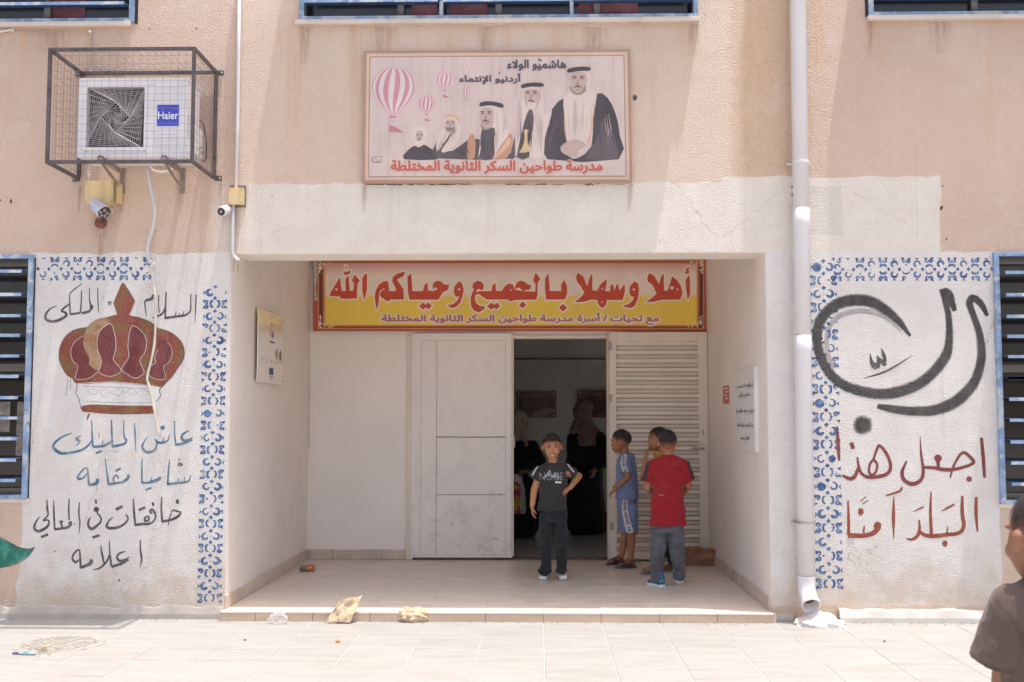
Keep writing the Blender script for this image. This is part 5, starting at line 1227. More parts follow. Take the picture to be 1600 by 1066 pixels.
# ------------------------------------------------------------------ pipes, cables and boxes
m_pvc = simple('white plastic pipe', (.70, .675, .69), .32, .03, 2, dirt=((.60, .54, .48), .70, 9))
m_hose = simple('grey drain hose', (.60, .585, .61), .5, .05, 6)
m_plas = simple('plaster covered pipe', (.68, .61, .54), .75, .12, 8, .3, 60)
m_box = simple('sun yellowed plastic', (.66, .50, .27), .45, .12, 3, stretch=(6, 1, .6), dirt=((.46, .30, .15), .70, 6))
def path(pts, Y): return [PY(a, b_, Y) for a, b_ in pts]
hose = thing('drain_hose', 'grey flexible drain hose hanging down from the caged air conditioner', 'hose', PY(236, 420, -.03))
P = [(x, -.12 + .1 * k / 8 if k < 4 else -.03, y) for k, (x, y) in enumerate([(229, 256), (234, 285), (240, 315), (242, 335), (238, 360), (231, 385), (232, 402), (237, 412)])]
mb = MB(); mb.tube([PY(x, z, y) for x, y, z in cr([(a, b_, c) for a, b_, c in P], 4)] if False else [PY(q[0], q[2], q[1]) for q in cr(P, 4)], .0125, 10); mb.build('hose_body', m_hose, hose, smooth=True)
mb = MB(); Q_ = cr([(231, -.10, 258), (238, -.09, 266), (252, -.07, 269.5), (266, -.05, 267), (278, -.04, 258), (286, -.04, 252)], 4); mb.tube([PY(q[0], q[2], q[1]) for q in Q_], .011, 8); mb.build('upper_loop', m_plas, hose, smooth=True)
pp = thing('wall_pipe', 'pale plaster-covered pipe running down the wall across the painted crown', 'pipe', PY(245, 640, -.01))
mb = MB(); mb.tube([PY(a, b_, -.004) for a, b_ in cr([(236, 409), (238, 430), (242, 455), (243, 480), (243, 510), (241, 540), (236, 565), (230, 590), (233, 603), (237, 622), (243, 648), (249, 682)], 4)], [.0095 + .001 * sin(k) for k in range(45)], 8); mb.build('pipe_body', m_plas, pp, smooth=True)
for (a, b_, r) in ((239, 414, .022), (238, 428, .018), (232, 446, .012)):
    mb = MB(); mb.lathe([(r, 0), (r * .8, .006), (r * .3, .010)], PY(a, b_, -.001), 'Y', 9); mb.build('plaster_patch', m_plas, pp, smooth=True)
mb = MB(); mb.tube([PY(x, y, -.02) for x, y in ((374.5, -40), (373, 80), (371, 200), (369, 296))], .0125, 10)
cd = tag(mb.build('electrical_conduit', m_pvc, smooth=True), 'thin white vertical conduit running down from the roof to a small yellow box', 'conduit')
mb = MB(); mb.tube([PY(x, y, -.02) for x, y in ((365, 318), (364, 350), (363.5, 385), (364.5, 398), (369, 404), (374, 407))], .0115, 10)
tag(mb.build('electrical_conduit', m_pvc, smooth=True), 'short white conduit bending around the top left corner of the porch', 'conduit')
for k, pts in enumerate(([(366, 404), (365, 414), (364.5, 424)], [(373, 403), (372, 414), (371, 424)], [(372, 402), (378, 403), (384, 409)])):
    pass
mb = MB(); mb.tube([PY(x, y, -.015) for x, y in ((-30, 54), (-5, 50.5), (18, 47))], .009, 8)
tag(mb.build('electrical_conduit', m_pvc, smooth=True), 'white conduit entering at the left edge under the upper window', 'conduit')
wc_ = thing('electrical_cable', 'thin grey cable under the upper left window turning down into the cage', 'cable', PY(142, 50, -.005))
mb = MB(); mb.tube([PY(20, 48.5, -.006), PY(80, 50, -.006), PY(140, 49, -.006)], .0022, 5); mb.tube([PY(142, 50, -.008), PY(142.5, 112, -.008)], .005, 6); mb.build('cable_run', simple('cable beige', (.45, .39, .35), .6), wc_)
for q in ((20, 47.5), (141.5, 49.5), (142.5, 112)): MB().lathe([(.013, 0), (.013, .012), (.008, .016)], PY(*q, -.001), 'Y', 10).build('clip', m_pvc, wc_)
def jbox(name, label, x0, y0, x1, y1, dep, screws=True, lid=.006):
    t_ = thing(name, label, 'junction box', PY((x0 + x1) / 2, y1, -dep / 2)); Y = -dep
    a, b_ = PY(x0, y1, Y), PY(x1, y0, Y)
    MB().box(a.x + .003, b_.x - .003, Y + lid, -.002, a.z + .003, b_.z - .003).build('box_body', m_box, t_, bevel=.004)
    MB().box(a.x, b_.x, Y, Y + lid - .0005, a.z, b_.z).build('lid', m_box, t_, bevel=.003)
    for sx in (a.x + .012, b_.x - .012):
        for sz in (a.z + .012, b_.z - .012): MB().lathe([(.004, 0), (.003, .002)], (sx, Y, sz), 'Y', 8).build('screw', m_acd, t_)
    return t_, a, b_
jb, a, b_ = jbox('junction_box', 'large sun-yellowed plastic junction box under the caged air conditioner', 131.5, 282.5, 177.5, 318, .10)
MB().box(b_.x + .001, b_.x + .032, -.085, -.002, a.z + .004, b_.z - .006).build('side_cover', m_box, jb, bevel=.003)
MB().box(b_.x + .010, b_.x + .014, -.0865, -.0855, a.z + .01, b_.z - .012).build('side_slot', m_acd, jb)
j2, a, b_ = jbox('junction_box', 'small sun-yellowed junction box where the white conduit ends above the porch', 356.5, 293.5, 380.5, 319.5, .055)
MB().box(a.x - .004, b_.x + .006, -.006, -.0006, a.z - .012, b_.z + .028).build('cement_bed', simple('dark cement', (.22, .18, .17), .9, .3, 20), j2)
cj = thing('cable_joint', 'small white cable joint dangling above the large yellowed box', 'cable joint', PY(139, 280, -.05))
MB().tube([PY(139, 256, -.10), PY(139, 265, -.09), PY(139, 279, -.07), PY(139, 283, -.07)], .0035, 6).build('cord', m_pvc, cj)
for y in (268.5, 272.5): MB().lathe([(.008, -.006), (.014, -.004), (.014, .004), (.008, .006)], PY(139.3, y, -.08), 'Z', 12).build('joint_cap', m_pvc, cj, smooth=False)

# security cameras ---------------------------------------------------
m_cam = simple('camera housing', (.62, .61, .65), .35, .04, 5); m_lens = simple('lens black', (.018, .018, .022), .12); m_led = simple('infrared lens', (.35, .33, .33), .2, .2, 50); m_amb = simple('amber lens', (.30, .20, .12), .15)
cm = thing('security_camera', 'grey bullet camera on a rusty bracket below the large yellowed box', 'security camera', PY(158, 348, -.01))
c0, c1 = PY(149, 322, -.14), PY(164, 333.5, -.25); ax = (c1 - c0).normalized(); Rc = ax.to_track_quat('Z', 'Y').to_matrix()
MB().lathe([(.030, 0), (.045, .012), (.046, .14), (.044, .155)], c0, 'Z', 20, Rm=Rc).build('housing', m_cam, cm, smooth=True)
L_ = (c1 - c0).length; ft = c0 + ax * .156
MB().lathe([(.043, 0), (.040, .003)], ft, 'Z', 20, Rm=Rc).build('front_glass', m_lens, cm)
ux, uy = Rc @ V((1, 0, 0)), Rc @ V((0, 1, 0)); upv = V((0, 0, 1)) - ax * ax.z; upv.normalize(); rt = ax.cross(upv)
for k, (a_, b__, r, mt) in enumerate(((.0, .017, .014, m_amb), (-.024, -.002, .010, m_led), (.024, -.002, .010, m_led), (-.011, -.022, .010, m_led), (.012, -.022, .010, m_led))):
    MB().lathe([(r, 0), (r * .7, .004)], ft + ax * .0032 + rt * a_ + upv * b__, 'Z', 12, Rm=Rc).build('lens', mt, cm)
vs = MB()
for sgn in range(0, 9):
    pass
vis = []
for k in range(9):
    an = -1.35 + 2.7 * k / 8; d = upv * cos(an) + rt * sin(an); vis.append(d)
mbv = MB(); vv = [ft - ax * .165 + d * .050 for d in vis] + [ft + ax * .03 + d * .052 for d in vis] + [ft - ax * .165 + d * .053 for d in vis] + [ft + ax * .03 + d * .055 for d in vis]
ff = [(k, k + 1, 10 + k, 9 + k) for k in range(8)] + [(18 + k, 27 + k, 28 + k, 19 + k) for k in range(8)] + [(9 + k, 10 + k, 28 + k, 27 + k) for k in range(8)] + [(k + 1, k, 18 + k, 19 + k) for k in range(8)]
mbv.add(vv, ff).build('sun_visor', m_cam, cm, smooth=False)
m_rst = simple('rusted bracket', (.17, .065, .045), .7, .3, 14)
mb = MB(); mb.lathe([(.042, 0), (.042, .012), (.02, .03)], PY(158, 348.5, -.001), 'Y', 18); mb.build('mount_plate', m_rst, cm)
MB().tube([PY(158, 348, -.03), PY(156, 343, -.08), PY(155.5, 336, -.15)], .010, 8).build('mount_arm', m_rst, cm, smooth=True)
c2 = thing('security_camera', 'small white round camera beside the small yellowed box', 'security camera', PY(350, 330, -.01))
p0, p1 = PY(357, 327, -.004), PY(343.5, 331.5, -.13); ax = (p1 - p0).normalized(); Rc = ax.to_track_quat('Z', 'Y').to_matrix()
MB().lathe([(.03, 0), (.036, .01), (.037, .09), (.034, .115)], p0, 'Z', 20, Rm=Rc).build('housing', m_pvc, c2, smooth=True)
MB().lathe([(.029, 0), (.027, .004)], p0 + ax * .1155, 'Z', 20, Rm=Rc).build('front_glass', m_lens, c2)
MB().lathe([(.011, 0), (.009, .004)], p0 + ax * .120, 'Z', 12, Rm=Rc).build('lens', m_led, c2)
MB().tube([PY(q[0], q[1], -.02) for q in cr([(360, 330), (359, 340), (353, 346), (349, 343), (352, 340), (358, 341)], 4)], .0022, 5).build('lead', m_pvc, c2)

# drainpipe ----------------------------------------------------------
dp = thing('drainpipe', 'wide white plastic drainpipe running down the wall right of the porch', 'drainpipe', PY(1262, 940, -.08))
xt = PY(1248.5, 100, -.075).x; xb = PY(1259.5, 880, -.075).x; pr = .056
def dz(y): return PY(1255, y, -.075).z
def dx_(z): return xt + (xb - xt) * (dz(100) - z) / (dz(100) - dz(880))
mb = MB(); mb.tube([(dx_(z), -.075, z) for z in (6.5, dz(328))], pr, 24); mb.build('pipe_length', m_pvc, dp, smooth=True)
mb = MB(); mb.tube([(dx_(z), -.075, z) for z in (dz(326), dz(352), dz(354), dz(523))], [pr + .003, pr + .003, pr, pr], 24); mb.build('pipe_length', m_pvc, dp, smooth=True)
mb = MB(); mb.tube([(dx_(z), -.075, z) for z in (dz(524), dz(550), dz(551), dz(904))], [pr + .003, pr + .003, pr + .001, pr + .001], 24); mb.build('pipe_length', m_pvc, dp, smooth=True)
mb = MB(); z0_ = dz(904); zc = dz(915)
pts = [(dx_(z0_), -.075, z0_ + .02), (dx_(z0_), -.075, z0_ - .03), (dx_(z0_), -.085, zc - .03), (dx_(z0_) + .004, -.115, zc - .075), (dx_(z0_) + .006, -.165, zc - .115)]
mb.tube(cr(pts, 4), [pr + .003] * 17, 24, caps=False); mb.build('elbow', m_pvc, dp, smooth=True)
e0, e1 = V(pts[-2]), V(pts[-1]); d = (e1 - e0).normalized(); Rc = d.to_track_quat('Z', 'Y').to_matrix()
ring = MB(); n = 24
prof = [(pr + .006, -.02), (pr + .009, -.018), (pr + .009, .012), (pr + .004, .013), (pr + .001, .01), (pr - .001, -.12)]
vs = []; 
for r, z in prof:
    for k in range(n): vs.append(e1 + Rc @ V((r * cos(2*pi*k/n), r * sin(2*pi*k/n), z)))
ring.add(vs, [(i*n+k, i*n+(k+1)%n, (i+1)*n+(k+1)%n, (i+1)*n+k) for i in range(len(prof)-1) for k in range(n)]); ring.build('outlet_rim', m_pvc, dp, smooth=True)
mb = MB(); mb.lathe([(pr - .002, -.06), (pr - .03, -.06)], e1, 'Z', 24, Rm=Rc); mb.build('outlet_inside', simple('ochre stain', (.50, .30, .12), .8, .25, 12), dp)
for y in (254, 816):
    z = dz(y); mb = MB(); mb.tube([(dx_(z), -.075, z - .009), (dx_(z), -.075, z + .009)], pr + .003, 24); mb.box(dx_(z) - .085, dx_(z) + .085, -.02, -.014, z - .008, z + .008); mb.build('pipe_clamp', m_pvc if y == 254 else m_steel, dp, smooth=False)
    for sx in (-.08, .08): MB().lathe([(.006, 0), (.006, .012)], (dx_(z) + sx, -.003, z), 'Y', 8).build('clamp_bolt', m_steel, dp)

# cement mound under the outlet
m_mound = simple('limewashed mound', (.74, .69, .63), .85, .07, 6, .6, 45, dirt=((.5, .42, .35), .70, 14), dist=.006)
mc = PZ(1266, 968, 0); bm = bmesh.new(); bmesh.ops.create_icosphere(bm, subdivisions=5, radius=1)
for v in bm.verts:
    p = v.co.copy(); q = noise.noise(p * 2.2) * .16 + noise.noise(p * 6) * .05
    v.co = V((p.x * .165 * (1 + q) - .01, p.y * .12 * (1 + q), max(-.02, p.z * (.095 if p.z > 0 else .05) * (1 + q)) * (1 - .35 * min(1, abs(p.x)))))
me = bpy.data.meshes.new('cement_mound'); bm.to_mesh(me); bm.free(); me.materials.append(m_mound)
for p_ in me.polygons: p_.use_smooth = True
mo = link('cement_mound', me, None, (mc.x + .02, -.13, 0)); tag(mo, 'rough white cement mound on the ground under the drainpipe outlet', 'cement mound')

# ------------------------------------------------------------------ plaques on the porch side walls
xl_ = XL + .035
pq = thing('wall_plaque', 'clear acrylic plaque with small prints on the left porch wall', 'plaque', PX(423, 600, xl_))
m_acr, t, b, o = newmat('printed acrylic sheet'); b.inputs['Roughness'].default_value = .12
co = objco(t); sp = t.nodes.new('ShaderNodeSeparateXYZ'); t.links.new(co, sp.inputs[0])
ztp = PX(404.6, 481, xl_).z
c = mixc(t, ramp(t, sp.outputs[2], (ztp - .21, ztp - .17)), (.84, .76, .70), (.84, .72, .56)); t.links.new(c, b.inputs['Base Color'])
q0, q1, q2, q3 = PX(404.6, 481, xl_), PX(444.5, 496.5, xl_), PX(440.5, 601, xl_), PX(402, 597, xl_)
y0_, y1_ = (q0.y + q3.y) / 2, (q1.y + q2.y) / 2; z1_, z0_ = (q0.z + q1.z) / 2, (q2.z + q3.z) / 2
MB().box(xl_ - .008, xl_, y0_, y1_, z0_, z1_).build('acrylic_sheet', m_acr, pq, bevel=.001, seg=1)
for yy in (y0_ + .03, (y0_ + y1_) / 2, y1_ - .03):
    for zz in (z0_ + .03, z1_ - .03): MB().lathe([(.009, -.036), (.009, .004)], (xl_, yy, zz), 'X', 10).build('standoff', m_steel, pq)
def pl(u, v): return V((xl_ + .0006, y0_ + (y1_ - y0_) * u, z1_ + (z0_ - z1_) * v))
m_pr = simple('print dark grey', (.18, .16, .18), .6); m_prb = simple('print blue', (.07, .10, .28), .6); m_prr = simple('print red', (.50, .16, .12), .6); m_pry = simple('print yellow', (.65, .45, .15), .6); m_prg = simple('print greyish crest', (.36, .33, .30), .6, .3, 60); m_prbr = simple('print brown crest', (.30, .20, .12), .6, .3, 60)
def pst(name, pts, w_, mat, cl=False): MB_ = MB(); lay(MB_, [(a_ * 400, b__ * 400) for a_, b__ in pts], [k * 400 for k in (w_ if isinstance(w_, list) else [w_] * len(pts))], 0, 0, 1, plane=lambda x, y: pl(x / 400, y / 400) + V((0, LAYER['k'] % 6 * 5e-5, 0)), n=3, closed=cl); MB_.build(name, mat, pq)
pst('flame_logo', [(.44, .19), (.52, .15), (.6, .19)], [.02, .03, .02], m_pry); pst('flame_logo', [(.5, .22), (.52, .15)], [.03, .02], m_pry)
for k in range(4): pst('logo_stroke', [(.42, .24 + .03 * k), (.47, .235 + .03 * k), (.5, .26 + .03 * k)], .012, m_prr)
pst('logo_stroke', [(.53, .25), (.53, .36)], .03, m_prb); pst('logo_stroke', [(.58, .27), (.58, .34)], .03, m_prb); pst('logo_stroke', [(.42, .415), (.63, .415)], .025, m_pr)
pst('crest', [(.72, .50), (.72, .56), (.72, .65)], [.04, .11, .07], m_prg); pst('crest', [(.88, .50), (.88, .56), (.88, .65)], [.04, .11, .07], m_prbr)
for k in range(5):
    for r in (0, .025): pst('small_lettering', [(.10 + .185 * k, .68 + r), (.20 + .185 * k - r, .68 + r)], .008, m_pr)
MB().poly([pl(.43, .78), pl(.43, .88), pl(.60, .88), pl(.60, .78)]).build('flag_print', m_prb, pq)
for k in range(2): pst('small_lettering', [(.43, .905 + .015 * k), (.60, .905 + .015 * k)], .006, m_pr)

xr_ = XR - .03
pq = thing('wall_plaque', 'white boxed plaque with five painted Arabic lines on the right porch wall', 'plaque', PX(1168, 700, xr_))
q0, q1, q2, q3 = PX(1149.5, 578, xr_), PX(1178, 575, xr_), PX(1180, 707, xr_), PX(1151, 702, xr_)
ya, yb = (q1.y + q2.y) / 2, (q0.y + q3.y) / 2; z1_, z0_ = (q0.z + q1.z) / 2, (q2.z + q3.z) / 2
MB().box(xr_, XR - .002, ya, yb, z0_, z1_).build('board', simple('white board', (.74, .71, .69), .4, .05, 4), pq, bevel=.002, seg=1)
m_ink = simple('black ink', (.05, .045, .05), .6)
rnd = random.Random(21)
for v, u0, u1 in ((.22, .05, .95), (.335, .2, .82), (.525, .05, .97), (.70, .1, .92), (.86, .28, .72)):
    mb = MB(); f_ = lambda x, y: V((xr_ - .0006 - rnd.uniform(0, .0002), yb + (ya - yb) * x, z1_ + (z0_ - z1_) * y)); u = u1
    while u > u0:
        w_ = rnd.uniform(.03, .09); pts_ = [(u, v - rnd.uniform(0, .05)), (u - w_ * .3, v + rnd.uniform(-.005, .012)), (u - w_ * .8, v + rnd.uniform(-.012, .004)), (u - w_, v - rnd.uniform(0, .035))]
        mb.tube([f_(*p) for p in cr(pts_, 3)], .0022, 4)
        if rnd.random() < .35: mb.tube([f_(u - w_ / 2, v + .022), f_(u - w_ / 2 - .01, v + .026)], .003, 4)
        u -= w_ + rnd.choice((0, 0, .02))
    tag(mb.build('lettering', m_ink, pq), kind='stuff')
nt_ = thing('red_notice', 'small red notice stuck to the right porch wall', 'notice', PX(1134, 631, XR - .002))
a = [PX(1129.5, 631, XR - .003), PX(1139, 631, XR - .003), PX(1138.8, 602, XR - .003), PX(1129.5, 604, XR - .003)]
MB().slab(a, (.002, 0, 0)).build('sheet', simple('red notice print', (.55, .13, .09), .5, .2, 30), nt_)
mb = MB()
for k, (u0, u1) in enumerate(((.15, .8), (.5, .85), (.2, .6), (.45, .9))):
    z = a[0].z + (a[3].z - a[0].z) * (.82 - .19 * k); y_ = lambda u: a[0].y + (a[1].y - a[0].y) * u
    MB().poly([V((XR - .0035, y_(u0), z)), V((XR - .0035, y_(u1), z)), V((XR - .0035, y_(u1), z + .012)), V((XR - .0035, y_(u0), z + .012))]).build('print_line', m_hw, nt_)

# hall plaques --------------------------------------------------------
m_wd = simple('dark varnished wood', (.22, .085, .04), .35, .35, 5, stretch=(1, 1, 6)); m_wdp = simple('maroon text panel', (.11, .028, .025), .4, .2, 8)
yh = HB - .03
def hallplaque(x0, y0, x1, y1, label, head):
    t_ = thing('wall_plaque', label, 'plaque', PY((x0 + x1) / 2, y1, yh)); a, b_ = PY(x0, y1, yh), PY(x1, y0, yh)
    MB().box(a.x, b_.x, yh, yh + .02, a.z, b_.z).build('wooden_board', m_wd, t_, bevel=.003, seg=1)
    ww, hh = b_.x - a.x, b_.z - a.z
    MB().box(a.x + ww * .08, b_.x - ww * .08, yh - .003, yh - .0005, a.z + hh * .16, b_.z - hh * .28).build('text_panel', m_wdp, t_)
    for k in range(6):
        z = b_.z - hh * (.36 + .085 * k); MB().box(a.x + ww * .15, b_.x - ww * (.14 + .04 * (k % 3)), yh - .0045, yh - .0035, z, z + hh * .022).build('text_line', simple('faded gold text', (.34, .20, .13), .5), t_)
    MB().box(a.x + ww * .4, b_.x - ww * .36, yh - .003, yh - .0005, b_.z - hh * .2, b_.z - hh * .1).build('heading', simple('faded gold text', (.34, .20, .13), .5), t_)
    for sx in (a.x + .03, b_.x - .03):
        for sz in (a.z + .03, b_.z - .03): MB().lathe([(.012, 0), (.009, .006)], (sx, yh - .001, sz), 'Y', 10).build('screw_cap', m_hw, t_)
    return a, b_
a, b_ = hallplaque(807, 611, 869.5, 652.5, 'dark wooden plaque on the hall wall behind the woman at the left', 1)
hallplaque(902.5, 610, 965, 652.5, 'dark wooden plaque on the hall wall behind the woman in the mauve headscarf', 1)
m_pap = simple('crumpled paper on plaque', (.42, .34, .31), .8, .15, 5)
pts = [(830, 652), (834, 645), (842, 640), (852, 637.5), (862, 638), (869, 640), (868, 644), (858, 645), (852, 652)]
tag(MB().slab([PY(x, y, yh - .02) for x, y in pts], (0, .008, 0)).build('paper_sheet', m_pap), 'pale curled paper hanging over the lower edge of the left wooden plaque in the hall', 'paper')

# ------------------------------------------------------------------ things lying about
m_kraft = simple('brown wrapping paper', (.56, .41, .28), .8, .12, 6, .5, 35, dist=.006)
def crumple(name, label, cat, c, size, seed, mat, pts2d, thick, sub=5, amp=.22, loc=None):
    bm = bmesh.new(); bmesh.ops.create_icosphere(bm, subdivisions=sub, radius=1); o_ = V((seed * 3.1, seed * 1.7, seed))
    for v in bm.verts:
        p = v.co.normalized()
        vv = noise.voronoi(p * 2.3 + o_)[0]; f = (vv[1] - vv[0]) + .35 * (lambda w_: w_[1] - w_[0])(noise.voronoi(p * 5 + o_)[0]); g = noise.noise(p * 3 + o_)
        v.co = p * (1 + amp * (f - .3) * 1.3 + amp * g)
    for v in bm.verts:
        p = v.co.copy(); v.co = V((p.x * size[0], p.y * size[1], max(-size[2] * .55, p.z * size[2])))
    me = bpy.data.meshes.new(name); bm.to_mesh(me); bm.free(); me.materials.append(mat); me.polygons.foreach_set('use_smooth', [True] * len(me.polygons))
    o = link(name, me, None, loc); return tag(o, label, cat)
# flat torn sheet leaning on the step
def sheet(name, label, cat, corners, mat, nu=60, nv=40, amp=.012, seed=1, curl=0):
    A_, B_, C_, D_ = [V(q) for q in corners]; vs = []; fs = []; rnd = random.Random(seed)
    nrm = (B_ - A_).cross(D_ - A_).normalized()
    for j in range(nv + 1):
        for i in range(nu + 1):
            u, v = i / nu, j / nv; uu = u + .03 * noise.noise(V((v * 5, seed, 0))) * (1 if i in (0, nu) else 0)
            p = A_.lerp(B_, uu).lerp(D_.lerp(C_, uu), v)
            q = V((u * 2.6 + v, v * 1.7, seed)); q2 = V((u * 7, v * 5 + u * 3, seed + 3)); r = noise.voronoi(q)[0]; r2 = noise.voronoi(q2)[0]; h = min(.5, r[1] - r[0]) * amp * 2.2 + min(.3, r2[1] - r2[0]) * amp * .5 + noise.noise(q * 1.3) * amp * 1.5
            vs.append(p + nrm * h)
    for j in range(nv):
        for i in range(nu): fs.append((j*(nu+1)+i, j*(nu+1)+i+1, (j+1)*(nu+1)+i+1, (j+1)*(nu+1)+i))
    me = bpy.data.meshes.new(name); me.from_pydata(vs, [], fs); me.materials.append(mat); me.polygons.foreach_set('use_smooth', [True] * len(me.polygons)); o = link(name, me)
    m_ = o.modifiers.new('thickness', 'SOLIDIFY'); m_.thickness = .0012
    return tag(o, label, cat)
g0, g1 = PZ(509, 972, .008), PZ(547, 973, .008)
sheet('paper_bag', 'flattened brown paper bag leaning against the porch step', 'paper bag', [g0, g1, PY(567, 931, FRONT + .02), PY(532, 938, FRONT - .03)], m_kraft, seed=4, amp=.012)
crumple('paper_bag', 'crumpled brown paper bag ball in front of the porch step', 'paper bag', None, (.115, .07, .058), 2, m_kraft, None, 0, amp=.2, loc=(PZ(648, 966, 0).x, PZ(648, 972, 0).y + .04, .034))
m_clear, t, b, o = newmat('clear plastic film'); b.inputs['Base Color'].default_value = (.85, .84, .83, 1); b.inputs['Roughness'].default_value = .15; b.inputs['Alpha'].default_value = .24
bump_(t, b, noise_(t, objco(t), 30, 4, .6), .8, .01)
crumple('plastic_bag', 'crumpled clear plastic bag on the pavement by the left end of the step', 'plastic bag', None, (.065, .045, .05), 5, m_clear, None, 0, amp=.3, loc=(PZ(440, 970, 0).x, -.16, .027))
m_or_ = simple('orange scrap', (.65, .22, .07), .6, .2, 30)
crumple('litter_scrap', 'tiny orange scrap lying on the sunlit pavement', 'litter', None, (.014, .012, .012), 7, m_or_, None, 0, 3, .3, (PZ(528, 1004, 0).x, PZ(528, 1004, 0).y, .006))
m_peb = simple('dark pebble', (.12, .09, .08), .8)
crumple('pebble', 'tiny dark pebble on the pavement left of the paper bags', 'pebble', None, (.010, .009, .007), 8, m_peb, None, 0, 2, .2, (PZ(383, 1001, 0).x, PZ(383, 1001, 0).y, .003))
crumple('pebble', 'tiny dark pebble on the pavement right of the drainpipe mound', 'pebble', None, (.009, .008, .006), 9, m_peb, None, 0, 2, .2, (PZ(1382, 1003, 0).x, PZ(1382, 1003, 0).y, .003))
can = thing('drink_can', 'orange and silver drink can lying on its side on the porch floor', 'can', PZ(480, 893, STEP))
k0, k1 = PZ(469, 893, STEP), PZ(491.5, 893, STEP); dcan = (k1 - k0).normalized(); Rc = dcan.to_track_quat('Z', 'Y').to_matrix(); cc = k0 + V((0, 0, .029)); Lc = (k1 - k0).length
m_can, t, b, o = newmat('can print'); co = objco(t); vn = noise_(t, co, 28, 4, .7)
sp = t.nodes.new('ShaderNodeSeparateXYZ'); t.links.new(co, sp.inputs[0])
c = mixc(t, ramp(t, sp.outputs[0], (k0.x + Lc * .62, k0.x + Lc * .66)), (.20, .22, .20), (.65, .12, .03)); c = mixc(t, ramp(t, vn, (.5, .54)), c, (.60, .20, .08)); c = mixc(t, ramp(t, noise_(t, co, 45, 3, .6), (.6, .64)), c, (.6, .58, .52))
t.links.new(c, b.inputs['Base Color']); b.inputs['Roughness'].default_value = .3; b.inputs['Metallic'].default_value = .4
MB().lathe([(.023, 0), (.029, .008), (.029, Lc - .01), (.024, Lc - .001)], cc, 'Z', 24, Rm=Rc).build('can_body', m_can, can, smooth=True)
for s0 in (-.001, Lc - .001): MB().lathe([(.0235, 0), (.0235, .003)], cc + dcan * s0, 'Z', 24, Rm=Rc).build('rim', m_steel, can)

# rough stone block by the open door
m_rock = simple('brown rough stone', (.34, .175, .10), .85, .35, 9, .9, 35, stretch=(1, 1, 2.5), dirt=((.50, .38, .30), .64, 12), dist=.008)
bm = bmesh.new(); bmesh.ops.create_cube(bm, size=1); bmesh.ops.subdivide_edges(bm, edges=bm.edges[:], cuts=14, use_grid_fill=True)
r0, r1 = PZ(1071, 885, STEP), PZ(1118, 885, STEP); Lr = (r1 - r0).length
for v in bm.verts:
    p = v.co; n_ = noise.noise(p * 3.3) * .09 + noise.noise(p * 9) * .04
    p = p * (1 + n_); p.x *= Lr * .98; p.y *= .13; p.z = p.z * .155 - (.02 * max(0, p.x / Lr)) ; v.co = p
me = bpy.data.meshes.new('stone_block'); bm.to_mesh(me); bm.free(); me.materials.append(m_rock)
so = link('stone_block', me, None, ((r0.x + r1.x) / 2, r0.y + .075, STEP + .078)); tag(so, 'rough brown stone block on the porch floor holding the open louvred door', 'stone block')

# manhole cover and the bits around it
mhc = PZ(93, 1006, 0); mh = thing('manhole_cover', 'round manhole cover set in the pavement at the lower left', 'manhole cover', (mhc.x, mhc.y, 0))
m_mh = simple('concrete manhole', (.335, .315, .285), .85, .10, 9, .6, 40, dirt=((.33, .28, .23), .64, 18), dist=.004)
rr_ = (PZ(160, 1006, 0).x - PZ(22, 1006, 0).x) / 2
mb = MB(); mb.lathe([(rr_, 0), (rr_, .0015), (rr_ * .93, .0022), (rr_ * .92, .0008), (rr_ * .86, .0008), (rr_ * .855, .0022), (.001, .0026)], (mhc.x, mhc.y, .0), 'Z', 64); mb.build('cover_ring', m_mh, mh, smooth=False)
mb = MB(); rnd = random.Random(4)
for i in range(-9, 10):
    for j in range(-9, 10):
        x, y = i * rr_ * .088, j * rr_ * .088
        if math.hypot(x, y) < rr_ * .82 and (i + j) % 2 == 0 and rnd.random() > .12: mb.box(mhc.x + x - .009, mhc.x + x + .009, mhc.y + y - .009, mhc.y + y + .009, .0024, .0052)
tag(mb.build('tread_studs', m_mh, mh), kind='stuff')
lt = thing('toothpaste_tube', 'squashed blue and white tube lying on the edge of the manhole cover', 'tube', PZ(38, 1020, 0))
a, b_ = PZ(20, 1020.5, .01), PZ(56, 1021, .01); 
MB().bar(a.lerp(b_, .3), b_, .03, .010).build('tube_body', simple('pale blue tube', (.42, .55, .66), .4, .2, 30), lt, bevel=.003)
MB().bar(a, a.lerp(b_, .3) + V((-.002, 0, 0)), .016, .010).build('tube_cap', simple('purple cap', (.10, .08, .22), .4), lt, bevel=.003)
MB().bar(a.lerp(b_, .45) + V((0, 0, .006)), a.lerp(b_, .7) + V((0, 0, .006)), .028, .002).build('label_band', simple('teal label', (.05, .30, .36), .4), lt)
mb = MB(); rnd = random.Random(5)
for k in range(60):
    p = PZ(rnd.gauss(68, 9), rnd.gauss(1018, 3.2), .006); a_ = rnd.uniform(0, 6.3); l_ = rnd.uniform(.008, .03)
    mb.bar(p, p + V((cos(a_) * l_, sin(a_) * l_, rnd.uniform(0, .012))), .002, .002)
tag(mb.build('dry_grass', simple('dry grass', (.34, .28, .17), .9, .3, 30)), 'tuft of dry straw and dust on the rim of the manhole cover', 'dry grass', kind='stuff')
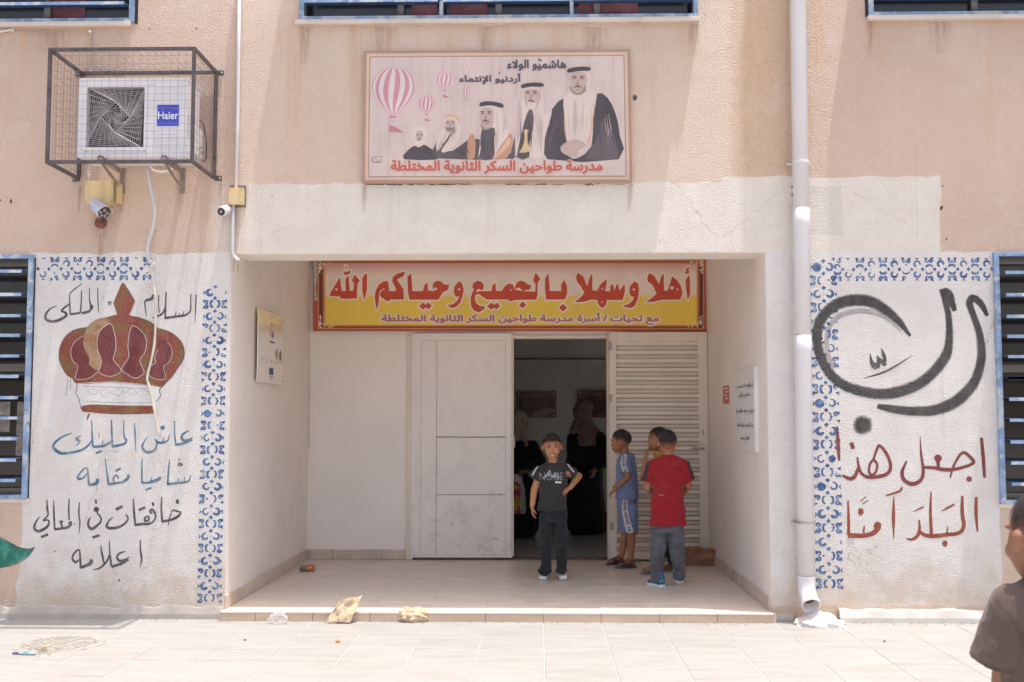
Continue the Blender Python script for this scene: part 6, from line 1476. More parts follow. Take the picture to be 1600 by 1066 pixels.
# crumbs and grit along the foot of the wall
mb = MB(); rnd = random.Random(6)
for k in range(420):
    x = rnd.uniform(-4.2, 4.2); y = -.02 - abs(rnd.gauss(0, .035)) - (.07 if XL - .05 < x < XR + .05 else (.05 if x > XR else 0)); s0 = rnd.uniform(.0015, .006)
    mb.box(x, x + s0 * rnd.uniform(.8, 1.8), y, y + s0, 0, s0 * .8)
tag(mb.build('grit', simple('grit', (.42, .33, .26), .9, .4, 50)), 'crumbs of mortar and grit along the foot of the wall', 'grit', kind='stuff')

# ================================================================== PEOPLE
def ring_loft(mb, rings, n=20):
    """rings: list of lists of points; closed caps"""
    vs = [p for r in rings for p in r]; m = len(rings); n = len(rings[0]); fs = []
    for i in range(m - 1):
        for k in range(n): fs.append((i*n+k, i*n+(k+1)%n, (i+1)*n+(k+1)%n, (i+1)*n+k))
    fs.append(tuple(range(n-1, -1, -1))); fs.append(tuple((m-1)*n+k for k in range(n))); mb.add(vs, fs)
def basis(d):
    d = d.normalized(); u = V((0, 0, 1)) if abs(d.z) < .95 else V((0, 1, 0)); x = d.cross(u).normalized(); return x, d.cross(x)
def limb(mb, a, b, ra, rb, n=14, round_=True, flat=None):
    a, b = V(a), V(b); d = b - a; L = d.length; dn = d.normalized(); x, y = basis(dn); prof = []
    if round_:
        for k in range(1, 5): t = k / 4 * pi / 2; prof.append((-ra * cos(t), ra * sin(t)))
        for k in range(0, 4): t = k / 4 * pi / 2; prof.append((L + rb * sin(t), rb * cos(t)))
    else: prof = [(0, ra), (L, rb)]
    rings = []
    for z, r in prof:
        rg = []
        for k in range(n):
            q = 2*pi*k/n; o_ = (x * cos(q) + y * sin(q)) * r
            if flat: o_ = o_ - flat[0] * o_.dot(flat[0]) * (1 - flat[1])
            rg.append(a + dn * z + o_)
        rings.append(rg)
    ring_loft(mb, rings)
def chain(mb, pts, rs, **k):
    for i in range(len(pts) - 1): limb(mb, pts[i], pts[i+1], rs[i], rs[i+1], **k)
def ell(mb, c, r, M=None, n=16, m=10):
    rings = []
    for i in range(1, m):
        t = pi * i / m; rings.append([V((r[0]*sin(t)*cos(2*pi*k/n), r[1]*sin(t)*sin(2*pi*k/n), r[2]*cos(t))) for k in range(n)])
    rings = [[(M @ (V(c) + p)) if M else V(c) + p for p in rg] for rg in rings]; ring_loft(mb, rings)
def torso(mb, rings, n=26, pw=2.3):
    """rings: (centre, half width, half depth, yaw)"""
    out = []
    for c, rx, ry, yaw in rings:
        rg = []
        for k in range(n):
            t = 2*pi*k/n; e_ = 2 / pw
            x = rx * math.copysign(abs(cos(t)) ** e_, cos(t)); y = ry * math.copysign(abs(sin(t)) ** e_, sin(t))
            rg.append(V(c) + V((x * cos(yaw) - y * sin(yaw), x * sin(yaw) + y * cos(yaw), 0)))
        out.append(rg)
    ring_loft(mb, out)
TEXC = {}
def clouds(sz):
    if sz not in TEXC: t_ = bpy.data.textures.new('folds', 'CLOUDS'); t_.noise_scale = sz; t_.noise_depth = 2; TEXC[sz] = t_
    return TEXC[sz]
def skinmesh(name, mb, mat, parent, vox=.0045, sm=4, folds=None, keep=None, label=None):
    me = bpy.data.meshes.new(name); me.from_pydata(mb.v, [], mb.f); me.update()
    bm = bmesh.new(); bm.from_mesh(me); bmesh.ops.recalc_face_normals(bm, faces=bm.faces); bm.to_mesh(me); bm.free()
    o = bpy.data.objects.new(name, me); COL.objects.link(o)
    r = o.modifiers.new('r', 'REMESH'); r.mode = 'VOXEL'; r.voxel_size = vox; r.use_smooth_shade = True
    s = o.modifiers.new('s', 'SMOOTH'); s.iterations = sm; s.factor = .5
    for (amp, sz) in (folds or []):
        d = o.modifiers.new('d', 'DISPLACE'); d.texture = clouds(sz); d.strength = amp; d.mid_level = .5; d.texture_coords = 'LOCAL'
    dg = bpy.context.evaluated_depsgraph_get(); m2 = bpy.data.meshes.new_from_object(o.evaluated_get(dg)); bpy.data.objects.remove(o)
    if keep:
        bm = bmesh.new(); bm.from_mesh(m2); bmesh.ops.delete(bm, geom=[v for v in bm.verts if not keep(v.co)], context='VERTS'); bm.to_mesh(m2); bm.free()
    m2.name = name; m2.materials.clear(); m2.materials.append(mat); m2.polygons.foreach_set('use_smooth', [True] * len(m2.polygons))
    ob = link(name, m2, parent)
    if label: ob['label'] = label
    return ob
def skin_mat(name, col):
    m, t, b, o = newmat(name); co = objco(t)
    c = mixc(t, ramp(t, noise_(t, co, 30, 4, .6), (.35, .7)), col, tuple(k * 1.16 for k in col)); t.links.new(c, b.inputs['Base Color'])
    b.inputs['Roughness'].default_value = .5; b.inputs['Subsurface Weight'].default_value = .12; b.inputs['Subsurface Radius'].default_value = (.012, .005, .003); b.inputs['Subsurface Scale'].default_value = .5
    bump_(t, b, noise_(t, co, 300, 2, .5), .1, .001); return m
def cloth(name, col, var=.10, wr=.5, dirt=None):
    m, t, b, o = newmat(name); co = objco(t)
    n1 = noise_(t, co, 9, 4, .6, .6, sc3=(1, 1, .55))
    c = mixc(t, ramp(t, noise_(t, co, 14, 4, .6), (.3, .7)), tuple(k * (1 - var) for k in col), tuple(k * (1 + var) for k in col))
    if dirt: c = mixc(t, ramp(t, noise_(t, co, 6, 5, .7), (.55, .75, 0, dirt[3])), c, dirt[:3])
    t.links.new(c, b.inputs['Base Color']); b.inputs['Roughness'].default_value = .85; b.inputs['Specular IOR Level'].default_value = .2
    b.inputs['Sheen Weight'].default_value = .15
    nn = bump_(t, None, n1, wr, .02); bump_(t, b, noise_(t, co, 420, 2, .5), .15, .001, nn); return m
def head_matrix(c, yaw, pitch=0, roll=0, s=1): return Matrix.Translation(c) @ Matrix.Rotation(yaw, 4, 'Z') @ Matrix.Rotation(pitch, 4, 'X') @ Matrix.Rotation(roll, 4, 'Y') @ Matrix.Scale(s, 4)
def head(mb, M, fem=False):
    s = M.to_scale().x
    e = lambda c, r: ell(mb, c, r, M, 20, 14)
    e((0, .012, .026), (.071, .090, .079)); e((0, -.030, -.020), (.062, .054, .074)); e((0, -.034, -.060), (.045, .042, .036)); e((0, -.064, -.083), (.017, .016, .014))
    for sx in (-1, 1):
        e((sx * .031, -.058, -.030), (.024, .022, .024)); e((sx * .026, -.076, .022), (.021, .010, .008))
        mm = M @ Matrix.Translation((sx * .077, .012, -.006)) @ Matrix.Rotation(sx * .6, 4, 'Z'); ell(mb, (0, 0, .004), (.007, .017, .028), mm); ell(mb, (0, .003, .012), (.013, .015, .016), mm)
    limb(mb, M @ V((0, -.078, .008)), M @ V((0, -.089, -.024)), .007 * s, .0095 * s); 
    for sx in (-1, 1): e((sx * .009, -.083, -.027), (.007, .008, .006))
    limb(mb, M @ V((-.017, -.082, -.053)), M @ V((.017, -.082, -.053)), .0075 * s, .0075 * s); limb(mb, M @ V((-.013, -.081, -.064)), M @ V((.013, -.081, -.064)), .0075 * s, .0075 * s)
def hairline(y, front=.058, side=.018, back=-.050):
    pts = [(-.11, front), (-.05, front - .012), (-.025, side + .008), (-.005, side - .030), (.004, side - .008), (.03, -.005), (.06, back + .01), (.11, back)]
    for (a, va), (b_, vb) in zip(pts, pts[1:]):
        if y <= b_: return va + (vb - va) * max(0, (y - a)) / (b_ - a)
    return back
def hair_mat(name, col, col2=None, fade=.9):
    m, t, b, o = newmat(name); co = objco(t); uv = t.nodes.new('ShaderNodeUVMap'); sp = t.nodes.new('ShaderNodeSeparateXYZ'); t.links.new(uv.outputs[0], sp.inputs[0])
    n = noise_(t, co, 240, 3, .6); n2 = noise_(t, co, 60, 4, .7)
    c = mixc(t, ramp(t, n2, (.35, .65)), col, col2 or tuple(k * 1.8 for k in col)); t.links.new(c, b.inputs['Base Color'])
    a = math_(t, 'ADD', math_(t, 'MULTIPLY', sp.outputs[1], fade), math_(t, 'MULTIPLY', math_(t, 'SUBTRACT', n, .5), .9)); t.links.new(ramp(t, a, (.0, .75)), b.inputs['Alpha'])
    b.inputs['Roughness'].default_value = .75; bump_(t, b, n, .8, .004); return m
def hair(M, mat, parent, thick=.004, top=.0, curly=0, fadez=.045, **hl):
    bm = bmesh.new(); bmesh.ops.create_icosphere(bm, subdivisions=6 if curly else 5, radius=1)
    for v in bm.verts:
        p = v.co.normalized(); tz = max(0, p.z)
        q = V((p.x * (.0715 + thick), p.y * (.0905 + thick) , p.z * (.079 + thick + top * tz))) + V((0, .012, .026))
        if curly: q += p * curly * (noise.noise(p * 9) + .6 * noise.noise(p * 21)) * (.3 + tz)
        else: q += p * .0015 * noise.noise(p * 14)
        v.co = q
    bmesh.ops.delete(bm, geom=[v for v in bm.verts if v.co.z < hairline(v.co.y, **hl) - .004], context='VERTS')
    uvl = bm.loops.layers.uv.new('UVMap')
    for f in bm.faces:
        for l in f.loops: l[uvl].uv = (0, min(1.6, max(0, (l.vert.co.z - hairline(l.vert.co.y, **hl)) / fadez)))
    bm.transform(M); me = bpy.data.meshes.new('hair'); bm.to_mesh(me); bm.free(); me.materials.append(mat)
    me.polygons.foreach_set('use_smooth', [True] * len(me.polygons)); return link('hair', me, parent)
m_eye = simple('eye white', (.36, .32, .30), .3); m_iris = simple('dark iris', (.03, .015, .01), .15); m_brow = simple('eyebrow hair', (.035, .02, .015), .8); m_teeth = simple('teeth', (.75, .72, .66), .3); m_lip = simple('lips', (.36, .13, .10), .5); m_mouth = simple('mouth inside', (.10, .02, .02), .6)
def face(M, parent, squint=False, smile=False, skinm=None):
    s = M.to_scale().x
    for sx in (-1, 1):
        mb = MB(); ell(mb, (sx * .0275, -.0715, .006), (.0125, .009, .0035 if squint else .007), M); mb.build('eye', m_eye, parent, smooth=True)
        mb = MB(); ell(mb, (sx * .0275, -.0790, .006), (.006, .003, .003 if squint else .005), M); mb.build('iris', m_iris, parent, smooth=True)
        mb = MB(); mb.tube([M @ V(p) for p in ((sx * .014, -.083, .0115), (sx * .028, -.085, .0135), (sx * .042, -.074, .009))], [.0012 * s, .0018 * s, .001 * s], 6); mb.build('eyelash', m_brow, parent)
        mb = MB(); mb.tube([M @ V(p) for p in ((sx * .012, -.087, .024), (sx * .028, -.086, .030), (sx * .045, -.072, .024))], [.0022 * s, .0032 * s, .0015 * s], 6); mb.build('eyebrow', m_brow, parent)
        mb = MB(); ell(mb, (sx * .0055, -.090, -.031), (.003, .003, .002), M); mb.build('nostril', m_mouth, parent)
    if smile:
        mb = MB(); P = [M @ V(p) for p in ((-.023, -.0795, -.0475), (-.012, -.088, -.053), (0, -.0905, -.054), (.012, -.088, -.053), (.023, -.0795, -.0475), (.012, -.0875, -.063), (0, -.0895, -.0655), (-.012, -.0875, -.063))]
        mb.slab(P, M.to_3x3() @ V((0, -.001, 0))); mb.build('teeth', m_teeth, parent)
        for z, zc in ((-.050, -.0525), (-.050, -.0675)):
            mb = MB(); mb.tube([M @ V(p) for p in ((-.025, -.078, z), (-.012, -.089, zc), (0, -.0925, zc - .001), (.012, -.089, zc), (.025, -.078, z))], [.0015 * s, .003 * s, .0035 * s, .003 * s, .0015 * s], 6); mb.build('lip', m_lip, parent, smooth=True)
    else:
        mb = MB(); mb.tube([M @ V(p) for p in ((-.019, -.084, -.058), (-.008, -.0905, -.058), (0, -.0915, -.0595), (.008, -.0905, -.058), (.019, -.084, -.058))], [.001 * s, .0022 * s, .0026 * s, .0022 * s, .001 * s], 6); mb.build('lip', m_lip, parent, smooth=True)
def hand(mb, w, d, nrm, side, s=1.0, curl=.6, spread=.12, thumb=.7):
    """w wrist, d pointing along the palm, nrm out of the palm, side towards the thumb"""
    w, d = V(w), V(d).normalized(); nrm = (V(nrm) - d * V(nrm).dot(d)).normalized(); side = (V(side) - d * V(side).dot(d) - nrm * V(side).dot(nrm)).normalized()
    limb(mb, w, w + d * .02 * s, .0165 * s, .019 * s, flat=(nrm, .72))
    for k in range(4): limb(mb, w + d * .01 * s, w + d * .058 * s + side * (.0195 - .013 * k) * s, .012 * s, .0095 * s, flat=(nrm, .85), n=10)
    for k, (L, r) in enumerate(((.050, .0062), (.056, .0064), (.051, .0061), (.040, .0055))):
        b0 = w + d * (.058 - .003 * (k == 3)) * s + side * (.0195 - .013 * k) * s; dd = (d + side * spread * (1.2 - .8 * k)).normalized(); p = b0; c_ = curl * (1 + .12 * k)
        for j, f in enumerate((.44, .32, .24)):
            a = c_ * (.35 + .65 * j) if j else c_ * .35
            dj = (dd * cos(a) + nrm * sin(a)); q = p + dj * L * f * s; limb(mb, p, q, r * s * (1 - .06 * j), r * s * (.94 - .08 * j), n=8); p = q
    b0 = w + d * .014 * s + side * .016 * s; td = (d * .75 + side * thumb + nrm * .35).normalized(); p1 = b0 + td * .026 * s; limb(mb, b0, p1, .0105 * s, .0085 * s, n=9)
    p2 = p1 + (td + nrm * .25 * curl + d * .3).normalized() * .024 * s; limb(mb, p1, p2, .0078 * s, .0066 * s, n=8); limb(mb, p2, p2 + (d + nrm * .4 * curl).normalized() * .018 * s, .0066 * s, .0055 * s, n=8)
def camray(p): o_ = V(camo.location); return o_, (V(p) - o_).normalized()
def project(ob, target, off=.0015):
    bvh = BVHTree.FromPolygons([v.co for v in target.data.vertices], [p.vertices[:] for p in target.data.polygons]); bad = []
    for v in ob.data.vertices:
        o_, d = camray(v.co); h = bvh.ray_cast(o_, d, 30)
        if h[0] is not None: v.co = h[0] - d * off
        else: bad.append(v.index)
    if bad:
        bm = bmesh.new(); bm.from_mesh(ob.data); bm.verts.ensure_lookup_table(); bmesh.ops.delete(bm, geom=[bm.verts[i] for i in bad], context='VERTS'); bm.to_mesh(ob.data); bm.free()
    return ob
def decal_text(s, x0, x1, yb, h, Y, mat, parent, target, bold=.01, off=.002, rotf=None, shear=0, cell=.035):
    cs_ = outlines(s, False, shear); al = [p for c in cs_ for p in c]; u0, u1 = min(a for a, _ in al), max(a for a, _ in al); hh = max(b_ for _, b_ in al)
    f = rotf or (lambda u, v: (x0 + (x1 - x0) * u, yb - v * h))
    o = polys_mesh('lettering', union_faces([cs_], cell, bold, 3), lambda x, y: PY(*f((x - u0) / (u1 - u0), y / hh), Y), mat, parent); return project(o, target, off)
def decal_strip(name, pts, ws, Y, mat, parent, target, off=.0015):
    mb = MB(); P = cr([(a, b_, w_) for (a, b_), w_ in zip(pts, ws)], 8)
    for i in range(len(P) - 1):
        (a, b_, w0), (c, d, w1) = P[i], P[i+1]; l = math.hypot(c-a, d-b_) or 1; nx_, ny_ = -(d-b_)/l, (c-a)/l
        for k in range(4):
            f0, f1 = -.5 + k/4, -.25 + k/4
            mb.poly([PY(a + nx_*w0*f0, b_ + ny_*w0*f0, Y), PY(c + nx_*w1*f0, d + ny_*w1*f0, Y), PY(c + nx_*w1*f1, d + ny_*w1*f1, Y), PY(a + nx_*w0*f1, b_ + ny_*w0*f1, Y)])
    o = mb.build(name, mat, parent); o.data.polygons.foreach_set('use_smooth', [False] * len(o.data.polygons)); return project(o, target, off)
def shoe(parent, toe, heel, mats, h=.055, wd=.036, ankle=None, z=STEP, velcro=False):
    t_, h_ = V((toe[0], toe[1], z)), V((heel[0], heel[1], z)); d = (t_ - h_); L = d.length; d.normalize(); sd = V((-d.y, d.x, 0))
    def outl(g, zz): return [h_ + d * (L * a) + sd * (b_ * wd * g) + V((0, 0, zz)) for a, b_ in ((.0, .45), (.0, -.45), (.12, -.72), (.35, -.78), (.62, -1.0), (.8, -.98), (.94, -.62), (1.0, 0), (.94, .62), (.8, .98), (.62, 1.0), (.35, .78), (.12, .72))]
    mb = MB(); ring_loft(mb, [outl(1.02, .001), outl(1.06, .010), outl(1.04, .020)]); mb.build('sole', mats[1], parent, smooth=False, bevel=.003)
    mb = MB(); limb(mb, t_ - d * .045 + V((0, 0, .026)), h_ + d * .04 + V((0, 0, .034)), wd * .88, wd * .86, flat=(V((0, 0, 1)), .62)); limb(mb, h_ + d * .09 + V((0, 0, .045)), h_ + d * .038 + V((0, 0, .062)), .030, .033); limb(mb, h_ + d * .036 + V((0, 0, .03)), h_ + d * .036 + V((0, 0, .03 + h)), .033, .031)
    o = skinmesh('upper', mb, mats[0], parent, .004, 3, keep=lambda c: c.z > z + .012); 
    if velcro:
        for f in (.42, .58):
            c = h_ + d * (L * f) + V((0, 0, .052 if f < .5 else .046)); mb = MB(); mb.tube([c - sd * wd * .85 - V((0, 0, .024)), c - sd * .018 + V((0, 0, .008)), c + sd * .018 + V((0, 0, .008)), c + sd * wd * .85 - V((0, 0, .024))], .007, 6); mb.build('strap', mats[0], parent, smooth=True)
    return o
def sandal(parent, mb, toe, heel, mat, ankle, z=STEP, wd=.032):
    t_, h_ = V((toe[0], toe[1], z)), V((heel[0], heel[1], z)); d = (t_ - h_); L = d.length; d.normalize(); sd = V((-d.y, d.x, 0))
    def outl(g, zz): return [h_ + d * (L * a) + sd * (b_ * wd * g) + V((0, 0, zz)) for a, b_ in ((-.03, .4), (-.03, -.4), (.12, -.8), (.35, -.8), (.65, -1.05), (.85, -1.0), (1.0, -.5), (1.04, 0), (1.0, .5), (.85, 1.0), (.65, 1.05), (.35, .8), (.12, .8))]
    s_ = MB(); ring_loft(s_, [outl(1, .001), outl(1.05, .008), outl(1.05, .018)]); s_.build('sole', mat, parent, bevel=.003)
    up = V((0, 0, 1)); limb(mb, t_ - d * .05 + up * .032, h_ + d * .03 + up * .040, .024, .024, flat=(up, .62)); limb(mb, h_ + d * .085 + up * .045, V(ankle), .026, .026); limb(mb, h_ + d * .028 + up * .042, V(ankle), .024, .026)
    for k in range(5): b0 = t_ - d * (.055 + .004 * k) + sd * (.018 - .0095 * k) + up * .028; limb(mb, b0, b0 + d * (.044 - .005 * k), .0088 - .0008 * k, .0075 - .0007 * k, n=8)
    for f in (.50, .64, .76):
        c = h_ + d * (L * f) + up * .020; hgt = .046 - .05 * (f - .5); st = MB(); st.tube([c + sd * wd, c + sd * wd * .9 + up * hgt * .6, c + up * hgt * .98, c - sd * wd * .9 + up * hgt * .6, c - sd * wd], .0075, 6); st.build('strap', mat, parent, smooth=True)

SK1 = skin_mat('light brown skin', (.45, .205, .10)); SK2 = skin_mat('brown skin', (.34, .150, .080)); SK3 = skin_mat('deep brown skin', (.26, .115, .065)); SKW = skin_mat('woman skin', (.24, .11, .07))
H_DARK = hair_mat('black cropped hair', (.014, .011, .011)); H_CURL = hair_mat('brown curly hair', (.014, .009, .007), (.050, .027, .015))
# ---------------------------------------------------------------- 1: boy facing the camera
Y0 = 1.42; J = lambda x, y, dy=0: PY(x, y, Y0 + dy)
p1 = thing('person', 'smiling boy facing the camera in dark printed t-shirt, black trousers and white shoes', 'person', PZ(864, 906, STEP), group='children in the porch')
M = head_matrix(J(862.5, 698.5, .0), -.02, -.10, .06, 1.02); M = head_matrix(J(862.5, 699, .0), .03, .06, -.05, 1.0)
mb = MB(); head(mb, M)
limb(mb, J(863, 708, .03), J(864, 728, .03), .036, .042)
torso(mb, [(J(864, 731, .03), .07, .05, 0), (J(864, 760, .03), .085, .055, 0), (J(864, 800, .03), .085, .06, 0)])
chain(mb, [J(844.5, 738, .03), J(835, 766, .02), J(831.5, 791, -.02)], [.033, .031, .021])
hand(mb, J(831.3, 792, -.02), J(833, 812, -.03) - J(831.3, 792, -.02), V((1, .2, 0)), V((.2, -1, 0)), .92, .55)
chain(mb, [J(884, 737, .03), J(904.5, 744, .12), J(891, 762, .0)], [.036, .030, .021])
hand(mb, J(890.5, 763, .0), J(878, 771, -.06) - J(890.5, 763, .0), V((0, .4, -.6)), V((-.3, -.6, .9)), .92, .50, .25)
for x in (851, 877): limb(mb, J(864 + (x - 864) * .8, 800, .03), J(x, 893, .03), .05, .03)
skinmesh('body', mb, SK1, p1, .0042, 3)
face(M, p1, True, True); hair(M, H_CURL, p1, .004, .007, curly=.009, front=.041, side=.018, fadez=.052)
m_tee = cloth('charcoal t-shirt cotton', (.040, .040, .038), wr=.7); m_blk = cloth('black trouser cotton', (.026, .026, .029), wr=.8); m_wsh = simple('white trainer', (.84, .82, .79), .5, .05, 20, .1, 60, dirt=((.5, .47, .44), .70, 20)); m_wso = simple('grey worn sole', (.46, .43, .41), .7, .12, 20)
mb = MB()
torso(mb, [(J(864, 722, .03), .045, .045, 0), (J(864, 725.5, .03), .094, .055, 0), (J(864, 731, .03), .120, .064, 0), (J(864, 745, .025), .116, .078, 0), (J(864, 765, .02), .113, .085, 0), (J(863.5, 785, .02), .117, .088, 0), (J(863, 797.5, .02), .124, .090, 0)])
limb(mb, J(847, 731, .03), J(834, 748, .02), .047, .050, round_=False); limb(mb, J(880, 731, .03), J(896, 741, .09), .047, .052, round_=False); ell(mb, J(846, 733, .03), (.042, .042, .038)); ell(mb, J(882, 733, .03), (.042, .042, .038))
tee = skinmesh('t_shirt', mb, m_tee, p1, .005, 3, folds=[(.030, .11), (.014, .05)])
col_ = MB(); col_.tube([J(863.5 + 8.6 * sin(a), 721 + 1.6 * cos(a) + (2.4 if cos(a) > 0 else 0), .03 - .045 * cos(a)) for a in [k * 2 * pi / 16 for k in range(17)]], .006, 8); col_.build('neckband', m_tee, p1, smooth=True)
m_wst = simple('white piping', (.74, .72, .74), .6); m_gp = simple('grey print', (.20, .20, .21), .7, .5, 200)
decal_strip('sleeve_stripe', [(843.5, 722.5), (838, 732), (831.5, 743)], [1.7, 1.7, 1.7], Y0, m_wst, p1, tee, .003); decal_strip('sleeve_stripe', [(884.5, 721.5), (890, 729.5), (897, 738)], [1.7, 1.7, 1.7], Y0, m_wst, p1, tee, .003)
decal_text('NOISE', 843, 880.5, 750.5, 12, Y0, m_gp, p1, tee, .012)
mbs = MB(); o = MB()
def scr(pts, w_): lay(o, pts, w_, 800, 650, 7.614, Y0, n=4)
scr([(365,745),(395,725),(440,660),(455,655),(435,730)], [4,5,6,5,4]); scr([(385,715),(420,700),(470,705),(480,725),(495,700),(505,725),(525,695)], [3,5,5,5,5,5,4]); scr([(515,690),(510,735)], 5); scr([(535,735),(545,700),(560,715),(550,735)], 4); scr([(500,675),(530,690)], 5); scr([(440,720),(520,735),(590,742)], [3,4,2])
sc_ = o.build('script_print', m_wst, p1); project(sc_, tee, .0035)
o = MB(); scr([(516,790),(548,790)], 22); scr([(552,790),(588,792)], 22); sc_ = o.build('small_print', m_wst, p1); project(sc_, tee, .0035)
mb = MB()
torso(mb, [(J(864, 796, .02), .112, .075, 0), (J(864, 806, .02), .116, .080, 0), (J(864, 815, .02), .112, .08, 0)])
chain(mb, [J(853, 808, .02), J(852, 845, .0), J(853.5, 872, .03), J(851.5, 890, .03)], [.058, .053, .046, .048]); chain(mb, [J(875, 808, .02), J(877, 845, .0), J(877, 872, .03), J(877.5, 890, .03)], [.058, .053, .046, .048])
for x, sx in ((841.5, -1), (887, 1)): limb(mb, J(x, 833, .03), J(x, 848, .03), .022, .026)
ell(mb, J(851, 891, .03), (.058, .055, .022)); ell(mb, J(877.5, 891, .03), (.055, .055, .022))
skinmesh('trousers', mb, m_blk, p1, .005, 3, folds=[(.034, .09), (.016, .04)])
for tx, hx in ((848, 854), (880.5, 875)):
    t_, h_ = PZ(tx, 908.5, STEP), PZ(hx, 896, STEP); shoe(p1, (t_.x, t_.y), (h_.x, h_.y), (m_wsh, m_wso), velcro=True, wd=.042)

# ---------------------------------------------------------------- 2: boy in blue, profile to the left
Y0 = 2.18; J = lambda x, y, dy=0: PY(x, y, Y0 + dy)
p2 = thing('person', 'boy in light blue t-shirt and shorts with white lettered stripes, looking into the doorway', 'person', PZ(974, 884, STEP), group='children in the porch')
M = head_matrix(J(969, 690.5, 0), -pi/2 + .35 - .75, .14, 0, 1.0); M = head_matrix(J(970, 690.5, 0), -pi/2 - .35, .12, 0, .97)
mb = MB(); head(mb, M); limb(mb, J(975, 698, .02), J(977, 713, .02), .038, .042)
torso(mb, [(J(978, 716, .02), .05, .06, -.4), (J(980, 750, .02), .06, .08, -.4), (J(980, 785, .02), .06, .08, -.4)])
chain(mb, [J(976, 722, -.09), J(981, 745, -.11), J(960.5, 765, -.13)], [.034, .026, .018]); hand(mb, J(960.5, 765, -.13), J(953, 772, -.12) - J(960.5, 765, -.13), V((.3, .2, -1)), V((-.4, .9, .3)), .88, 1.1)
chain(mb, [J(980, 722, .12), J(975, 748, .14), J(960, 762, .05)], [.034, .026, .018])
ank1, ank2 = J(971, 869, -.05), J(985.5, 873, -.03)
chain(mb, [J(979, 815, .06), J(977, 835, .04), J(971.5, 868, .04)], [.055, .040, .026]); chain(mb, [J(985, 815, -.06), J(986.5, 835, -.05), J(986, 872, -.04)], [.055, .042, .026])
m_sand = simple('grey rubber sandal', (.13, .11, .11), .7, .4, 60, .3, 80)
a, b_ = PZ(949, 884, STEP), PZ(973, 880, STEP); sandal(p2, mb, (a.x, a.y), (b_.x, b_.y), m_sand, J(971.5, 867, .04))
a, b_ = PZ(962, 888.5, STEP), PZ(993, 887, STEP); sandal(p2, mb, (a.x, a.y), (b_.x, b_.y), m_sand, J(986, 871, -.04))
skinmesh('body', mb, SK2, p2, .0045, 3); face(M, p2); hair(M, H_DARK, p2, .004, .008, front=.040, side=.005, fadez=.085)
m_lb = cloth('dusty blue cotton', (.19, .23, .40), wr=.6); m_lb2 = m_lb; m_wt = simple('white tape', (.66, .64, .64), .7); m_tx2 = simple('black print', (.03, .03, .035), .7)
mb = MB()
torso(mb, [(J(979, 708, .02), .045, .05, -.35), (J(979, 713, .02), .062, .10, -.35), (J(978.5, 722, .02), .082, .115, -.35), (J(979, 745, .02), .092, .115, -.35), (J(979.5, 765, .02), .098, .118, -.35), (J(980, 780.5, .02), .104, .12, -.35)])
limb(mb, J(977, 718, -.07), J(978, 739.5, -.11), .050, .052, round_=False); limb(mb, J(981, 720, .10), J(976, 740, .14), .05, .052, round_=False); ell(mb, J(978, 718, -.07), (.048, .048, .045))
tee = skinmesh('t_shirt', mb, m_lb, p2, .005, 3, folds=[(.030, .11), (.014, .05)])
decal_strip('sleeve_tape', [(976, 710), (973.5, 722), (975.5, 732), (978.5, 739)], [6.5, 7, 7.5, 8.5], Y0, m_wt, p2, tee, .0025)
def onstrip(P):
    def f(u, v):
        t = u * (len(P) - 1); i = min(int(t), len(P) - 2); t -= i; a, b_ = V(P[i]), V(P[i+1]); d = (b_ - a); n = V((d.y, -d.x)).normalized(); q = a + d * t + n * (v - .5) * onstrip.h; return q.x, q.y
    return f
onstrip.h = 4.0; decal_text('ARIMES ARI', 0, 0, 0, 0, Y0, m_tx2, p2, tee, .02, .004, onstrip([(974.8, 711.5), (973.8, 722), (975.4, 731), (978, 738.5)]), cell=.05)
mb = MB()
torso(mb, [(J(980, 776, .02), .088, .105, -.35), (J(980, 792, .02), .092, .11, -.35)])
limb(mb, J(978, 788, .07), J(977.5, 828, .05), .078, .072, round_=False); limb(mb, J(982.5, 788, -.05), J(985, 833, -.05), .080, .070, round_=False); ell(mb, J(980, 790, .0), (.09, .10, .06))
sh = skinmesh('shorts', mb, m_lb2, p2, .005, 3, folds=[(.016, .10), (.008, .045)])
decal_strip('side_tape', [(977, 781), (976, 795), (979, 812), (985, 833)], [7, 9, 9.5, 10.5], Y0, m_wt, p2, sh, .0025)
onstrip.h = 4.6; decal_text('ARIMES ARIMES AR', 0, 0, 0, 0, Y0, m_tx2, p2, sh, .02, .004, onstrip([(976.5, 783), (976.5, 796), (979.5, 812), (984.5, 831.5)]), cell=.05)
decal_strip('chest_print', [(960.5, 738), (961, 746), (962, 752)], [2, 3, 2], Y0, m_wt, p2, tee, .003)

# ---------------------------------------------------------------- 3: boy in yellow, half hidden
Y0 = 1.95; J = lambda x, y, dy=0: PY(x, y, Y0 + dy)
p3 = thing('person', 'boy in yellow patterned shirt holding a hand to his mouth behind the boy in red', 'person', PZ(1030, 896, STEP), group='children in the porch')
M = head_matrix(J(1028.5, 687, 0), -pi/2 - .12, .05, 0, 1.0)
mb = MB(); head(mb, M); limb(mb, J(1032, 695, .02), J(1034, 712, .02), .038, .044)
torso(mb, [(J(1034, 716, .02), .05, .06, -.2), (J(1036, 760, .02), .06, .08, -.2), (J(1038, 800, .02), .06, .08, -.2)])
chain(mb, [J(1030, 722, -.10), J(1005, 748, -.12), J(1009, 712, -.10)], [.034, .026, .0185]); hand(mb, J(1009, 713, -.10), J(1011, 699, -.06) - J(1009, 713, -.10), V((.8, .5, .2)), V((.5, .2, .8)), .9, .95)
chain(mb, [J(1036, 722, .12), J(1033, 755, .14), J(1020, 750, .05)], [.034, .026, .018])
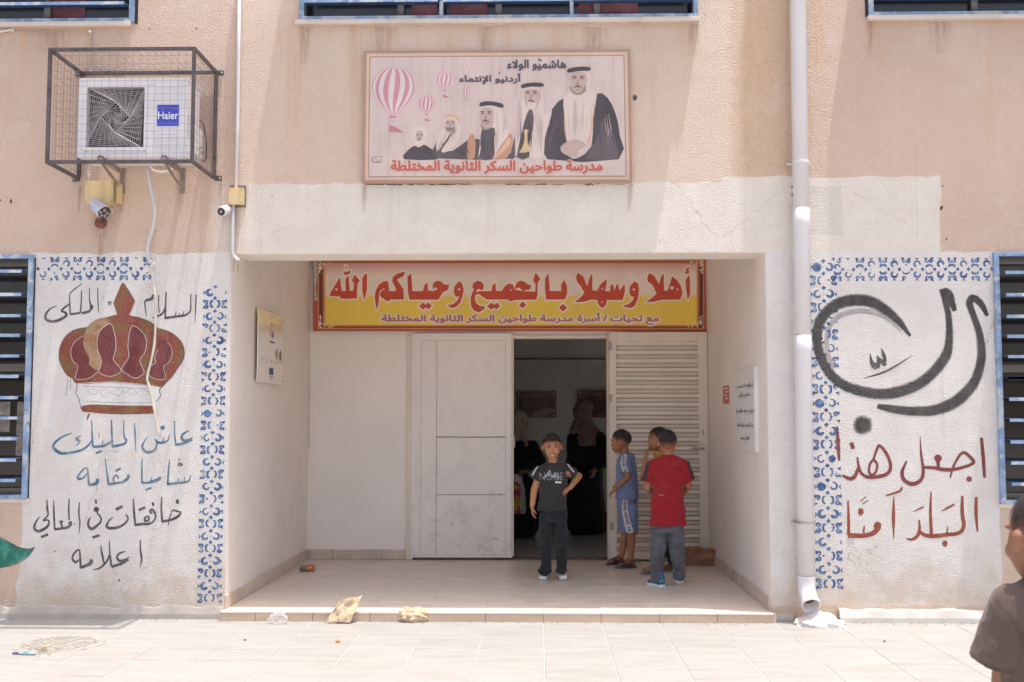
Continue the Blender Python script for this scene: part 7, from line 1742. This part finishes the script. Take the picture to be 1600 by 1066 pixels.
a, b_ = PZ(1001, 898.5, STEP), PZ(1028, 898, STEP); m_sand2 = simple('pale grey sandal', (.24, .22, .22), .7, .3, 60, .3, 80)
chain(mb, [J(1033, 820, .02), J(1033, 860, .02), J(1026, 884, .0)], [.06, .045, .026]); chain(mb, [J(1046, 820, .05), J(1048, 860, .05), J(1050, 880, .1)], [.06, .045, .026])
sandal(p3, mb, (a.x, a.y), (b_.x, b_.y), m_sand2, J(1026, 883, -.06)); a, b_ = PZ(1037, 893, STEP), PZ(1058, 889, STEP); sandal(p3, mb, (a.x, a.y), (b_.x, b_.y), m_sand2, J(1052, 878, .08))
skinmesh('body', mb, SK2, p3, .0045, 3); face(M, p3); hair(M, H_DARK, p3, .004, .004, front=.036, side=.010, fadez=.09)
m_yl, t, b, o = newmat('yellow patterned cotton'); co = objco(t); vo = t.nodes.new('ShaderNodeTexVoronoi'); vo.inputs['Scale'].default_value = 55; t.links.new(co, vo.inputs['Vector'])
c = mixc(t, ramp(t, vo.outputs['Distance'], (.3, .5)), (.60, .42, .10), (.50, .22, .025)); c = mixc(t, ramp(t, noise_(t, co, 60, 3, .6), (.62, .66)), c, (.16, .06, .02)); t.links.new(c, b.inputs['Base Color']); b.inputs['Roughness'].default_value = .85
mb = MB(); torso(mb, [(J(1033, 704, .02), .045, .048, -.2), (J(1034, 709, .02), .065, .09, -.2), (J(1034, 720, .02), .085, .115, -.2), (J(1036, 760, .02), .095, .115, -.2), (J(1038, 795, .02), .10, .12, -.2)])
limb(mb, J(1031, 718, -.08), J(1018, 735, -.11), .048, .052, round_=False); ell(mb, J(1031, 717, -.08), (.046, .046, .042)); ell(mb, J(1027, 708, -.03), (.045, .05, .02))
skinmesh('patterned_shirt', mb, m_yl, p3, .005, 3, folds=[(.015, .08)])
mb = MB(); torso(mb, [(J(1038, 792, .02), .09, .105, -.2), (J(1038, 812, .02), .092, .11, -.2)]); chain(mb, [J(1034, 808, .02), J(1034, 855, .02), J(1028, 880, -.02)], [.07, .055, .045]); chain(mb, [J(1045, 808, .05), J(1047, 855, .05), J(1051, 876, .08)], [.07, .055, .045])
skinmesh('trousers', mb, m_blk, p3, .005, 3, folds=[(.018, .09)])

# ---------------------------------------------------------------- 4: boy in red, from behind
Y0 = 1.12; J = lambda x, y, dy=0: PY(x, y, Y0 + dy)
p4 = thing('person', 'boy in red t-shirt, grey jeans and blue trainers seen from behind', 'person', PZ(1042, 914, STEP), group='children in the porch')
M = head_matrix(J(1043.5, 693, 0), pi - .12, .06, 0, .98)
mb = MB(); head(mb, M); limb(mb, J(1044, 702, .02), J(1044, 718, .02), .038, .044)
torso(mb, [(J(1044, 722, .02), .07, .05, 0), (J(1044, 760, .02), .085, .055, 0), (J(1043, 820, .02), .085, .06, 0)])
chain(mb, [J(1022, 726, .02), J(1011.5, 762, .05), J(1023, 774, .20)], [.034, .029, .02]); chain(mb, [J(1066, 726, .02), J(1076, 760, .05), J(1064, 774, .20)], [.034, .029, .02])
hand(mb, J(1023, 774, .20), V((.6, .6, 0)), V((0, .2, -1)), V((.3, -.3, 1)), .9, .8); hand(mb, J(1064, 774, .20), V((-.6, .6, 0)), V((0, .2, -1)), V((-.3, -.3, 1)), .9, .8)
for x, y_ in ((1026, 896), (1063, 898)): limb(mb, J(1044 + (x - 1044) * .7, 820, .02), J(x, y_, .04), .05, .03)
skinmesh('body', mb, SK2, p4, .0045, 3); hair(M, H_DARK, p4, .004, .006, front=.040, side=.008, back=-.060, fadez=.12); face(M, p4)
m_red = cloth('worn red cotton', (.30, .016, .022), .12, .6, dirt=(.34, .12, .12, .45)); m_grb = simple('charcoal sleeve panel', (.035, .036, .042), .8); m_jn = cloth('grey denim', (.105, .105, .118), .22, .8, dirt=(.20, .19, .18, .6))
mb = MB()
torso(mb, [(J(1044, 711, .02), .05, .045, 0), (J(1044, 715, .02), .102, .055, 0), (J(1044, 720, .02), .138, .066, 0), (J(1044, 735, .025), .132, .082, 0), (J(1044, 765, .02), .130, .088, 0), (J(1043, 800, .02), .138, .095, 0), (J(1043, 821.5, .02), .145, .098, 0)])
limb(mb, J(1022, 723, .02), J(1010, 753, .03), .050, .053, round_=False); limb(mb, J(1066, 723, .02), J(1078, 752, .03), .050, .055, round_=False); ell(mb, J(1022, 725, .02), (.045, .042, .042)); ell(mb, J(1066, 725, .02), (.045, .042, .042))
tee = skinmesh('t_shirt', mb, m_red, p4, .005, 3, folds=[(.034, .12), (.014, .05)])
decal_strip('sleeve_panel', [(1012.5, 724), (1008.5, 737), (1004, 753)], [5, 8, 9.5], Y0, m_grb, p4, tee, .003); decal_strip('sleeve_panel', [(1075, 723), (1080.5, 734), (1085.5, 747)], [5, 7.5, 9.5], Y0, m_grb, p4, tee, .003)
decal_strip('worn_print', [(1029.5, 773.5), (1033, 774), (1037, 773.5)], [1.2, 1.8, 1.0], Y0, simple('faded chest print', (.42, .18, .19), .8, .4, 200), p4, tee)
mb = MB(); torso(mb, [(J(1043, 815, .02), .125, .08, 0), (J(1043, 832, .02), .130, .085, 0)])
chain(mb, [J(1031, 830, .02), J(1027, 864, .0), J(1026.5, 890, .03), J(1027, 903, .03)], [.072, .060, .050, .047]); chain(mb, [J(1056, 830, .02), J(1058, 862, .0), J(1062, 888, .03), J(1062.5, 898, .03)], [.074, .062, .050, .047])
skinmesh('jeans', mb, m_jn, p4, .005, 3, folds=[(.020, .10), (.010, .04)])
m_bs, t, b, o = newmat('blue trainer'); co = objco(t); c = mixc(t, ramp(t, noise_(t, co, 38, 2, .5), (.48, .52)), (.02, .24, .42), (.025, .045, .10)); c = mixc(t, ramp(t, noise_(t, co, 30, 2, .5), (.62, .64)), c, (.6, .6, .62)); t.links.new(c, b.inputs['Base Color']); b.inputs['Roughness'].default_value = .6
for tp, hp in (((1008, 912), (1037, 918)), ((1076, 922), (1056, 907))):
    t_, h_ = PZ(*tp, STEP), PZ(*hp, STEP)
    if (t_ - h_).length > .21: t_ = h_ + (t_ - h_).normalized() * .205
    shoe(p4, (t_.x, t_.y), (h_.x, h_.y), (m_bs, m_wsh))

# ---------------------------------------------------------------- 5: boy in the foreground at the right edge
Y0 = CAM_Y + 2.5; J = lambda x, y, dy=0: PY(x, y, Y0 + dy)
p5 = thing('person', 'boy in taupe t-shirt in the near right corner, cut off by the frame', 'person', (J(1650, 900).x, Y0, 0))
M = head_matrix(J(1633, 843, 0), pi + .22, .0, 0, 1.0)
mb = MB(); head(mb, M); limb(mb, J(1632, 865, .01), J(1640, 925, .02), .040, .048)
torso(mb, [(J(1640, 935, .02), .09, .06, .35), (J(1645, 1000, .02), .09, .07, .35), (V((J(1650, 900).x, Y0 + .02, .62)), .085, .07, .35)])
sh_, elb, wr_ = J(1578, 955, .0), J(1570, 1075, .03), J(1600, 1180, -.05)
chain(mb, [sh_, elb, wr_], [.028, .029, .020]); hand(mb, wr_, V((.1, -.1, -1)), V((1, 0, 0)), V((0, -1, 0)), .95, .6)
xr = J(1650, 900).x; chain(mb, [V((xr + .13, Y0 + .05, .93)), V((xr + .17, Y0 + .06, .72)), V((xr + .16, Y0 - .02, .55))], [.036, .029, .020]); hand(mb, V((xr + .16, Y0 - .02, .55)), V((0, -.1, -1)), V((-1, 0, 0)), V((0, -1, 0)), .95, .6)
for sx in (-.06, .06): chain(mb, [V((xr + sx, Y0 + .02, .60)), V((xr + sx * 1.1, Y0, .34)), V((xr + sx * 1.1, Y0 + .02, .07))], [.07, .045, .028])
skinmesh('body', mb, SK3, p5, .0045, 3); hair(M, H_DARK, p5, .003, .004, front=.040, side=.010, back=-.06, fadez=.10)
m_tp = cloth('taupe jersey', (.112, .080, .068), .08, .8); m_shd = cloth('dark shorts', (.03, .03, .035))
mb = MB(); cs0 = V((xr, Y0 + .02, 0))
torso(mb, [(J(1640, 905, .02), .055, .05, .35), (J(1640, 915, .02), .10, .062, .35), (J(1640, 938, .02), .118, .075, .35), (J(1643, 1000, .02), .122, .088, .35), (V((xr, Y0 + .02, .66)), .125, .095, .35), (V((xr, Y0 + .02, .56)), .132, .10, .35)])
limb(mb, J(1585, 948, .0), J(1558, 1040, .02), .052, .063, round_=False); ell(mb, J(1586, 945, .0), (.052, .05, .05)); limb(mb, V((xr + .115, Y0 + .06, .93)), V((xr + .17, Y0 + .06, .78)), .05, .055, round_=False); ell(mb, V((xr + .10, Y0 + .06, .94)), (.05, .05, .045))
tee = skinmesh('t_shirt', mb, m_tp, p5, .005, 4, folds=[(.014, .13), (.006, .05)])
for yy, ww in ((1035, 1.4), (1038.5, 1.4)): 
    decal_strip('hem_stitch', [(1523, yy - 2), (1552, yy + 8), (1585, yy + 14)], [ww, ww, ww], Y0, simple('taupe seam', (.085, .065, .06), .9), p5, tee, .002)
decal_strip('shoulder_seam', [(1556, 938), (1574, 955), (1592, 985), (1600, 1010)], [2, 2, 2, 2], Y0, simple('taupe seam', (.085, .065, .06), .9), p5, tee, .002)
mb = MB(); torso(mb, [(V((xr, Y0 + .02, .63)), .115, .085, .2), (V((xr, Y0 + .02, .52)), .12, .09, .2)])
for sx in (-.062, .062): limb(mb, V((xr + sx, Y0 + .02, .56)), V((xr + sx * 1.1, Y0 + .01, .30)), .078, .075, round_=False)
skinmesh('shorts', mb, m_shd, p5, .006, 3)
for sx in (-.066, .066): shoe(p5, (xr + sx - .05, Y0 + .14), (xr + sx, Y0 - .04), (m_grb, m_wso), z=0)

# ---------------------------------------------------------------- 6, 7: women inside the hall
m_ab = cloth('black abaya', (.012, .012, .015), .2, .5); m_hj = cloth('mauve headscarf cotton', (.24, .155, .145), .1, .8); m_hj2 = cloth('beige headscarf cotton', (.42, .33, .27), .12, .8)
def robe(name, mb_rings, mat, parent, folds=14, amp=.045, n=96, seed=1):
    rg = []
    for (c, rx, ry, yaw, fa) in mb_rings:
        r_ = []
        for k in range(n):
            t = 2*pi*k/n; f = 1 + amp * fa * (sin(folds * t + seed + c.z * 1.3) * .6 + .5 * noise.noise(V((cos(t) * 3 + seed, sin(t) * 3, c.z * 1.5))))
            x, y = rx * cos(t) * f, ry * sin(t) * f; r_.append(c + V((x * cos(yaw) - y * sin(yaw), x * sin(yaw) + y * cos(yaw), 0)))
        rg.append(r_)
    mb = MB(); ring_loft(mb, rg); return mb.build(name, mat, parent, smooth=True)
Y0 = 5.25; J = lambda x, y, dy=0: PY(x, y, Y0 + dy)
p6 = thing('person', 'woman in black robe and mauve headscarf with glasses standing inside the hall doorway', 'person', PZ(918, 831, STEP), group='women in the hall')
M = head_matrix(J(909, 641, 0), -pi/2 + .1, .05, 0, 1.12)
mb = MB(); head(mb, M); limb(mb, J(914, 652, .02), J(917, 672, .02), .05, .06); torso(mb, [(J(917, 680, .02), .12, .08, .3), (J(917, 760, .02), .12, .09, .3), (J(917, 810, .02), .12, .09, .3)])
chain(mb, [J(937, 690, -.05), J(940, 725, -.10), J(929, 735, -.16)], [.05, .04, .026]); hand(mb, J(929, 733, -.17), J(926, 746, -.2) - J(929, 733, -.17), V((-.5, .5, 0)), V((-.7, -.6, 0)), 1.1, .5)
for x in (908, 925): limb(mb, J(x, 790, .02), PZ(x, 829, STEP) + V((0, 0, .05)), .07, .04)
skinmesh('body', mb, SKW, p6, .007, 3); face(M, p6)
for sx in (-1, 1): 
    mb = MB(); mb.tube([M @ V((sx * .029 + .018 * cos(a), -.088, .006 + .014 * sin(a))) for a in [k * pi / 6 for k in range(13)]], .0016, 5); mb.build('glasses_rim', simple('gold wire', (.55, .38, .16), .25, metal=.9), p6)
    MB().tube([M @ V((sx * .047, -.085, .008)), M @ V((sx * .074, .0, .006))], .0016, 5).build('glasses_arm', simple('gold wire', (.55, .38, .16), .25, metal=.9), p6)
robe('abaya', [(J(917, 668, .02), .06, .06, .3, 0), (J(917, 674, .02), .17, .10, .3, .1), (J(916, 700, .02), .215, .14, .3, .3), (J(915, 740, .02), .205, .15, .3, .5), (J(914, 780, .02), .225, .17, .3, .9), (J(914, 815, .02), .25, .19, .3, 1), (V((J(914, 800).x, Y0 + .02, STEP + .025)), .26, .21, .3, 1)], m_ab, p6)
mb = MB(); limb(mb, J(938, 685, -.05), J(942, 722, -.12), .075, .075); limb(mb, J(942, 722, -.12), J(931, 731, -.17), .075, .06, round_=False); limb(mb, J(895, 685, .05), J(893, 725, .05), .07, .065); limb(mb, J(893, 725, .05), J(905, 732, -.1), .06, .05)
skinmesh('sleeves', mb, m_ab, p6, .009, 3, folds=[(.02, .1)])
mb = MB(); ell(mb, (0, .030, .026), (.084, .092, .094), M); limb(mb, M @ V((0, .03, -.03)), J(917, 668, .02), .078, .10); torso(mb, [(J(914, 660, .02), .085, .08, .1), (J(917, 672, .01), .15, .11, .2), (J(920, 688, .0), .175, .13, .2), (J(921, 697, .0), .175, .13, .2)])
limb(mb, M @ V((0, -.045, -.085)), J(897, 672, -.05), .035, .06)
skinmesh('headscarf', mb, m_hj, p6, .007, 3, folds=[(.03, .07), (.012, .03)])
MB().lathe([(.011, -.003), (.011, .003)], J(926.8, 739, -.215), 'Z', 12).build('ring', m_steel, p6)
Y0 = 4.85; J = lambda x, y, dy=0: PY(x, y, Y0 + dy)
p7 = thing('person', 'woman in black robe and beige headscarf at the left edge of the doorway', 'person', PZ(818, 834, STEP), group='women in the hall')
M = head_matrix(J(811, 657, 0), pi - .9, .0, 0, 1.1)
mb = MB(); head(mb, M); limb(mb, J(811, 667, .02), J(812, 690, .02), .05, .06); torso(mb, [(J(814, 695, .02), .12, .08, 0), (J(815, 760, .02), .12, .09, 0), (J(815, 815, .02), .12, .09, 0)])
chain(mb, [J(834, 700, -.02), J(845, 722, -.03), J(826, 736, -.12)], [.05, .042, .028]); hand(mb, J(812, 738, -.16), V((-.3, -.1, -1)), V((0, 1, 0)), V((.8, 0, 0)), 1.1, 1.2); limb(mb, J(826, 736, -.12), J(812, 738, -.16), .028, .022)
for x in (806, 824): limb(mb, J(x, 790, .02), PZ(x, 834, STEP) + V((0, 0, .05)), .07, .04)
skinmesh('body', mb, SKW, p7, .007, 3)
robe('abaya', [(J(812, 686, .02), .06, .06, 0, 0), (J(814, 691, .02), .16, .10, 0, .1), (J(816, 712, .02), .19, .13, 0, .3), (J(816, 750, .02), .185, .14, 0, .5), (J(817, 790, .02), .20, .16, 0, .9), (V((J(818, 800).x, Y0 + .02, STEP + .03)), .215, .19, 0, 1)], m_ab, p7, seed=3)
mb = MB(); limb(mb, J(832, 698, -.02), J(845, 722, -.04), .07, .07); limb(mb, J(845, 722, -.04), J(826, 736, -.13), .065, .05, round_=False); skinmesh('sleeves', mb, m_ab, p7, .009, 3, folds=[(.02, .1)])
mb = MB(); ell(mb, (0, .012, .026), (.084, .102, .092), M); limb(mb, M @ V((0, .03, -.03)), J(813, 684, .0), .075, .06); limb(mb, J(815, 668, -.02), J(823, 695, -.09), .055, .018); limb(mb, J(808, 668, -.02), J(806, 685, -.05), .06, .05)
skinmesh('headscarf', mb, m_hj2, p7, .007, 3, folds=[(.03, .06), (.014, .025)])
# carrier bag in her hand
m_bag, t, b, o = newmat('printed carrier bag'); co = objco(t); sp = t.nodes.new('ShaderNodeSeparateXYZ'); t.links.new(co, sp.inputs[0])
bz0_, bz1_ = J(810, 803, -.16).z, J(810, 741, -.16).z; bx_ = J(817, 770, -.16).x
z = math_(t, 'ADD', sp.outputs[2], math_(t, 'MULTIPLY', math_(t, 'SUBTRACT', sp.outputs[0], bx_), .5))
c = mixc(t, ramp(t, z, (bz1_ - .13, bz1_ - .12, 1, 0)), (.62, .58, .56), (.50, .035, .02)); nn = noise_(t, co, 9, 3, .6)
c = mixc(t, math_(t, 'MULTIPLY', ramp(t, nn, (.46, .56)), ramp(t, z, (bz1_ - .16, bz1_ - .15, 1, 0))), c, (.70, .40, .05)); c = mixc(t, ramp(t, sp.outputs[0], (bx_ - .03, bx_ - .02)), c, (.45, .43, .44))
c = mixc(t, math_(t, 'MULTIPLY', ramp(t, noise_(t, co, 14, 3, .6), (.55, .6)), ramp(t, z, (bz0_ + .12, bz0_ + .13, 1, 0))), c, (.6, .56, .54))
t.links.new(c, b.inputs['Base Color']); b.inputs['Roughness'].default_value = .35
mb = MB(); torso(mb, [(J(808, 803, -.16), .085, .04, 0), (J(808.5, 795, -.16), .10, .055, 0), (J(808.5, 765, -.16), .085, .045, 0), (J(808, 748, -.16), .06, .02, 0), (J(809, 741, -.16), .03, .012, 0)])
bag = skinmesh('carrier_bag', mb, m_bag, None, .006, 2, folds=[(.02, .05)]); tag(bag, 'white, red and yellow carrier bag held by the woman at the left', 'bag')
mb = MB(); crm = J(944, 822, .3); torso(mb, [(PZ(946, 829, STEP), .06, .05, 0), (PZ(946, 829, STEP) + V((0, 0, .10)), .075, .055, 0), (PZ(946, 829, STEP) + V((0, 0, .22)), .03, .02, 0)])
bg2 = skinmesh('carrier_bag', mb, simple('red plastic bag', (.28, .03, .03), .4), None, .007, 2, folds=[(.03, .06)]); tag(bg2, 'small dark red bag on the hall floor behind the right edge of the doorway', 'bag')
